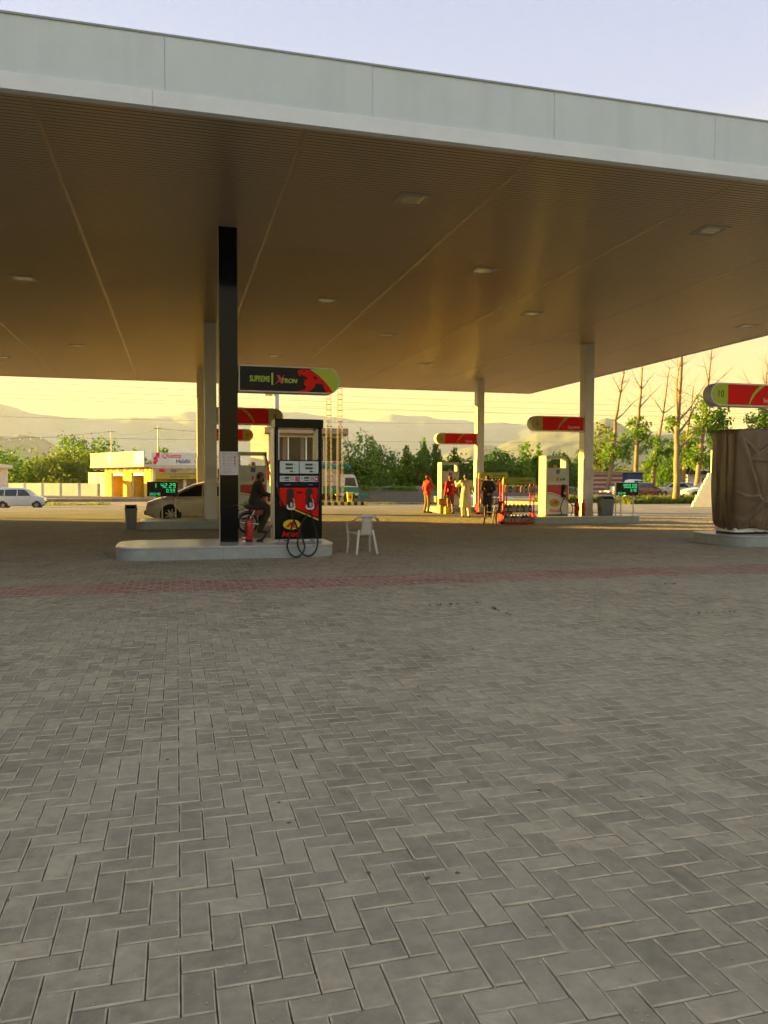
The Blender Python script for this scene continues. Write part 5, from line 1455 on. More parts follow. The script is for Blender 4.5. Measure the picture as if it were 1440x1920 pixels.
# power lines, shop poles and bulb string
WIRE = mat('cable', (.10, .10, .10), .6, var=0)
def span(p0, p1, sag, n=18):
    p0, p1 = Vector(p0), Vector(p1)
    return [p0.lerp(p1, i / n) - Vector((0, 0, sag * 4 * (i / n) * (1 - i / n))) for i in range(n + 1)]
LBL = ['highest power cable across the yellow sky', 'second highest power cable across the sky', 'third power cable down across the sky', 'fourth power cable down across the sky', 'low power cable crossing above the far trees', 'lowest power cable dipping over the shops']
for k, (z0, z1, y_, lb) in enumerate(((17.6, 15.2, 130, LBL[0]), (16.6, 14.2, 130, LBL[1]), (15.9, 13.3, 131, LBL[2]), (14.9, 13.7, 131, LBL[3]), (11.3, 12.3, 128, LBL[4]), (8.0, 8.8, 120, LBL[5]))):
    g = G(); g.tube(span((-70, y_, z0), (110, y_ - 8, z1), .9, 30), .018, 4)
    tag(g.build('power_cable', WIRE), lb, 'cable', 'power cables behind the station')
def pole(x, y, z, h, lb):
    t = thing('utility_pole', lb, 'pole', (x, y, z), 0, 'thin poles over the shops')
    g = G(); g.cyl((0, 0, 0), (0, 0, h), .09, .06, 8); g.build('shaft', GREYP, t)
    g = G(); g.box(-.5, .5, -.05, .05, h - .25, h - .15); g.build('cross_arm', GREYP, t)
pole(-7.8, 103, -.4, 8.2, 'thin pole standing over the left end of the yellow shop')
pole(-2.0, 93.5, -.4, 8.1, 'thin pole standing between the yellow shop and the restaurant front')
g = G(); g.tube(span((-42, 99, 6.6), (-7.8, 103, 7.6), .9), .015, 4); tag(g.build('bulb_cable', WIRE), 'thin cable carrying bare bulbs at the left edge', 'cable')
g = G(); g.tube(span((-7.8, 103, 7.5), (-2.0, 93.5, 7.5), .5), .015, 4); tag(g.build('pole_cable', WIRE), 'slack cable strung between the two thin shop poles', 'cable')
g = G(); g.tube(span((-2.0, 93.5, 7.5), (14, 92, 7.6), .4), .015, 4); tag(g.build('pole_cable', WIRE), 'slack cable running right from the restaurant pole', 'cable')
bm_ = G().ball((0, 0, -.12), (.085, .085, .12), 8, 6).mesh('bulb_glass'); bm_.materials.append(WHITEP)
BORD = ['first', 'second', 'third', 'fourth', 'fifth', 'sixth', 'seventh', 'eighth', 'ninth', 'tenth', 'eleventh', 'twelfth', 'thirteenth', 'fourteenth', 'fifteenth']
sp_ = span((-42, 99, 6.6), (-7.8, 103, 7.6), .9, 60)
for q_, i in enumerate(range(18, 48, 2)):
    o = link('light_bulb', bm_); o.location = sp_[i] - Vector((0, 0, .02)); tag(o, f'{BORD[q_]} small white bulb along the cable at the left edge', 'light bulb', 'bulbs on the left cable')
# ================================================================== VEHICLES
CHROME = mat('chrome', (.70, .70, .68), .15, metal=.9, var=.05)
TYRE = mat('tyre', (.022, .021, .020), .8, var=.2, scale=8)
RIMM = mat('alloy_rim', (.50, .50, .48), .3, metal=.6, var=.1)
CGLASS = mat('car_glass', (.022, .026, .028), .06, var=.2, spec=.7)
LAMP = mat('headlamp', (.62, .62, .58), .12, var=.1, spec=.8)
TAIL = mat('tail_lamp', (.40, .015, .012), .2, var=.1)
DARKP = mat('dark_plastic', (.022, .022, .022), .6, var=.2)
def lerp_tab(tab, x):
    return float(np.interp(x, [p[0] for p in tab], [p[1] for p in tab]))
def wheel(parent, x, y, r, side, w=.18, spokes=8):
    o = bpy.data.objects.new('wheel', None); COL.objects.link(o); o.parent = parent; o.location = (x, y, r)
    s = side
    g = G(); g.lathe([(r * .66, -w / 2), (r * .93, -w / 2), (r, -w / 2 + .03), (r, w / 2 - .03), (r * .93, w / 2), (r * .66, w / 2)], n=28, axis='y'); g.build('tyre', TYRE, o, 40)
    g = G(); g.lathe([(r * .67, -w * .40), (r * .60, -w * .46 * 1), (r * .60, w * .46), (r * .67, w * .40)], n=28, axis='y'); g.lathe([(r * .13, -w * .5), (r * .13, w * .5)], n=12, axis='y'); g.build('rim', RIMM, o, 40)
    g = G(); g.lathe([(r * .60, -w * .18), (r * .60, w * .18)], n=24, axis='y'); g.build('hub_shadow', DARKP, o)
    g = G()
    for k in range(spokes):
        a = 2 * PI * k / spokes + .3; c, d = math.cos(a), math.sin(a); q = r * .055
        for yy in (-w * .44, w * .44):
            g.hexa([(c * r * .1 - d * q, yy - .012, d * r * .1 + c * q), (c * r * .1 + d * q, yy - .012, d * r * .1 - c * q), (c * r * .1 + d * q, yy + .012, d * r * .1 - c * q), (c * r * .1 - d * q, yy + .012, d * r * .1 + c * q)],
                   [(c * r * .62 - d * q, yy - .012, d * r * .62 + c * q), (c * r * .62 + d * q, yy - .012, d * r * .62 - c * q), (c * r * .62 + d * q, yy + .012, d * r * .62 - c * q), (c * r * .62 - d * q, yy + .012, d * r * .62 + c * q)])
    g.build('spoke', RIMM, o)
def car(lb, loc, rz, paint, top, belt, half, roofw, wheels, r, zb, windows, shield, back, lamps, cat='car', group='parked and passing cars', doors=(), name='car', detail=True, bumper=None):
    """body lofted along x (front at +x); top/belt/half are (x, value) tables"""
    t = thing(name, lb, cat, loc, rz, group)
    x0, x1 = top[0][0], top[-1][0]; N = 46
    X = [x0 + (x1 - x0) * (.5 - .5 * math.cos(PI * i / N)) * .5 + (x0 + (x1 - x0) * i / N) * .5 - x0 * .5 + x0 * .5 for i in range(N + 1)]
    X = sorted(set([round(x, 4) for x in X] + [p[0] for p in top]))
    zr = max(p[1] for p in top)
    def prof(x):
        zt = lerp_tab(top, x); zl = min(lerp_tab(belt, x), zt - .02); w = lerp_tab(half, x); k = min(1, max(0, (zt - zl) / (zr - zl + 1e-6))); k = k * k * (3 - 2 * k)
        wr = w * .96 * (1 - k) + roofw * k
        return zt, zl, w, wr
    def section(x):
        zt, zl, w, wr = prof(x); b = zb + (.10 if x > x1 - .25 or x < x0 + .25 else 0)
        dz = min(.08, max(.02, (zt - zl) * .3))
        h = [(0, b), (w * .86, b), (w * .97, b + .06), (w, b + (zl - b) * .45), (w * 1.0, b + (zl - b) * .72), (w * .975, zl), (wr + (w * .975 - wr) * .22, zl + (zt - dz - zl) * .8), (wr, zt - dz), (wr * .88, zt - dz * .25), (wr * .5, zt + .004), (0, zt + .008)]
        return [(x, y, z) for y, z in h] + [(x, -y, z) for y, z in reversed(h[1:-1])]
    g = G(); g.rings([section(x) for x in X]); body = g.build('body', paint, t, 38)
    def ysurf(x, z):
        zt, zl, w, wr = prof(x); dz = min(.08, max(.02, (zt - zl) * .3)); k = min(1, max(0, (z - zl) / max(.05, zt - dz - zl)))
        if z <= zl: return w * (.975 + .025 * min(1, (zl - z) / .2))
        return w * .975 + (wr - w * .975) * (k * .9756 if k < .8 else .78 + (k - .8) * 1.1)
    for wp in windows:
        for s in (-1, 1):
            # fill the outline with a small grid so the pane follows the body side
            v = [(x, s * (ysurf(x, z) + .012), z) for x, z in wp]; cx = sum(p[0] for p in wp) / len(wp); cz = sum(p[1] for p in wp) / len(wp)
            v.append((cx, s * (ysurf(cx, cz) + .012), cz)); n = len(wp)
            gg = G(); gg.add(v, [(i, (i + 1) % n, n) for i in range(n)]); gg.build('window', CGLASS, t)
    for nm, (xa, xb) in (('windscreen', shield), ('rear_window', back)):
        if xa is None: continue
        gg = G(); v = []; m_, k_ = 8, 8
        for i in range(m_ + 1):
            x = xa + (xb - xa) * i / m_; zt, zl, w, wr = prof(x)
            sl = (lerp_tab(top, x + .01) - lerp_tab(top, x - .01)) / .02; nx_, nz_ = -sl / math.hypot(1, sl), 1 / math.hypot(1, sl)
            for j in range(k_ + 1):
                u = j / k_ * 2 - 1; ww = wr * .90
                v.append((x + nx_ * .014, u * ww, zt + nz_ * .014 - .02 * abs(u) ** 3))
        gg.add(v, [(i * (k_ + 1) + j, i * (k_ + 1) + j + 1, (i + 1) * (k_ + 1) + j + 1, (i + 1) * (k_ + 1) + j) for i in range(m_) for j in range(k_)]); gg.build(nm, CGLASS, t, 60)
    for wx in wheels:
        for s in (-1, 1):
            w = lerp_tab(half, wx)
            gg = G(); gg.prism([(wx + (r * 1.17) * math.cos(a), r + (r * 1.17) * math.sin(a)) for a in np.linspace(-.35, PI + .35, 20)], s * (w - .12), s * (w + .006)); gg.build('wheel_arch', DARKP, t)
            wheel(t, wx, s * (w - .075), r, s)
    for (lx, lz, ln, lh, mm) in lamps:
        for s in (-1, 1):
            w = lerp_tab(half, lx); gg = G(); gg.ball((lx, s * (w - .10), lz), (ln, .13, lh), 12, 8); gg.build('lamp', mm, t, 60)
    if detail:
        for dx in doors:
            for s in (-1, 1):
                gg = G(); zt, zl, w, wr = prof(dx)
                gg.add([(dx - .006, s * (w + .0025), zb + .12), (dx + .006, s * (w + .0025), zb + .12), (dx + .006, s * (ysurf(dx, zl) + .004), zl), (dx - .006, s * (ysurf(dx, zl) + .004), zl)], [(0, 1, 2, 3)]); gg.build('door_seam', DARKP, t)
                gg = G(); gg.box(dx + .08, dx + .26, s * (w + .002) - .012, s * (w + .002) + .018, zl - .10, zl - .07); gg.build('door_handle', paint, t, bevel=.005)
        for s in (-1, 1):
            mx_ = shield[0] - .22; gg = G(); gg.ball((mx_, s * (lerp_tab(half, mx_) + .10), lerp_tab(belt, mx_) + .07), (.06, .11, .075), 10, 8); gg.build('wing_mirror', paint, t, 60)
    if bumper:
        gg = G(); gg.box(bumper[0], bumper[1], -lerp_tab(half, bumper[0]) * .8, lerp_tab(half, bumper[0]) * .8, bumper[2], bumper[3]); gg.build('grille', DARKP, t, bevel=.01)
    return t
W_PAINT = mat('car_white', (.62, .65, .66), .28, var=.05, scale=2, coat=.5)
BEIGE = mat('car_champagne', (.74, .68, .48), .26, metal=.0, var=.05, scale=2, coat=.6)
DRED = mat('car_dark_red', (.16, .012, .02), .25, var=.06, coat=.6)
DBLUE = mat('car_dark_blue', (.03, .045, .07), .25, var=.06, coat=.6)
SILVER = mat('car_silver', (.45, .47, .49), .28, metal=.4, var=.05, coat=.5)
# tall white hatchback on the road
car('white tall hatchback driving along the road at the left edge', (-11.75, 66.3, -.70), 0, W_PAINT,
    [(-1.80, .60), (-1.77, 1.05), (-1.70, 1.45), (-1.55, 1.60), (-.8, 1.645), (.2, 1.62), (.52, 1.52), (1.02, 1.08), (1.12, 1.03), (1.5, .95), (1.70, .84), (1.79, .62), (1.80, .50)],
    [(-1.8, .98), (0, .96), (1.0, .94), (1.8, .80)], [(-1.8, .60), (-1.6, .70), (-1, .735), (1, .735), (1.5, .71), (1.72, .62), (1.8, .50)], .58, (-1.18, 1.20), .285, .20,
    [[(-1.60, 1.02), (-1.12, 1.00), (-1.10, 1.48), (-1.52, 1.46)], [(-1.05, 1.0), (-.22, .99), (-.20, 1.50), (-1.03, 1.49)], [(-.14, .99), (.80, .99), (.60, 1.28), (.36, 1.49), (-.12, 1.50)]],
    (1.0, .56), (-1.74, -1.60), [(1.58, .80, .17, .08, LAMP), (-1.74, 1.1, .06, .22, TAIL)], doors=(-.18, -1.06), bumper=(1.72, 1.815, .42, .56))
# champagne hybrid hatchback at the second island
car('champagne beige hatchback parked behind the second island', (1.12, 29.15, 0), PI, BEIGE,
    [(-2.22, .60), (-2.18, 1.0), (-2.05, 1.12), (-1.2, 1.38), (-.4, 1.485), (.15, 1.47), (.55, 1.36), (1.32, 1.00), (1.42, .965), (1.9, .84), (2.12, .70), (2.20, .52), (2.22, .42)],
    [(-2.22, .98), (-1, .95), (.6, .92), (1.5, .86), (2.22, .62)], [(-2.22, .62), (-1.9, .80), (-1, .862), (1.0, .862), (1.6, .83), (1.95, .74), (2.15, .60), (2.22, .46)], .58, (-1.38, 1.32), .315, .19,
    [[(-1.45, 1.0), (-.72, .97), (-.70, 1.33), (-1.0, 1.33)], [(-.66, .97), (.20, .95), (.18, 1.36), (-.64, 1.36)], [(.26, .95), (1.22, .94), (.80, 1.17), (.40, 1.34), (.24, 1.36)]],
    (1.34, .52), (-2.04, -1.0), [(1.92, .70, .22, .085, LAMP), (-2.1, .85, .12, .15, TAIL)], doors=(.22, -.68), bumper=(2.10, 2.225, .30, .46))
# cars in the car park (coarser)
SED_T = [(-2.2, .6), (-2.15, .98), (-1.6, 1.02), (-.9, 1.42), (.1, 1.45), (.5, 1.38), (1.1, .98), (1.9, .86), (2.15, .7), (2.2, .45)]
SED_B = [(-2.2, .92), (0, .90), (2.2, .72)]; SED_H = [(-2.2, .66), (-1.9, .80), (1.5, .82), (2.0, .7), (2.2, .5)]
SED_W = [[(-1.2, .95), (-.25, .94), (-.25, 1.33), (-.85, 1.33)], [(-.18, .94), (.85, .93), (.45, 1.26), (-.16, 1.34)]]
def sedan(lb, loc, rz, paint, s=1.0):
    t = car(lb, loc, rz, paint, SED_T, SED_B, SED_H, .56, (-1.32, 1.32), .31, .2, SED_W, (1.08, .46), (-1.58, -.95), [(2.02, .68, .14, .07, LAMP), (-2.1, .8, .1, .1, TAIL)], doors=(-.2,)); t.scale = (s,) * 3
    return t
sedan('dark red saloon parked behind the price display 900.00', (44.0, 67.0, -.01), R(10), DRED)
sedan('silver saloon parked right of the big double trunk', (50.2, 70.8, -.01), R(160), SILVER, 1.02)
sedan('pale saloon parked nearest the white plinth', (46.9, 61.5, -.01), R(168), W_PAINT)
sedan('dark saloon parked in the back row left of the booth', (55.5, 76.5, -.01), R(20), DBLUE)
sedan('white saloon parked in the back row behind the silver one', (58.5, 78.5, -.01), R(10), W_PAINT)
sedan('white saloon parked on the road behind the lubricants rack', (25.4, 61.0, -.70), R(5), W_PAINT)
PICK_T = [(-2.5, .6), (-2.48, 1.02), (-.75, 1.04), (-.60, 1.70), (-.3, 1.76), (.45, 1.74), (.62, 1.66), (1.15, 1.16), (1.25, 1.12), (2.2, 1.02), (2.42, .85), (2.5, .5)]
car('white double cab pickup parked behind the dark red saloon', (45.8, 71.5, -.01), R(8), W_PAINT, PICK_T, [(-2.5, 1.02), (0, 1.06), (2.5, .95)], [(-2.5, .78), (-2.2, .86), (2.0, .86), (2.4, .74), (2.5, .6)], .64, (-1.55, 1.5), .37, .32,
    [[(-.55, 1.14), (.05, 1.14), (.05, 1.62), (-.48, 1.62)], [(.12, 1.14), (.98, 1.13), (.55, 1.60), (.12, 1.62)]], (1.13, .58), (None, None), [(2.32, .82, .15, .08, LAMP), (-2.45, .85, .08, .14, TAIL)], cat='pickup', name='pickup', doors=(.08,))

# ---- decorated truck
def truck():
    t = thing('truck', 'green and white truck with a loaded body parked before the restaurant', 'truck', (11.6, 78.0, -.72), 0)
    TW = mat('truck_white', (.60, .62, .58), .4, var=.1, scale=2); TG = mat('truck_green', (.004, .17, .09), .45, var=.12, scale=2)
    # cab x 4.3..6.2
    g = G(); g.prism([(4.2, .75), (6.15, .75), (6.22, 1.25), (6.15, 1.75), (5.85, 2.75), (5.6, 2.9), (4.25, 2.9)], -1.15, 1.15); g.build('cab', TW, t, bevel=.06, seg=3)
    for s in (-1, 1):
        g = G(); g.prism([(4.75, 1.78), (5.98, 1.70), (5.76, 2.55), (4.8, 2.58)], s * 1.152, s * 1.16); w_ = g.build('side_window', CGLASS, t)
        g = G(); g.tube(smooth_path([(6.1, s * 1.2, 1.6), (6.35, s * 1.4, 1.8), (6.3, s * 1.4, 2.5)], 4), .02, 6); g.box(6.26, 6.36, s * 1.28, s * 1.5, 2.1, 2.6); g.build('mirror', DARKP, t)
        g = G(); g.box(4.22, 6.2, s * 1.152, s * 1.17, 1.05, 1.62); g.build('green_band', TG, t)
        g = G(); g.box(4.25, 6.1, s * 1.172, s * 1.18, 1.0, 1.06); g.build('trim_strip', mat('truck_trim', (.50, .50, .42), .4), t)
        g = G(); g.prism([(5.25 + .62 * math.cos(a), .55 + .62 * math.sin(a)) for a in np.linspace(0, PI, 14)], s * 1.16, s * 1.22); g.build('wheel_arch', DARKP, t)
    g = G(); g.hexa([(6.20, -1.0, 1.72), (6.20, 1.0, 1.72), (6.16, 1.0, 1.72), (6.16, -1.0, 1.72)], [(5.90, -1.0, 2.68), (5.90, 1.0, 2.68), (5.86, 1.0, 2.68), (5.86, -1.0, 2.68)]); g.build('windscreen', CGLASS, t)
    g = G(); g.box(6.1, 6.42, -1.18, 1.18, .45, .85); g.build('bumper', TG, t, bevel=.03)
    g = G(); g.box(6.42, 7.3, -1.1, 1.1, .55, .95); g.xf(Matrix.Identity(4)).build('bull_bar', TG, t, bevel=.05)
    g = G(); g.box(-2.4, 6.1, -.45, .45, .55, .78); g.build('chassis', DARKP, t)
    # loaded body
    g = G(); g.box(-2.5, 4.1, -1.2, 1.2, .95, 1.7); g.build('body_side', TG, t, bevel=.02)
    for k in range(9):
        for s in (-1, 1):
            g = G(); g.box(-2.4 + k * .8, -2.25 + k * .8, s * 1.2, s * 1.24, .95, 3.5); g.build('stake', mat('stake_cream', (.42, .34, .22), .6, var=.2), t)
    for k in range(4):
        g = G(); g.box(-2.5, 4.1, -1.19, 1.19, 1.74 + k * .45, 2.15 + k * .45); g.build('side_board', mat('board_cream', (.48, .42, .30), .7, var=.25, scale=1.5), t)
    v = []; na = 20
    g = G(); rings_ = []
    for i in range(13):
        x = -2.6 + 7.4 * i / 12; r_ = []
        for j in range(na):
            a = 2 * PI * j / na; zz = 3.55 + (.55 + .2 * mnoise.noise(Vector((x, j * .4, 2)))) * max(-.3, math.sin(a)) * (1 - .35 * abs(i / 6 - 1) ** 2); r_.append((x, 1.28 * math.cos(a), zz))
        rings_.append(r_)
    g.rings(rings_); g.build('tarpaulin', mat('tarp_green', (.01, .16, .10), .6, var=.2, bump=.3, bscale=6), t, 60)
    g = G(); g.tube(smooth_path([(3.9, -1.0, 3.7), (4.6, -1.15, 3.95), (5.3, -1.1, 3.5)], 5), [.16] * 5 + [.22] * 6, 8); g.build('tarp_roll', MATS['tarp_green'], t, 60)
    for x in (5.25, .3, -1.2):
        for s in (-1, 1): wheel(t, x, s * 1.0, .5, s, .28, 8)
    for s in (-1, 1):
        g = G(); g.ball((6.22, s * .85, 1.0), (.06, .16, .12), 12, 8); g.build('headlamp', LAMP, t, 60)
truck()

# ---- motorcycles
def motorcycle(lb, loc, rz, tank):
    """front at +x"""
    t = thing('motorcycle', lb, 'motorcycle', loc, rz, 'motorcycles')
    for wx in (-.60, .62):
        o = bpy.data.objects.new('wheel', None); COL.objects.link(o); o.parent = t; o.location = (wx, 0, .30)
        g = G(); n = 28; m = 8; v = []
        for i in range(n):
            a = 2 * PI * i / n
            for j in range(m):
                b = 2 * PI * j / m; rr = .265 + .036 * math.cos(b); v.append((rr * math.cos(a), .036 * math.sin(b), rr * math.sin(a)))
        g.add(v, [(i * m + j, i * m + (j + 1) % m, ((i + 1) % n) * m + (j + 1) % m, ((i + 1) % n) * m + j) for i in range(n) for j in range(m)]); g.build('tyre', TYRE, o, 60)
        g = G(); v = []
        for i in range(n):
            a = 2 * PI * i / n
            for j in range(4):
                b = 2 * PI * j / 4 + .78; rr = .232 + .014 * math.cos(b); v.append((rr * math.cos(a), .022 * math.sin(b), rr * math.sin(a)))
        g.add(v, [(i * 4 + j, i * 4 + (j + 1) % 4, ((i + 1) % n) * 4 + (j + 1) % 4, ((i + 1) % n) * 4 + j) for i in range(n) for j in range(4)]); g.build('rim', CHROME, o)
        g = G(); g.lathe([(.06, -.05), (.06, .05)], n=14, axis='y'); g.build('hub', CHROME, o)
        for k in range(18):
            a = 2 * PI * k / 18; a2 = a + (.35 if k % 2 else -.35); s = .03 if k % 4 < 2 else -.03
            g = G(); g.tube([(.055 * math.cos(a2), s, .055 * math.sin(a2)), (.225 * math.cos(a), 0, .225 * math.sin(a))], .004, 4); g.build('spoke', CHROME, o)
    def fender(wx, a0, a1, r=.335):
        g = G(); rings_ = []
        for i in range(13):
            a = R(a0 + (a1 - a0) * i / 12); rings_.append([(wx + (r + dr) * math.cos(a), y, .30 + (r + dr) * math.sin(a)) for y, dr in ((-.06, -.03), (-.045, .0), (0, .015), (.045, .0), (.06, -.03), (.04, -.02), (0, -.0), (-.04, -.02))])
        g.rings(rings_); return g
    fender(-.60, 20, 185).build('rear_mudguard', CHROME, t, 60); fender(.62, 30, 160).build('front_mudguard', CHROME, t, 60)
    g = G(); P = [(-.62, .70), (.10, .70), (.16, .76), (.05, .80), (-.25, .79), (-.55, .83), (-.70, .80)]; g.prism(P, -.125, .125); g.build('seat', DARKP, t, bevel=.03, seg=3)
    g = G(); g.ball((.30, 0, .78), (.26, .14, .125), 16, 10); g.build('tank', tank, t, 60)
    for s in (-1, 1):
        g = G(); g.prism([(-.50, .50), (-.12, .52), (-.05, .68), (-.55, .70)], s * .09, s * .125); g.build('side_cover', tank, t, bevel=.01)
        g = G(); g.tube([(-.60, s * .10, .30), (-.42, s * .12, .66)], .022, 8); g.build('shock', CHROME, t, 60)
        g = G(); g.tube([(.62, s * .085, .30), (.47, s * .085, .68), (.42, s * .085, .86)], .022, 8); g.build('fork', CHROME, t, 60)
        g = G(); g.tube(smooth_path([(.40, s * .03, .98), (.34, s * .18, 1.04), (.22, s * .34, 1.02)], 4), .013, 6); g.tube([(.25, s * .31, 1.02), (.19, s * .40, 1.01)], .02, 8); g.build('handlebar', CHROME, t, 60)
        g = G(); g.tube([(-.02, s * .1, .33), (-.02, s * .26, .32)], .016, 6); g.build('foot_peg', DARKP, t)
        g = G(); g.tube([(.3, s * .22, 1.03), (.28, s * .28, 1.16)], .006, 5); g.ball((.27, s * .30, 1.20), (.015, .06, .045), 10, 6); g.build('mirror', DARKP, t)
    g = G(); g.tube([(.45, 0, .82), (.05, 0, .66), (-.45, 0, .64)], .024, 8); g.tube([(.45, 0, .80), (.28, 0, .36), (-.08, 0, .28)], .022, 8); g.tube([(-.1, 0, .64), (-.12, 0, .30), (-.60, 0, .30)], .022, 8); g.build('frame_tube', DARKP, t, 60)
    g = G(); g.box(-.06, .24, -.11, .11, .26, .42); g.lathe([(.075, 0), (.085, .05), (.085, .16)], (.17, 0, .42), 14); g.build('engine', STEEL, t, bevel=.02)
    g = G(); g.tube(smooth_path([(.25, -.06, .50), (.33, -.10, .36), (.18, -.13, .24), (-.2, -.14, .25), (-.45, -.15, .28), (-.85, -.16, .32)], 4), [.02] * 12 + [.04] * 9, 8); g.build('exhaust', CHROME, t, 60)
    g = G(); g.ball((.50, 0, .86), (.09, .10, .10), 12, 8); g.build('headlamp', LAMP, t, 60)
    g = G(); g.box(-.97, -.90, -.06, .06, .60, .68); g.tube([(-.93, 0, .64), (-.70, 0, .70)], .014, 6); g.build('tail_lamp', TAIL, t)
    g = G(); g.tube([(-.62, .14, .78), (-.86, .12, .84), (-.86, -.12, .84), (-.62, -.14, .78)], .010, 6); g.build('grab_rail', CHROME, t)
    return t
MCR = mat('motorcycle_maroon', (.22, .012, .02), .25, var=.06, coat=.5)
BIKE = (2.55, 22.6, 0)
motorcycle('maroon motorcycle carrying the seated rider behind the front island', BIKE, R(8), MCR)
motorcycle('red motorcycle parked under the price display 900.00', (30.3, 48.0, -.005), R(190), mat('motorcycle_red', (.45, .015, .03), .25, var=.06, coat=.5))
motorcycle('red motorcycle parked close behind the other red one', (31.0, 49.2, -.005), R(186), MATS['motorcycle_red'])
# ================================================================== PEOPLE
SKIN = mat('skin', (.26, .145, .085), .5, var=.08, scale=12)
HAIR = mat('black_hair', (.012, .010, .009), .55, var=.2, scale=40)
SHOE = mat('dark_sandal', (.03, .022, .018), .6, var=.15)
def remeshed(g, name, m, parent, vox=.014, it=4):
    me = g.mesh(name); o = bpy.data.objects.new(name, me); COL.objects.link(o)
    r = o.modifiers.new('r', 'REMESH'); r.mode = 'VOXEL'; r.voxel_size = vox; r.use_smooth_shade = True
    s = o.modifiers.new('s', 'SMOOTH'); s.iterations = it; s.factor = .5
    bpy.context.view_layer.update()
    me2 = bpy.data.meshes.new_from_object(o.evaluated_get(bpy.context.evaluated_depsgraph_get()))
    bpy.data.objects.remove(o); me2.name = name; me2.materials.clear(); me2.materials.append(m)
    return link(name, me2, parent, 179)
def cap(g, a, b, r0, r1, n=12):
    a, b = Vector(a), Vector(b); d = (b - a)
    L = d.length; d = d / max(L, 1e-6); pts, rs = [], []
    for q in (-.98, -.8, -.45): pts.append(a + d * (q * r0)); rs.append(r0 * math.sqrt(1 - q * q))
    pts.append(a); rs.append(r0); pts.append(b); rs.append(r1)
    for q in (.45, .8, .98): pts.append(b + d * (q * r1)); rs.append(r1 * math.sqrt(1 - q * q))
    g.tube(pts, rs, n)
def hand(g, w, d, up, side):
    """palm and five curled fingers; w wrist, d direction, up = back of the hand"""
    w, d, up = Vector(w), Vector(d).normalized(), Vector(up).normalized(); sd = d.cross(up).normalized() * side; up = sd.cross(d).normalized() * side
    cap(g, w, w + d * .035, .026, .030); cap(g, w + d * .03 + sd * .018, w + d * .085 + sd * .024, .020, .017); cap(g, w + d * .03 - sd * .018, w + d * .085 - sd * .024, .020, .017)
    for k, (o_, L_) in enumerate(((.030, .060), (.010, .072), (-.010, .068), (-.030, .052))):
        b = w + d * .088 + sd * o_; m_ = b + d * L_ * .55 - up * .012; e = m_ + d * L_ * .38 - up * .026
        cap(g, b, m_, .0095, .009, 8); cap(g, m_, e, .009, .008, 8)
    b = w + d * .03 + sd * .030; m_ = b + d * .032 + sd * .026 - up * .012; e = m_ + d * .032 + sd * .004 - up * .010
    cap(g, b, m_, .013, .011, 8); cap(g, m_, e, .011, .009, 8)
DEF = dict(pel=(0, 0, .93), che=(0, .0, 1.30), nec=(0, .0, 1.47), hed=(0, .02, 1.605), lsh=(-.185, 0, 1.405), rsh=(.185, 0, 1.405), lel=(-.235, -.02, 1.12), rel=(.235, -.02, 1.12), lwr=(-.24, .06, .88), rwr=(.24, .06, .88),
           lhi=(-.09, 0, .90), rhi=(.09, 0, .90), lkn=(-.10, .02, .49), rkn=(.10, .02, .49), lan=(-.10, -.03, .085), ran=(.10, -.03, .085), lto=(-.12, .15, .03), rto=(.12, .15, .03), face=(0, 1, 0), lhd=None, rhd=None)
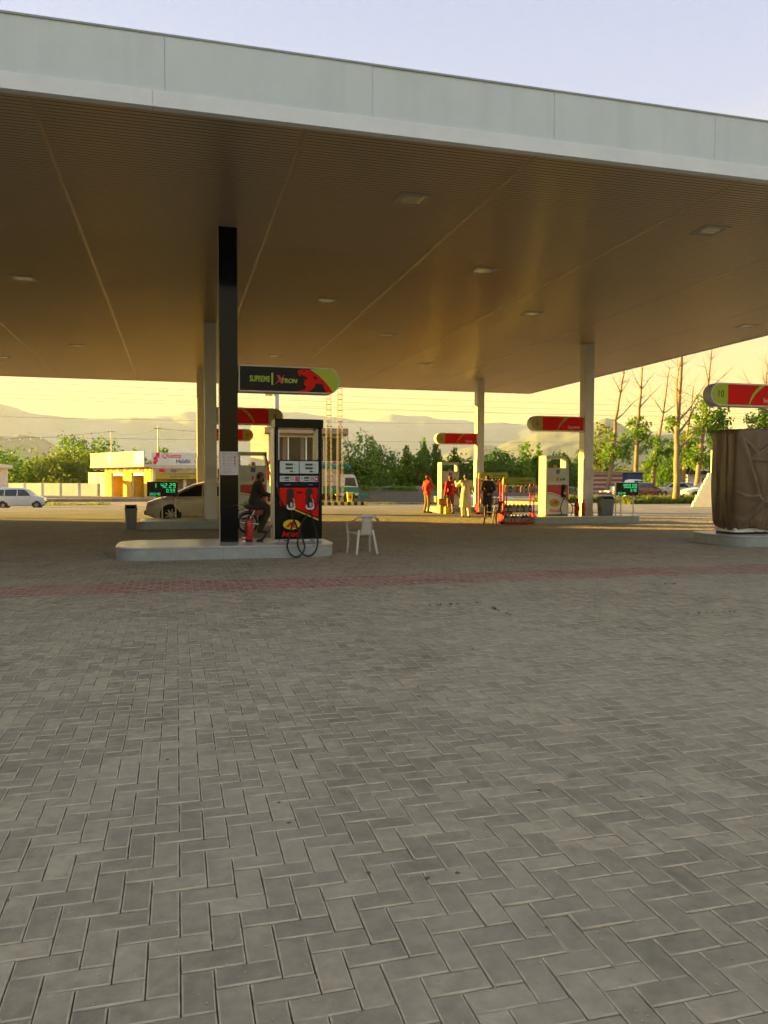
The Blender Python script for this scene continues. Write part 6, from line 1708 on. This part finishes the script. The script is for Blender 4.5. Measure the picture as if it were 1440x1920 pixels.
def person(lb, loc, rz, pose, outfit, s=1.0):
    J = dict(DEF); J.update(pose); J = {k: (Vector(v) if v is not None else None) for k, v in J.items()}
    t = thing('person', lb, 'person', loc, rz); t.scale = (s,) * 3
    f = J['face'].normalized(); up = Vector((0, 0, 1)); rt = f.cross(up).normalized()
    h = J['hed']
    # ---- one continuous body
    g = G()
    cap(g, J['pel'] + Vector((-.05, 0, 0)), J['pel'] + Vector((.05, 0, 0)), .115, .115); cap(g, J['pel'], J['che'], .125, .135)
    cap(g, J['che'] + Vector((-.07, 0, .02)), J['che'] + Vector((.07, 0, .02)), .125, .125); cap(g, J['lsh'], J['rsh'], .062, .062)
    cap(g, J['nec'] - up * .06, h - up * .04, .052, .048)
    g.ball(tuple(h), (.078, .092, .112), 16, 12); cap(g, h + f * .045 - up * .075, h + f * .06 - up * .08, .045, .034)
    cap(g, h + f * .088 + up * .012, h + f * .108 - up * .022, .010, .015, 8)
    for sd in (-1, 1):
        cap(g, h + rt * sd * .080 + up * .02, h + rt * sd * .084 - up * .025, .014, .010, 8)
        cap(g, h + rt * sd * .035 + f * .074 + up * .022, h + rt * sd * .03 + f * .074 + up * .022, .018, .016, 8)
    cap(g, h + f * .088 - up * .052 - rt * .02, h + f * .088 - up * .052 + rt * .02, .010, .010, 8)
    for a in 'lr':
        cap(g, J[a + 'sh'], J[a + 'el'], .050, .041); cap(g, J[a + 'el'], J[a + 'wr'], .041, .027)
        hd = J[a + 'hd'] if J[a + 'hd'] is not None else (J[a + 'wr'] - J[a + 'el']).normalized()
        hand(g, J[a + 'wr'], hd, -f if abs(hd.dot(f)) < .9 else up, 1 if a == 'l' else -1)
        cap(g, J[a + 'hi'], J[a + 'kn'], .088, .062); cap(g, J[a + 'kn'], J[a + 'an'], .058, .036); cap(g, J[a + 'an'] - up * .035, J[a + 'to'], .040, .034)
    remeshed(g, 'body', SKIN, t, .011, 3)
    # ---- hair or cap
    g = G(); g.ball(tuple(h - f * .012 + up * .022), (.086, .098, .104), 16, 10)
    if outfit.get('cap'):
        ccap = outfit['cap']; k = G(); k.ball(tuple(h + up * .045), (.094, .104, .085), 16, 8)
        k.v = [(x, y, max(z, h.z + .035)) for x, y, z in k.v]; k.build('cap', ccap, t, 60)
        if outfit.get('peak', True):
            k = G(); k.prism([(h.x + (f * q[0] + rt * q[1]).x, h.y + (f * q[0] + rt * q[1]).y) for q in ((.07, -.075), (.145, -.05), (.165, 0), (.145, .05), (.07, .075))], h.z + .034, h.z + .046, 'xy'); k.build('cap_peak', ccap, t)
        g.v = [(x, y, min(z, h.z + .05)) for x, y, z in g.v]
    def trim(p):
        d = Vector(p) - h; ff = d.dot(f)
        if ff > .045 and d.z < .05: d = d - f * (ff - .045)
        if d.z < -.055: d.z = -.055
        return tuple(h + d)
    g.v = [trim(p) for p in g.v]; g.build('hair', HAIR, t, 60)
    if outfit.get('beard'):
        k = G(); cap(k, h + f * .065 - up * .075, h + f * .075 - up * .125, .048, .030); remeshed(k, 'beard', HAIR, t, .012, 2)
    # ---- clothes
    g = G(); e = .018
    cap(g, J['pel'] + Vector((-.06, 0, -.02)), J['pel'] + Vector((.06, 0, -.02)), .125 + e, .125 + e); cap(g, J['pel'], J['che'], .128 + e, .142 + e)
    cap(g, J['che'] + Vector((-.08, 0, .03)), J['che'] + Vector((.08, 0, .03)), .128 + e, .128 + e); cap(g, J['lsh'], J['rsh'], .070 + e, .070 + e); cap(g, J['nec'] - up * .08, J['nec'] - up * .01, .075, .066)
    for a in 'lr':
        sl = outfit.get('sleeve', 1.0)
        cap(g, J[a + 'sh'], J[a + 'el'], .058 + e, .052 + e)
        if sl > .5: cap(g, J[a + 'el'], J[a + 'el'].lerp(J[a + 'wr'], .92), .052 + e, .036 + e)
    hem = outfit.get('hem')
    if hem:
        na = 28; rings_ = []
        top_ = J['che'].z - .12
        for k in range(9):
            q = k / 8; z = top_ + (hem - top_) * q; c = J['che'].lerp(J['pel'], min(1, q * 2.2)); sway = outfit.get('sway', (0, 0))
            cx, cy_ = c.x + sway[0] * max(0, q - .4), c.y + sway[1] * max(0, q - .4); rx, ry = .165 + .055 * q + outfit.get('flare', 0) * q, .135 + .06 * q
            rings_.append([(cx + rx * math.cos(2 * PI * j / na) * (1 + .06 * q * math.sin(j * 1.35 + 1)), cy_ + ry * math.sin(2 * PI * j / na) * (1 + .08 * q * math.sin(j * 1.9)), z) for j in range(na)])
        g.rings(rings_)
    remeshed(g, outfit['top_name'], outfit['top'], t, .014, 3)
    g = G(); le = outfit.get('leg_w', 0.0); ll = outfit.get('leg_len', .95)
    cap(g, J['pel'] + Vector((-.05, 0, -.02)), J['pel'] + Vector((.05, 0, -.02)), .132, .132)
    for a in 'lr':
        cap(g, J[a + 'hi'], J[a + 'kn'], .102 + le, .078 + le)
        if ll > .5: cap(g, J[a + 'kn'], J[a + 'kn'].lerp(J[a + 'an'], ll), .078 + le, .062 + le)
    remeshed(g, 'trousers', outfit['bottom'], t, .014, 3)
    for a in 'lr':
        g = G(); d = (J[a + 'to'] - J[a + 'an']); cap(g, J[a + 'an'] - up * .045 - d * .15, J[a + 'to'] + d * .05, .046, .042)
        g.v = [(x, y, max(z, .002)) for x, y, z in g.v]; remeshed(g, 'shoe', SHOE, t, .012, 2)
    return t
RSH = mat('uniform_red', (.50, .015, .012), .75, var=.12, scale=10, bump=.2, bscale=30)
KHA = mat('khaki_cloth', (.20, .135, .085), .85, var=.12, scale=10, bump=.2, bscale=30)
CRM = mat('cream_cloth', (.55, .50, .40), .8, var=.08, scale=8, bump=.25, bscale=22)
DKC = mat('dark_cloth', (.018, .013, .013), .85, var=.2, scale=8, bump=.2, bscale=22)
OLV = mat('olive_drab_cloth', (.048, .040, .028), .85, var=.15, scale=8, bump=.25, bscale=22)
person('person in red shirt and cap with one hand raised to the face', (11.52, 35.3, 0), R(-72),
       dict(rel=(.24, .12, 1.20), rwr=(.10, .17, 1.45), rhd=(-.5, -.1, .8), lel=(-.25, -.04, 1.13), lwr=(-.22, .10, .92), lan=(-.13, -.06, .085), lto=(-.15, .12, .03)), dict(cap=RSH, top=RSH, top_name='shirt', bottom=KHA, sleeve=.3), 1.03)
p = person('person in red shirt and red cap seen from behind, reaching to the distant pump', (12.26, 34.1, 0), R(8),
       dict(rel=(.27, .10, 1.14), rwr=(.24, .30, .98), rhd=(0, 1, -.3), lel=(-.26, -.05, 1.12), lwr=(-.27, .02, .86), hed=(.01, .04, 1.60)), dict(cap=RSH, top=RSH, top_name='shirt', bottom=KHA, sleeve=1, leg_len=.3), 1.02)
g = G(); g.prism(arc(.0, 1.33, .055, .05, 0, 360, 14)[:-1], -.172, -.178); g.build('back_badge', WINK, p)
person('person in long cream shirt and trousers walking away with one arm raised', (11.56, 30.3, 0), R(-6),
       dict(lel=(-.33, .10, 1.26), lwr=(-.32, .34, 1.42), lhd=(.1, 1, .3), rel=(.30, .02, 1.14), rwr=(.36, .20, 1.02), rhd=(.4, .9, -.1), lkn=(-.09, .10, .50), lan=(-.08, .10, .09), lto=(-.09, .27, .05), rkn=(.10, -.02, .49), ran=(.11, -.16, .10), rto=(.12, .0, .03)),
       dict(top=CRM, top_name='long_shirt', bottom=CRM, hem=.42, flare=.015, leg_w=.012, sway=(.0, .03)), 1.05)
person('person in dark clothes standing with hands clasped behind the back', (13.02, 31.5, 0), R(-10),
       dict(lel=(-.27, -.14, 1.14), lwr=(-.07, -.21, .95), lhd=(.9, -.1, -.3), rel=(.27, -.14, 1.14), rwr=(.07, -.22, .96), rhd=(-.9, -.1, -.3)), dict(top=DKC, top_name='long_shirt', bottom=DKC, hem=.50, leg_w=.01), 1.03)
# the rider sits on the maroon motorcycle (its seat top is at 0.80 m)
person('person in dark olive clothes and flat cap seated on the maroon motorcycle', (BIKE[0] - .40, BIKE[1] - .03, 0), R(-82),
       dict(pel=(0, 0, .90), che=(0, .10, 1.27), nec=(0, .13, 1.44), hed=(0, .18, 1.575), lsh=(-.185, .11, 1.385), rsh=(.185, .11, 1.385), lel=(-.25, .20, 1.12), rel=(.25, .20, 1.12), lwr=(-.30, .42, 1.05), rwr=(.30, .42, 1.05), lhd=(.0, 1, -.1), rhd=(0, 1, -.1),
            lhi=(-.10, .02, .87), rhi=(.10, .02, .87), lkn=(-.20, .38, .68), rkn=(.20, .38, .68), lan=(-.20, .22, .37), ran=(.22, .10, .10), lto=(-.21, .38, .33), rto=(.23, .27, .03)),
       dict(cap=mat('cap_brown', (.10, .08, .055), .8), peak=False, beard=True, top=OLV, top_name='long_shirt', bottom=OLV, hem=.66, leg_w=.02, sway=(0, .12)), 1.03)
# ================================================================== TREES AND GREENERY
def leaf_material(name, a, b_, c_):
    m = bpy.data.materials.new(name); m.use_nodes = True
    nt = m.node_tree; L = nt.links.new; nt.nodes.clear()
    out = nt.nodes.new('ShaderNodeOutputMaterial'); at = nt.nodes.new('ShaderNodeAttribute'); at.attribute_name = 'tone'
    rp = nt.nodes.new('ShaderNodeValToRGB'); e = rp.color_ramp; e.elements[0].color = (*a, 1); e.elements[1].color = (*c_, 1); k = e.elements.new(.5); k.color = (*b_, 1)
    L(at.outputs['Fac'], rp.inputs[0])
    d = nt.nodes.new('ShaderNodeBsdfPrincipled'); d.inputs['Roughness'].default_value = .55; d.inputs['Specular IOR Level'].default_value = .3
    tr = nt.nodes.new('ShaderNodeBsdfTranslucent'); mx = nt.nodes.new('ShaderNodeMixShader'); mx.inputs[0].default_value = .48
    L(rp.outputs[0], d.inputs['Base Color']); L(rp.outputs[0], tr.inputs[0]); L(d.outputs[0], mx.inputs[1]); L(tr.outputs[0], mx.inputs[2]); L(mx.outputs[0], out.inputs[0])
    return m
LEAF_A = leaf_material('poplar_leaf', (.07, .17, .012), (.14, .27, .018), (.25, .37, .03))
LEAF_B = leaf_material('dark_leaf', (.035, .095, .012), (.07, .165, .018), (.13, .24, .025))
LEAF_C = leaf_material('olive_leaf', (.09, .14, .015), (.17, .22, .022), (.27, .29, .04))
BARK = mat('poplar_bark', (.28, .19, .105), .85, var=.3, scale=1.2, bump=.7, bscale=9, stain=((.12, .09, .06), (3, 3, .5), .7))
BARKD = mat('dark_bark', (.13, .10, .07), .9, var=.3, scale=2, bump=.7, bscale=9)
nprng = np.random.default_rng(21)
def leaves(clumps, n, size, lm, name='crown'):
    """clumps: (x, y, z, rx, ry, rz, weight); small leaf faces spread through each clump"""
    w = np.array([c[6] for c in clumps], float); w /= w.sum()
    # each clump is broken into sprays so the outline stays uneven
    ci = nprng.choice(len(clumps), n, p=w); C = np.array([c[:6] for c in clumps], float)
    ns = 14
    spr = nprng.normal(size=(len(clumps), ns, 3)); spr /= np.linalg.norm(spr, axis=2, keepdims=True); spr *= nprng.random((len(clumps), ns, 1)) ** .45
    si = nprng.integers(0, ns, n)
    off = spr[ci, si] + nprng.normal(size=(n, 3)) * .20
    P = C[ci, :3] + off * C[ci, 3:6]
    u = nprng.normal(size=(n, 3)); u /= np.linalg.norm(u, axis=1, keepdims=True)
    v = np.cross(u, nprng.normal(size=(n, 3))); v /= np.linalg.norm(v, axis=1, keepdims=True)
    s = size * nprng.uniform(.6, 1.3, (n, 1))
    V = np.stack([P - u * s * .62, P + v * s * .40, P + u * s * .62, P - v * s * .40], 1).reshape(-1, 3)
    F = np.arange(4 * n).reshape(n, 4)
    tone = np.clip(nprng.random(n) * .55 + .45 * nprng.random((len(clumps), ns))[ci, si], 0, 1)
    return make_mesh_np(name, V, F, [lm], tone)
def limb_path(p0, d, L, n, wob, up=.0):
    p = Vector(p0); d = Vector(d).normalized(); out = [p.copy()]
    for i in range(n):
        d = (d + Vector((random.gauss(0, wob), random.gauss(0, wob), random.gauss(0, wob) + up))).normalized()
        p = p + d * (L / n); out.append(p.copy())
    return out
def tree(name, lb, x, y, z, H, W, lm, kind='bush', n=1100, leaf=.22, group='trees', trunk_r=.12, barkm=BARKD, base=.12, taper=1.0):
    t = thing(name, lb, 'tree', (x, y, z), 0, group)
    g = G(); tp = limb_path((0, 0, -.1), (random.gauss(0, .03), 0, 1), H * .86, 8, .035); g.tube(tp, [trunk_r * (1 - .9 * i / 8) for i in range(9)], 8); g.build('trunk', barkm, t, 60)
    cl = []
    nc = 15 if kind != 'poplar' else 14
    for k in range(nc):
        s = base + (1 - base) * ((k + .5) / nc)
        if kind == 'poplar': prof = .42 * W * math.sin(PI * min(.97, .14 + s * .86)) ** .8 * (1 - .45 * s)
        else: prof = .5 * W * math.sin(PI * min(.96, .22 + s * .74)) ** .7
        a = k * 2.4 + random.random(); rr = prof * random.uniform(.25, .75)
        r = prof * random.uniform(.50, .80) + .05 * W
        cl.append((rr * math.cos(a), rr * math.sin(a), H * s * (.97), r, r, r * random.uniform(.8, 1.3) + H * .02, r * r))
        if k % 2 == 0 and k < nc - 2:
            g = G(); i = min(7, int(s * 8)); g.tube([tp[max(0, i - 1)], Vector((rr * math.cos(a) * .5, rr * math.sin(a) * .5, H * s * .93)), Vector((rr * math.cos(a), rr * math.sin(a), H * s))], [trunk_r * .45 * (1 - .6 * s), trunk_r * .25, .012], 5); g.build('limb', barkm, t, 60)
    me = leaves(cl, n, leaf, lm); link('crown', me, t)
    return t

# trees behind the block wall (centre)
ctr = [(663, 856, 3.0, 'B'), (683, 816, 3.6, 'A'), (705, 834, 3.2, 'B'), (735, 856, 4.0, 'A'), (762, 833, 2.5, 'P'), (778, 858, 3.4, 'A'), (794, 820, 2.4, 'P'), (817, 827, 2.6, 'PB'), (836, 862, 3.4, 'A'), (853, 836, 2.8, 'PB'), (872, 866, 3.0, 'B'),
       (905, 858, 3.6, 'B'), (926, 846, 3.0, 'B'), (945, 848, 3.0, 'B'), (963, 866, 3.0, 'A'), (985, 825, 4.0, 'PA'), (1009, 828, 1.9, 'P'), (1030, 858, 3.2, 'A'), (1050, 846, 2.6, 'B'), (1072, 862, 3.0, 'A')]
NM = ['leftmost', 'second from left', 'third from left', 'fourth from left', 'fifth from left', 'sixth from left', 'seventh from left', 'eighth from left', 'ninth from left', 'tenth from left', 'eleventh from left', 'twelfth from left', 'thirteenth from left', 'fourteenth from left', 'fifteenth from left', 'sixteenth from left', 'seventeenth from left', 'eighteenth from left', 'nineteenth from left', 'rightmost']
for i, (px, py, W, k) in enumerate(ctr):
    Y_ = 90 - (px - 660) * .012 + random.uniform(-2, 4)
    az = CAM_YAW + math.atan((px - 720) / 1462); X_ = Y_ * math.tan(az); d = math.hypot(X_, Y_) * math.cos(math.atan((px - 720) / 1462))
    top = 1.5 + (902.5 - py) * d / 1462
    kind = 'poplar' if 'P' in k else 'bush'; lm = LEAF_B if 'B' in k else LEAF_A
    lb = f'{NM[i]} tree behind the block wall, ' + ('slender poplar with a narrow top' if kind == 'poplar' else ('dark bushy crown' if lm is LEAF_B else 'bright bushy crown'))
    tree('poplar_tree' if kind == 'poplar' else 'bushy_tree', lb, X_, Y_, -.75, top + .75, W * 1.35, lm, kind, 2100, .30, 'trees behind the block wall', .13)
# trees at the left
lft = [(4, 846, 6.0, 'A', 118), (34, 868, 5.0, 'B', 125), (60, 872, 4.6, 'A', 122), (98, 862, 7.5, 'C', 116), (135, 822, 5.2, 'A', 122), (128, 858, 6.5, 'C', 114), (160, 848, 6.0, 'B', 123), (197, 822, 5.4, 'A', 126), (184, 856, 4.5, 'B', 118), (262, 845, 3.4, 'A', 128), (307, 843, 3.0, 'A', 126)]
LN = ['leafy tree over the white building at the left edge', 'dark tree just right of the white building', 'low bright tree behind the white wall, left part', 'big round olive bush behind the white wall', 'tall loose tree left of the yellow shop', 'broad olive bush under the tall loose tree', 'dark full tree between the two tall left trees', 'tall feathery tree rising over the yellow shop end', 'dark bush touching the yellow shop end', 'small treetop showing above the yellow banner', 'small treetop showing above the restaurant banner']
for (px, py, W, k, Y_), lb in zip(lft, LN):
    az = CAM_YAW + math.atan((px - 720) / 1462); X_ = Y_ * math.tan(az); d = math.hypot(X_, Y_) * math.cos(math.atan((px - 720) / 1462))
    top = 1.5 + (902.5 - py) * d / 1462
    tree('bushy_tree', lb, X_, Y_, -.78, top + .78, W * 1.25, {'A': LEAF_A, 'B': LEAF_B, 'C': LEAF_C}[k], 'bush', 2400, .36, 'trees on the left', .16)
# far tree belt that reads as one mass
g_cl = []
for k in range(150):
    az = R(random.uniform(-24, 60)); d = random.uniform(190, 290); x, y = d * math.sin(az), d * math.cos(az)
    h = random.uniform(4, 8.5); g_cl.append((x, y, -.7 + h * .5, h * .55, h * .55, h * .55, h * h))
stuff(link('far_tree_belt', leaves(g_cl, 26000, .8, LEAF_B, 'far_tree_belt')))

# tall half bare poplars at the right
def bare_poplar(lb, px, Y_, H, lean, tr, crown, forks, n=900, z=-.01, lm=LEAF_A, leaf=.26):
    """crown: list of (height, dx, r, rz) leaf clumps; forks: (height, side, length, rise)"""
    az = CAM_YAW + math.atan((px - 720) / 1462); X_ = Y_ * math.tan(az)
    t = thing('bare_poplar', lb, 'tree', (X_, Y_, z), 0, 'half bare poplars by the car park')
    nseg = 14; pts = []
    for i in range(nseg + 1):
        s = i / nseg; pts.append(Vector((lean * H * s ** 1.15 + .10 * math.sin(s * 7 + px) + random.gauss(0, .03), .10 * math.cos(s * 5 + px) + random.gauss(0, .03), -.1 + H * s)))
    g = G(); g.tube(pts, [tr * (1.25 if i == 0 else 1) * (1 - .82 * (i / nseg)) for i in range(nseg + 1)], 9); g.build('trunk', BARK, t, 60)
    for (h, sd, L_, rise) in forks:
        i = int(h / H * nseg); p = pts[min(nseg, i)]
        P = limb_path(p, (sd, random.uniform(-.4, .4), rise), L_, 7, .10, .03)
        r0 = tr * (1 - .82 * i / nseg) * .55
        g = G(); g.tube(P, [r0 * (1 - .85 * k / 7) for k in range(8)], 6); g.build('limb', BARK, t, 60)
        for q in range(3):
            b = P[2 + q]; T = limb_path(b, (sd * random.uniform(.2, 1.2) * random.choice((-1, 1)), random.uniform(-.6, .6), random.uniform(.3, 1)), L_ * .45, 5, .16, .03)
            g = G(); g.tube(T, [.022 * (1 - .8 * k / 5) for k in range(6)], 4); g.build('twig', BARK, t, 60)
    for q in range(40):
        i = random.randint(5, nseg); T = limb_path(pts[i], (random.choice((-1, 1)) * random.uniform(.4, 1), random.uniform(-.6, .6), random.uniform(.2, 1)), H * random.uniform(.06, .15), 5, .16, .05)
        g = G(); g.tube(T, [.02 * (1 - .8 * k / 5) for k in range(6)], 4); g.build('twig', BARK, t, 60)
    if crown:
        cl = []
        for (h, dx, r, rz_) in crown:
            i = min(nseg, int(h / H * nseg)); p = pts[i]
            cy_ = p.y + random.uniform(-.3, .3); cl.append((p.x + dx, cy_, h, r, r, rz_, r * r * rz_))
            q0 = pts[max(0, i - 1)]; g = G(); g.tube([q0, q0.lerp(Vector((p.x + dx, cy_, h)), .55) + Vector((0, 0, -.12)), Vector((p.x + dx, cy_, h + r * .4))], [.055, .035, .012], 5); g.build('limb', BARK, t, 60)
        link('crown', leaves(cl, n, leaf, lm), t)
    return t
bare_poplar('leaning half bare poplar in front of the striped kiosk', 1138, 80, 15.0, .135, .33, [(4.6, -.6, 1.1, 1.0), (5.2, .9, 1.5, 1.3), (6.2, 1.6, 1.0, .9), (6.6, -.3, .8, .9), (4.4, 1.8, .9, .8)], [(9.0, 1, 5.0, .9), (12.2, -1, 3.0, 1.0), (12.6, 1, 2.4, 1.2)], 1300)
bare_poplar('half bare poplar standing behind the price display 900.00', 1190, 88, 17.0, .05, .36, [(8.6, 0, 1.5, 1.0), (7.6, 1.1, 1.4, 1.2), (6.4, 1.6, 1.3, 1.1), (7.4, -1.2, 1.2, 1.1), (9.4, .2, .9, .8), (5.6, .6, 1.0, .8)], [(11.2, 1, 4.6, .7), (14.0, 1, 3.2, 1.5), (14.2, -1, 3.2, 2.0)], 1700)
bare_poplar('thin leaning poplar between the display and the big double trunk', 1222, 84, 15.5, .145, .27, [(4.6, .3, 1.2, 1.1), (5.6, .7, 1.3, 1.2), (3.6, -.4, 1.0, .9), (6.6, -.2, .8, .8)], [(11.0, 1, 4.5, .8), (10.4, -1, 3.2, 1.2)], 1300)
bare_poplar('big sunlit poplar with two stems in front of the parked cars', 1266, 47.5, 13.5, .03, .25, [(5.6, -.2, .6, .5), (3.6, .5, .5, .4)], [(6.0, -.35, 6.0, 1.6), (6.6, .9, 5.0, .9), (4.4, 1, 3.4, .7), (5.2, .7, 3.0, .8)], 160)
bare_poplar('poplar trunk close behind the big double trunk', 1277, 74, 12.0, .11, .27, [(4.2, .2, 1.2, 1.0), (5.4, .9, 1.2, 1.1), (6.4, -.5, .9, .8), (3.4, 1.4, 1.0, .9)], [(7.6, 1, 3.4, .8), (8.0, -1, 3.4, 1.3)], 1200)
bare_poplar('leafy poplar left of sign 10 with a bare top', 1306, 66, 14.5, .10, .28, [(7.2, 0, 1.2, 1.0), (8.2, .5, 1.3, 1.1), (9.4, .1, 1.1, 1.0), (6.2, 1.4, 1.3, 1.0), (5.4, 1.9, 1.0, .8), (7.2, 1.8, 1.2, 1.0), (8.4, 1.9, .9, .9), (6.0, -.6, .9, .8), (4.2, -.4, 1.1, .9), (3.4, .8, 1.2, .9)], [(10.5, 1, 3.6, 1.0), (11.5, -1, 2.6, 1.3)], 3000)
bare_poplar('leafy poplar behind the covered pump and sign 10', 1432, 64, 13.0, .0, .28, [(7.6, -.4, 1.5, 1.1), (6.6, .6, 1.5, 1.1), (6.2, -1.2, 1.1, .9), (8.2, .6, 1.2, 1.0)], [(9.5, -1, 4.0, 1.2), (9.8, 1, 3.6, 1.2), (10.0, -.4, 3.5, 1.8)], 1900)
for (px, py, W, Y_, lm, lb) in ((1122, 788, 3.6, 92, LEAF_C, 'dense tall tree right of the pump 6 column'), (1105, 830, 3.6, 95, LEAF_B, 'dark tree half hidden by the pump 6 column'), (1240, 862, 5.0, 96, LEAF_A, 'low bright tree behind the parked pickup'), (1262, 850, 4.0, 100, LEAF_B, 'dark bush behind the big double trunk'),
        (1292, 846, 4.4, 98, LEAF_A, 'low bright tree behind the guard booth, left one'), (1325, 852, 4.6, 101, LEAF_A, 'low bright tree behind the guard booth, right one'), (1215, 872, 3.6, 104, LEAF_C, 'small olive tree beyond the parked cars'), (1172, 882, 4.0, 118, LEAF_C, 'far olive bush right of the kiosk'), (1375, 850, 5, 100, LEAF_B, 'dark tree behind the covered pump')):
    az = CAM_YAW + math.atan((px - 720) / 1462); X_ = Y_ * math.tan(az); d = math.hypot(X_, Y_) * math.cos(math.atan((px - 720) / 1462))
    tree('bushy_tree', lb, X_, Y_, -.05, 1.55 + (902.5 - py) * d / 1462, W * 1.3, lm, 'bush', 2000, .32, 'trees behind the car park', .16)

# weeds along the car park edge, grass under the walls, creeper on the block wall
def weeds(name, boxes, n, h, lm):
    P = []; 
    for (x0, x1, y0, y1, z) in boxes:
        k = int(n * (x1 - x0) * (y1 - y0)); 
        P.append(np.stack([nprng.uniform(x0, x1, k), nprng.uniform(y0, y1, k), np.full(k, z)], 1))
    P = np.concatenate(P); k = len(P)
    cl_ = np.array([.55 + .6 * mnoise.noise(Vector((p[0] * .8, p[1] * .8, 0))) for p in P])
    a = nprng.uniform(0, 2 * PI, k); hh = h * np.clip(cl_, .2, 1.2) * nprng.uniform(.5, 1.2, k); w = .03 + .02 * nprng.random(k)
    dx, dy = np.cos(a) * w, np.sin(a) * w; lx, ly = nprng.normal(0, .35, k) * hh, nprng.normal(0, .35, k) * hh
    V = np.stack([np.stack([P[:, 0] - dx, P[:, 1] - dy, P[:, 2]], 1), np.stack([P[:, 0] + dx, P[:, 1] + dy, P[:, 2]], 1),
                  np.stack([P[:, 0] + lx + dx * .5, P[:, 1] + ly + dy * .5, P[:, 2] + hh], 1), np.stack([P[:, 0] + lx - dx * .5, P[:, 1] + ly - dy * .5, P[:, 2] + hh], 1)], 1).reshape(-1, 3)
    return stuff(link(name, make_mesh_np(name, V, np.arange(4 * k).reshape(k, 4), [lm], nprng.random(k))))
weeds('roadside_weeds', [(29.5, 38.5, 46.6, 50.5, -.01), (26, 29.5, 50, 54, -.01)], 190, .75, LEAF_C)
weeds('verge_grass', [(-40, -6, 73, 78, -.70), (17, 40, 70.5, 73.5, -.72)], 22, .30, LEAF_C)
cl = []
a0, a1 = Vector((17.6, 81.6, 0)), Vector((40, 72.2, 0))
for k in range(34):
    p = a0.lerp(a1, random.random()); cl.append((p.x, p.y, .72 + random.uniform(-.05, .2), .8, .35, .22, .3))
stuff(link('creeper_on_wall', leaves(cl, 2600, .22, LEAF_A, 'creeper_on_wall')))

# ================================================================== GRIT, DRY LEAVES AND WEEDS ON THE PAVING
def scatter(name, n, smin, smax, m, flat, region, z0=.0015):
    V = []; F = []
    cs = [(-1, -1, 0), (1, -1, 0), (1, 1, 0), (-1, 1, 0), (0, 0, 1), (0, 0, -.6)]
    for k in range(n):
        f_ = region[0] * (region[1] / region[0]) ** random.random(); r_ = random.uniform(-.52, .52) * f_
        x = r_ * math.cos(CAM_YAW) + f_ * math.sin(CAM_YAW); y = -r_ * math.sin(CAM_YAW) + f_ * math.cos(CAM_YAW)
        s = random.uniform(smin, smax) * (1 + .05 * f_); a = random.uniform(0, 6.3); b = len(V)
        for c in cs:
            px, py, pz = c[0] * s * random.uniform(.6, 1.1), c[1] * s * random.uniform(.5, 1.0), c[2] * s * flat
            V.append((x + px * math.cos(a) - py * math.sin(a), y + px * math.sin(a) + py * math.cos(a), z0 + s * flat * .45 + pz))
        F += [(b, b + 1, b + 4), (b + 1, b + 2, b + 4), (b + 2, b + 3, b + 4), (b + 3, b, b + 4), (b + 1, b, b + 5), (b + 2, b + 1, b + 5), (b + 3, b + 2, b + 5), (b, b + 3, b + 5)]
    return stuff(link(name, make_mesh_np(name, np.array(V), np.array(F), [m]), forecourt))
scatter('grit', 1500, .0012, .0035, mat('grit', (.42, .37, .28), .9, var=.4, scale=30), .8, (2.0, 9))
scatter('dry_leaf_bits', 22, .004, .010, mat('dry_leaf', (.12, .085, .045), .8, var=.4, scale=20), .25, (2.4, 14))
P = []
for k in range(46):                       # weeds rooted in the joints, in a few short runs
    run = [(3.25, 8.9, 1, 0), (3.6, 8.2, 0, 1), (5.9, 7.6, 1, 0), (1.2, 12.9, 1, 0), (6.8, 9.9, 1, 0)][k % 5]; u = random.uniform(-.35, .35)
    P.append((run[0] + run[2] * u + random.gauss(0, .006), run[1] + run[3] * u + random.gauss(0, .006)))
V = []; F = []
for x, y in P:
    for q in range(7):
        a = random.uniform(0, 6.3); h = random.uniform(.008, .028); w = .003; b = len(V); lx, ly = math.cos(a) * h * .9, math.sin(a) * h * .9
        V += [(x - w * math.sin(a), y + w * math.cos(a), -.006), (x + w * math.sin(a), y - w * math.cos(a), -.006), (x + lx + w * math.sin(a), y + ly - w * math.cos(a), h), (x + lx - w * math.sin(a), y + ly + w * math.cos(a), h)]; F.append((b, b + 1, b + 2, b + 3))
stuff(link('joint_weeds', make_mesh_np('joint_weeds', np.array(V), np.array(F), [LEAF_C], nprng.random(len(F))), forecourt))
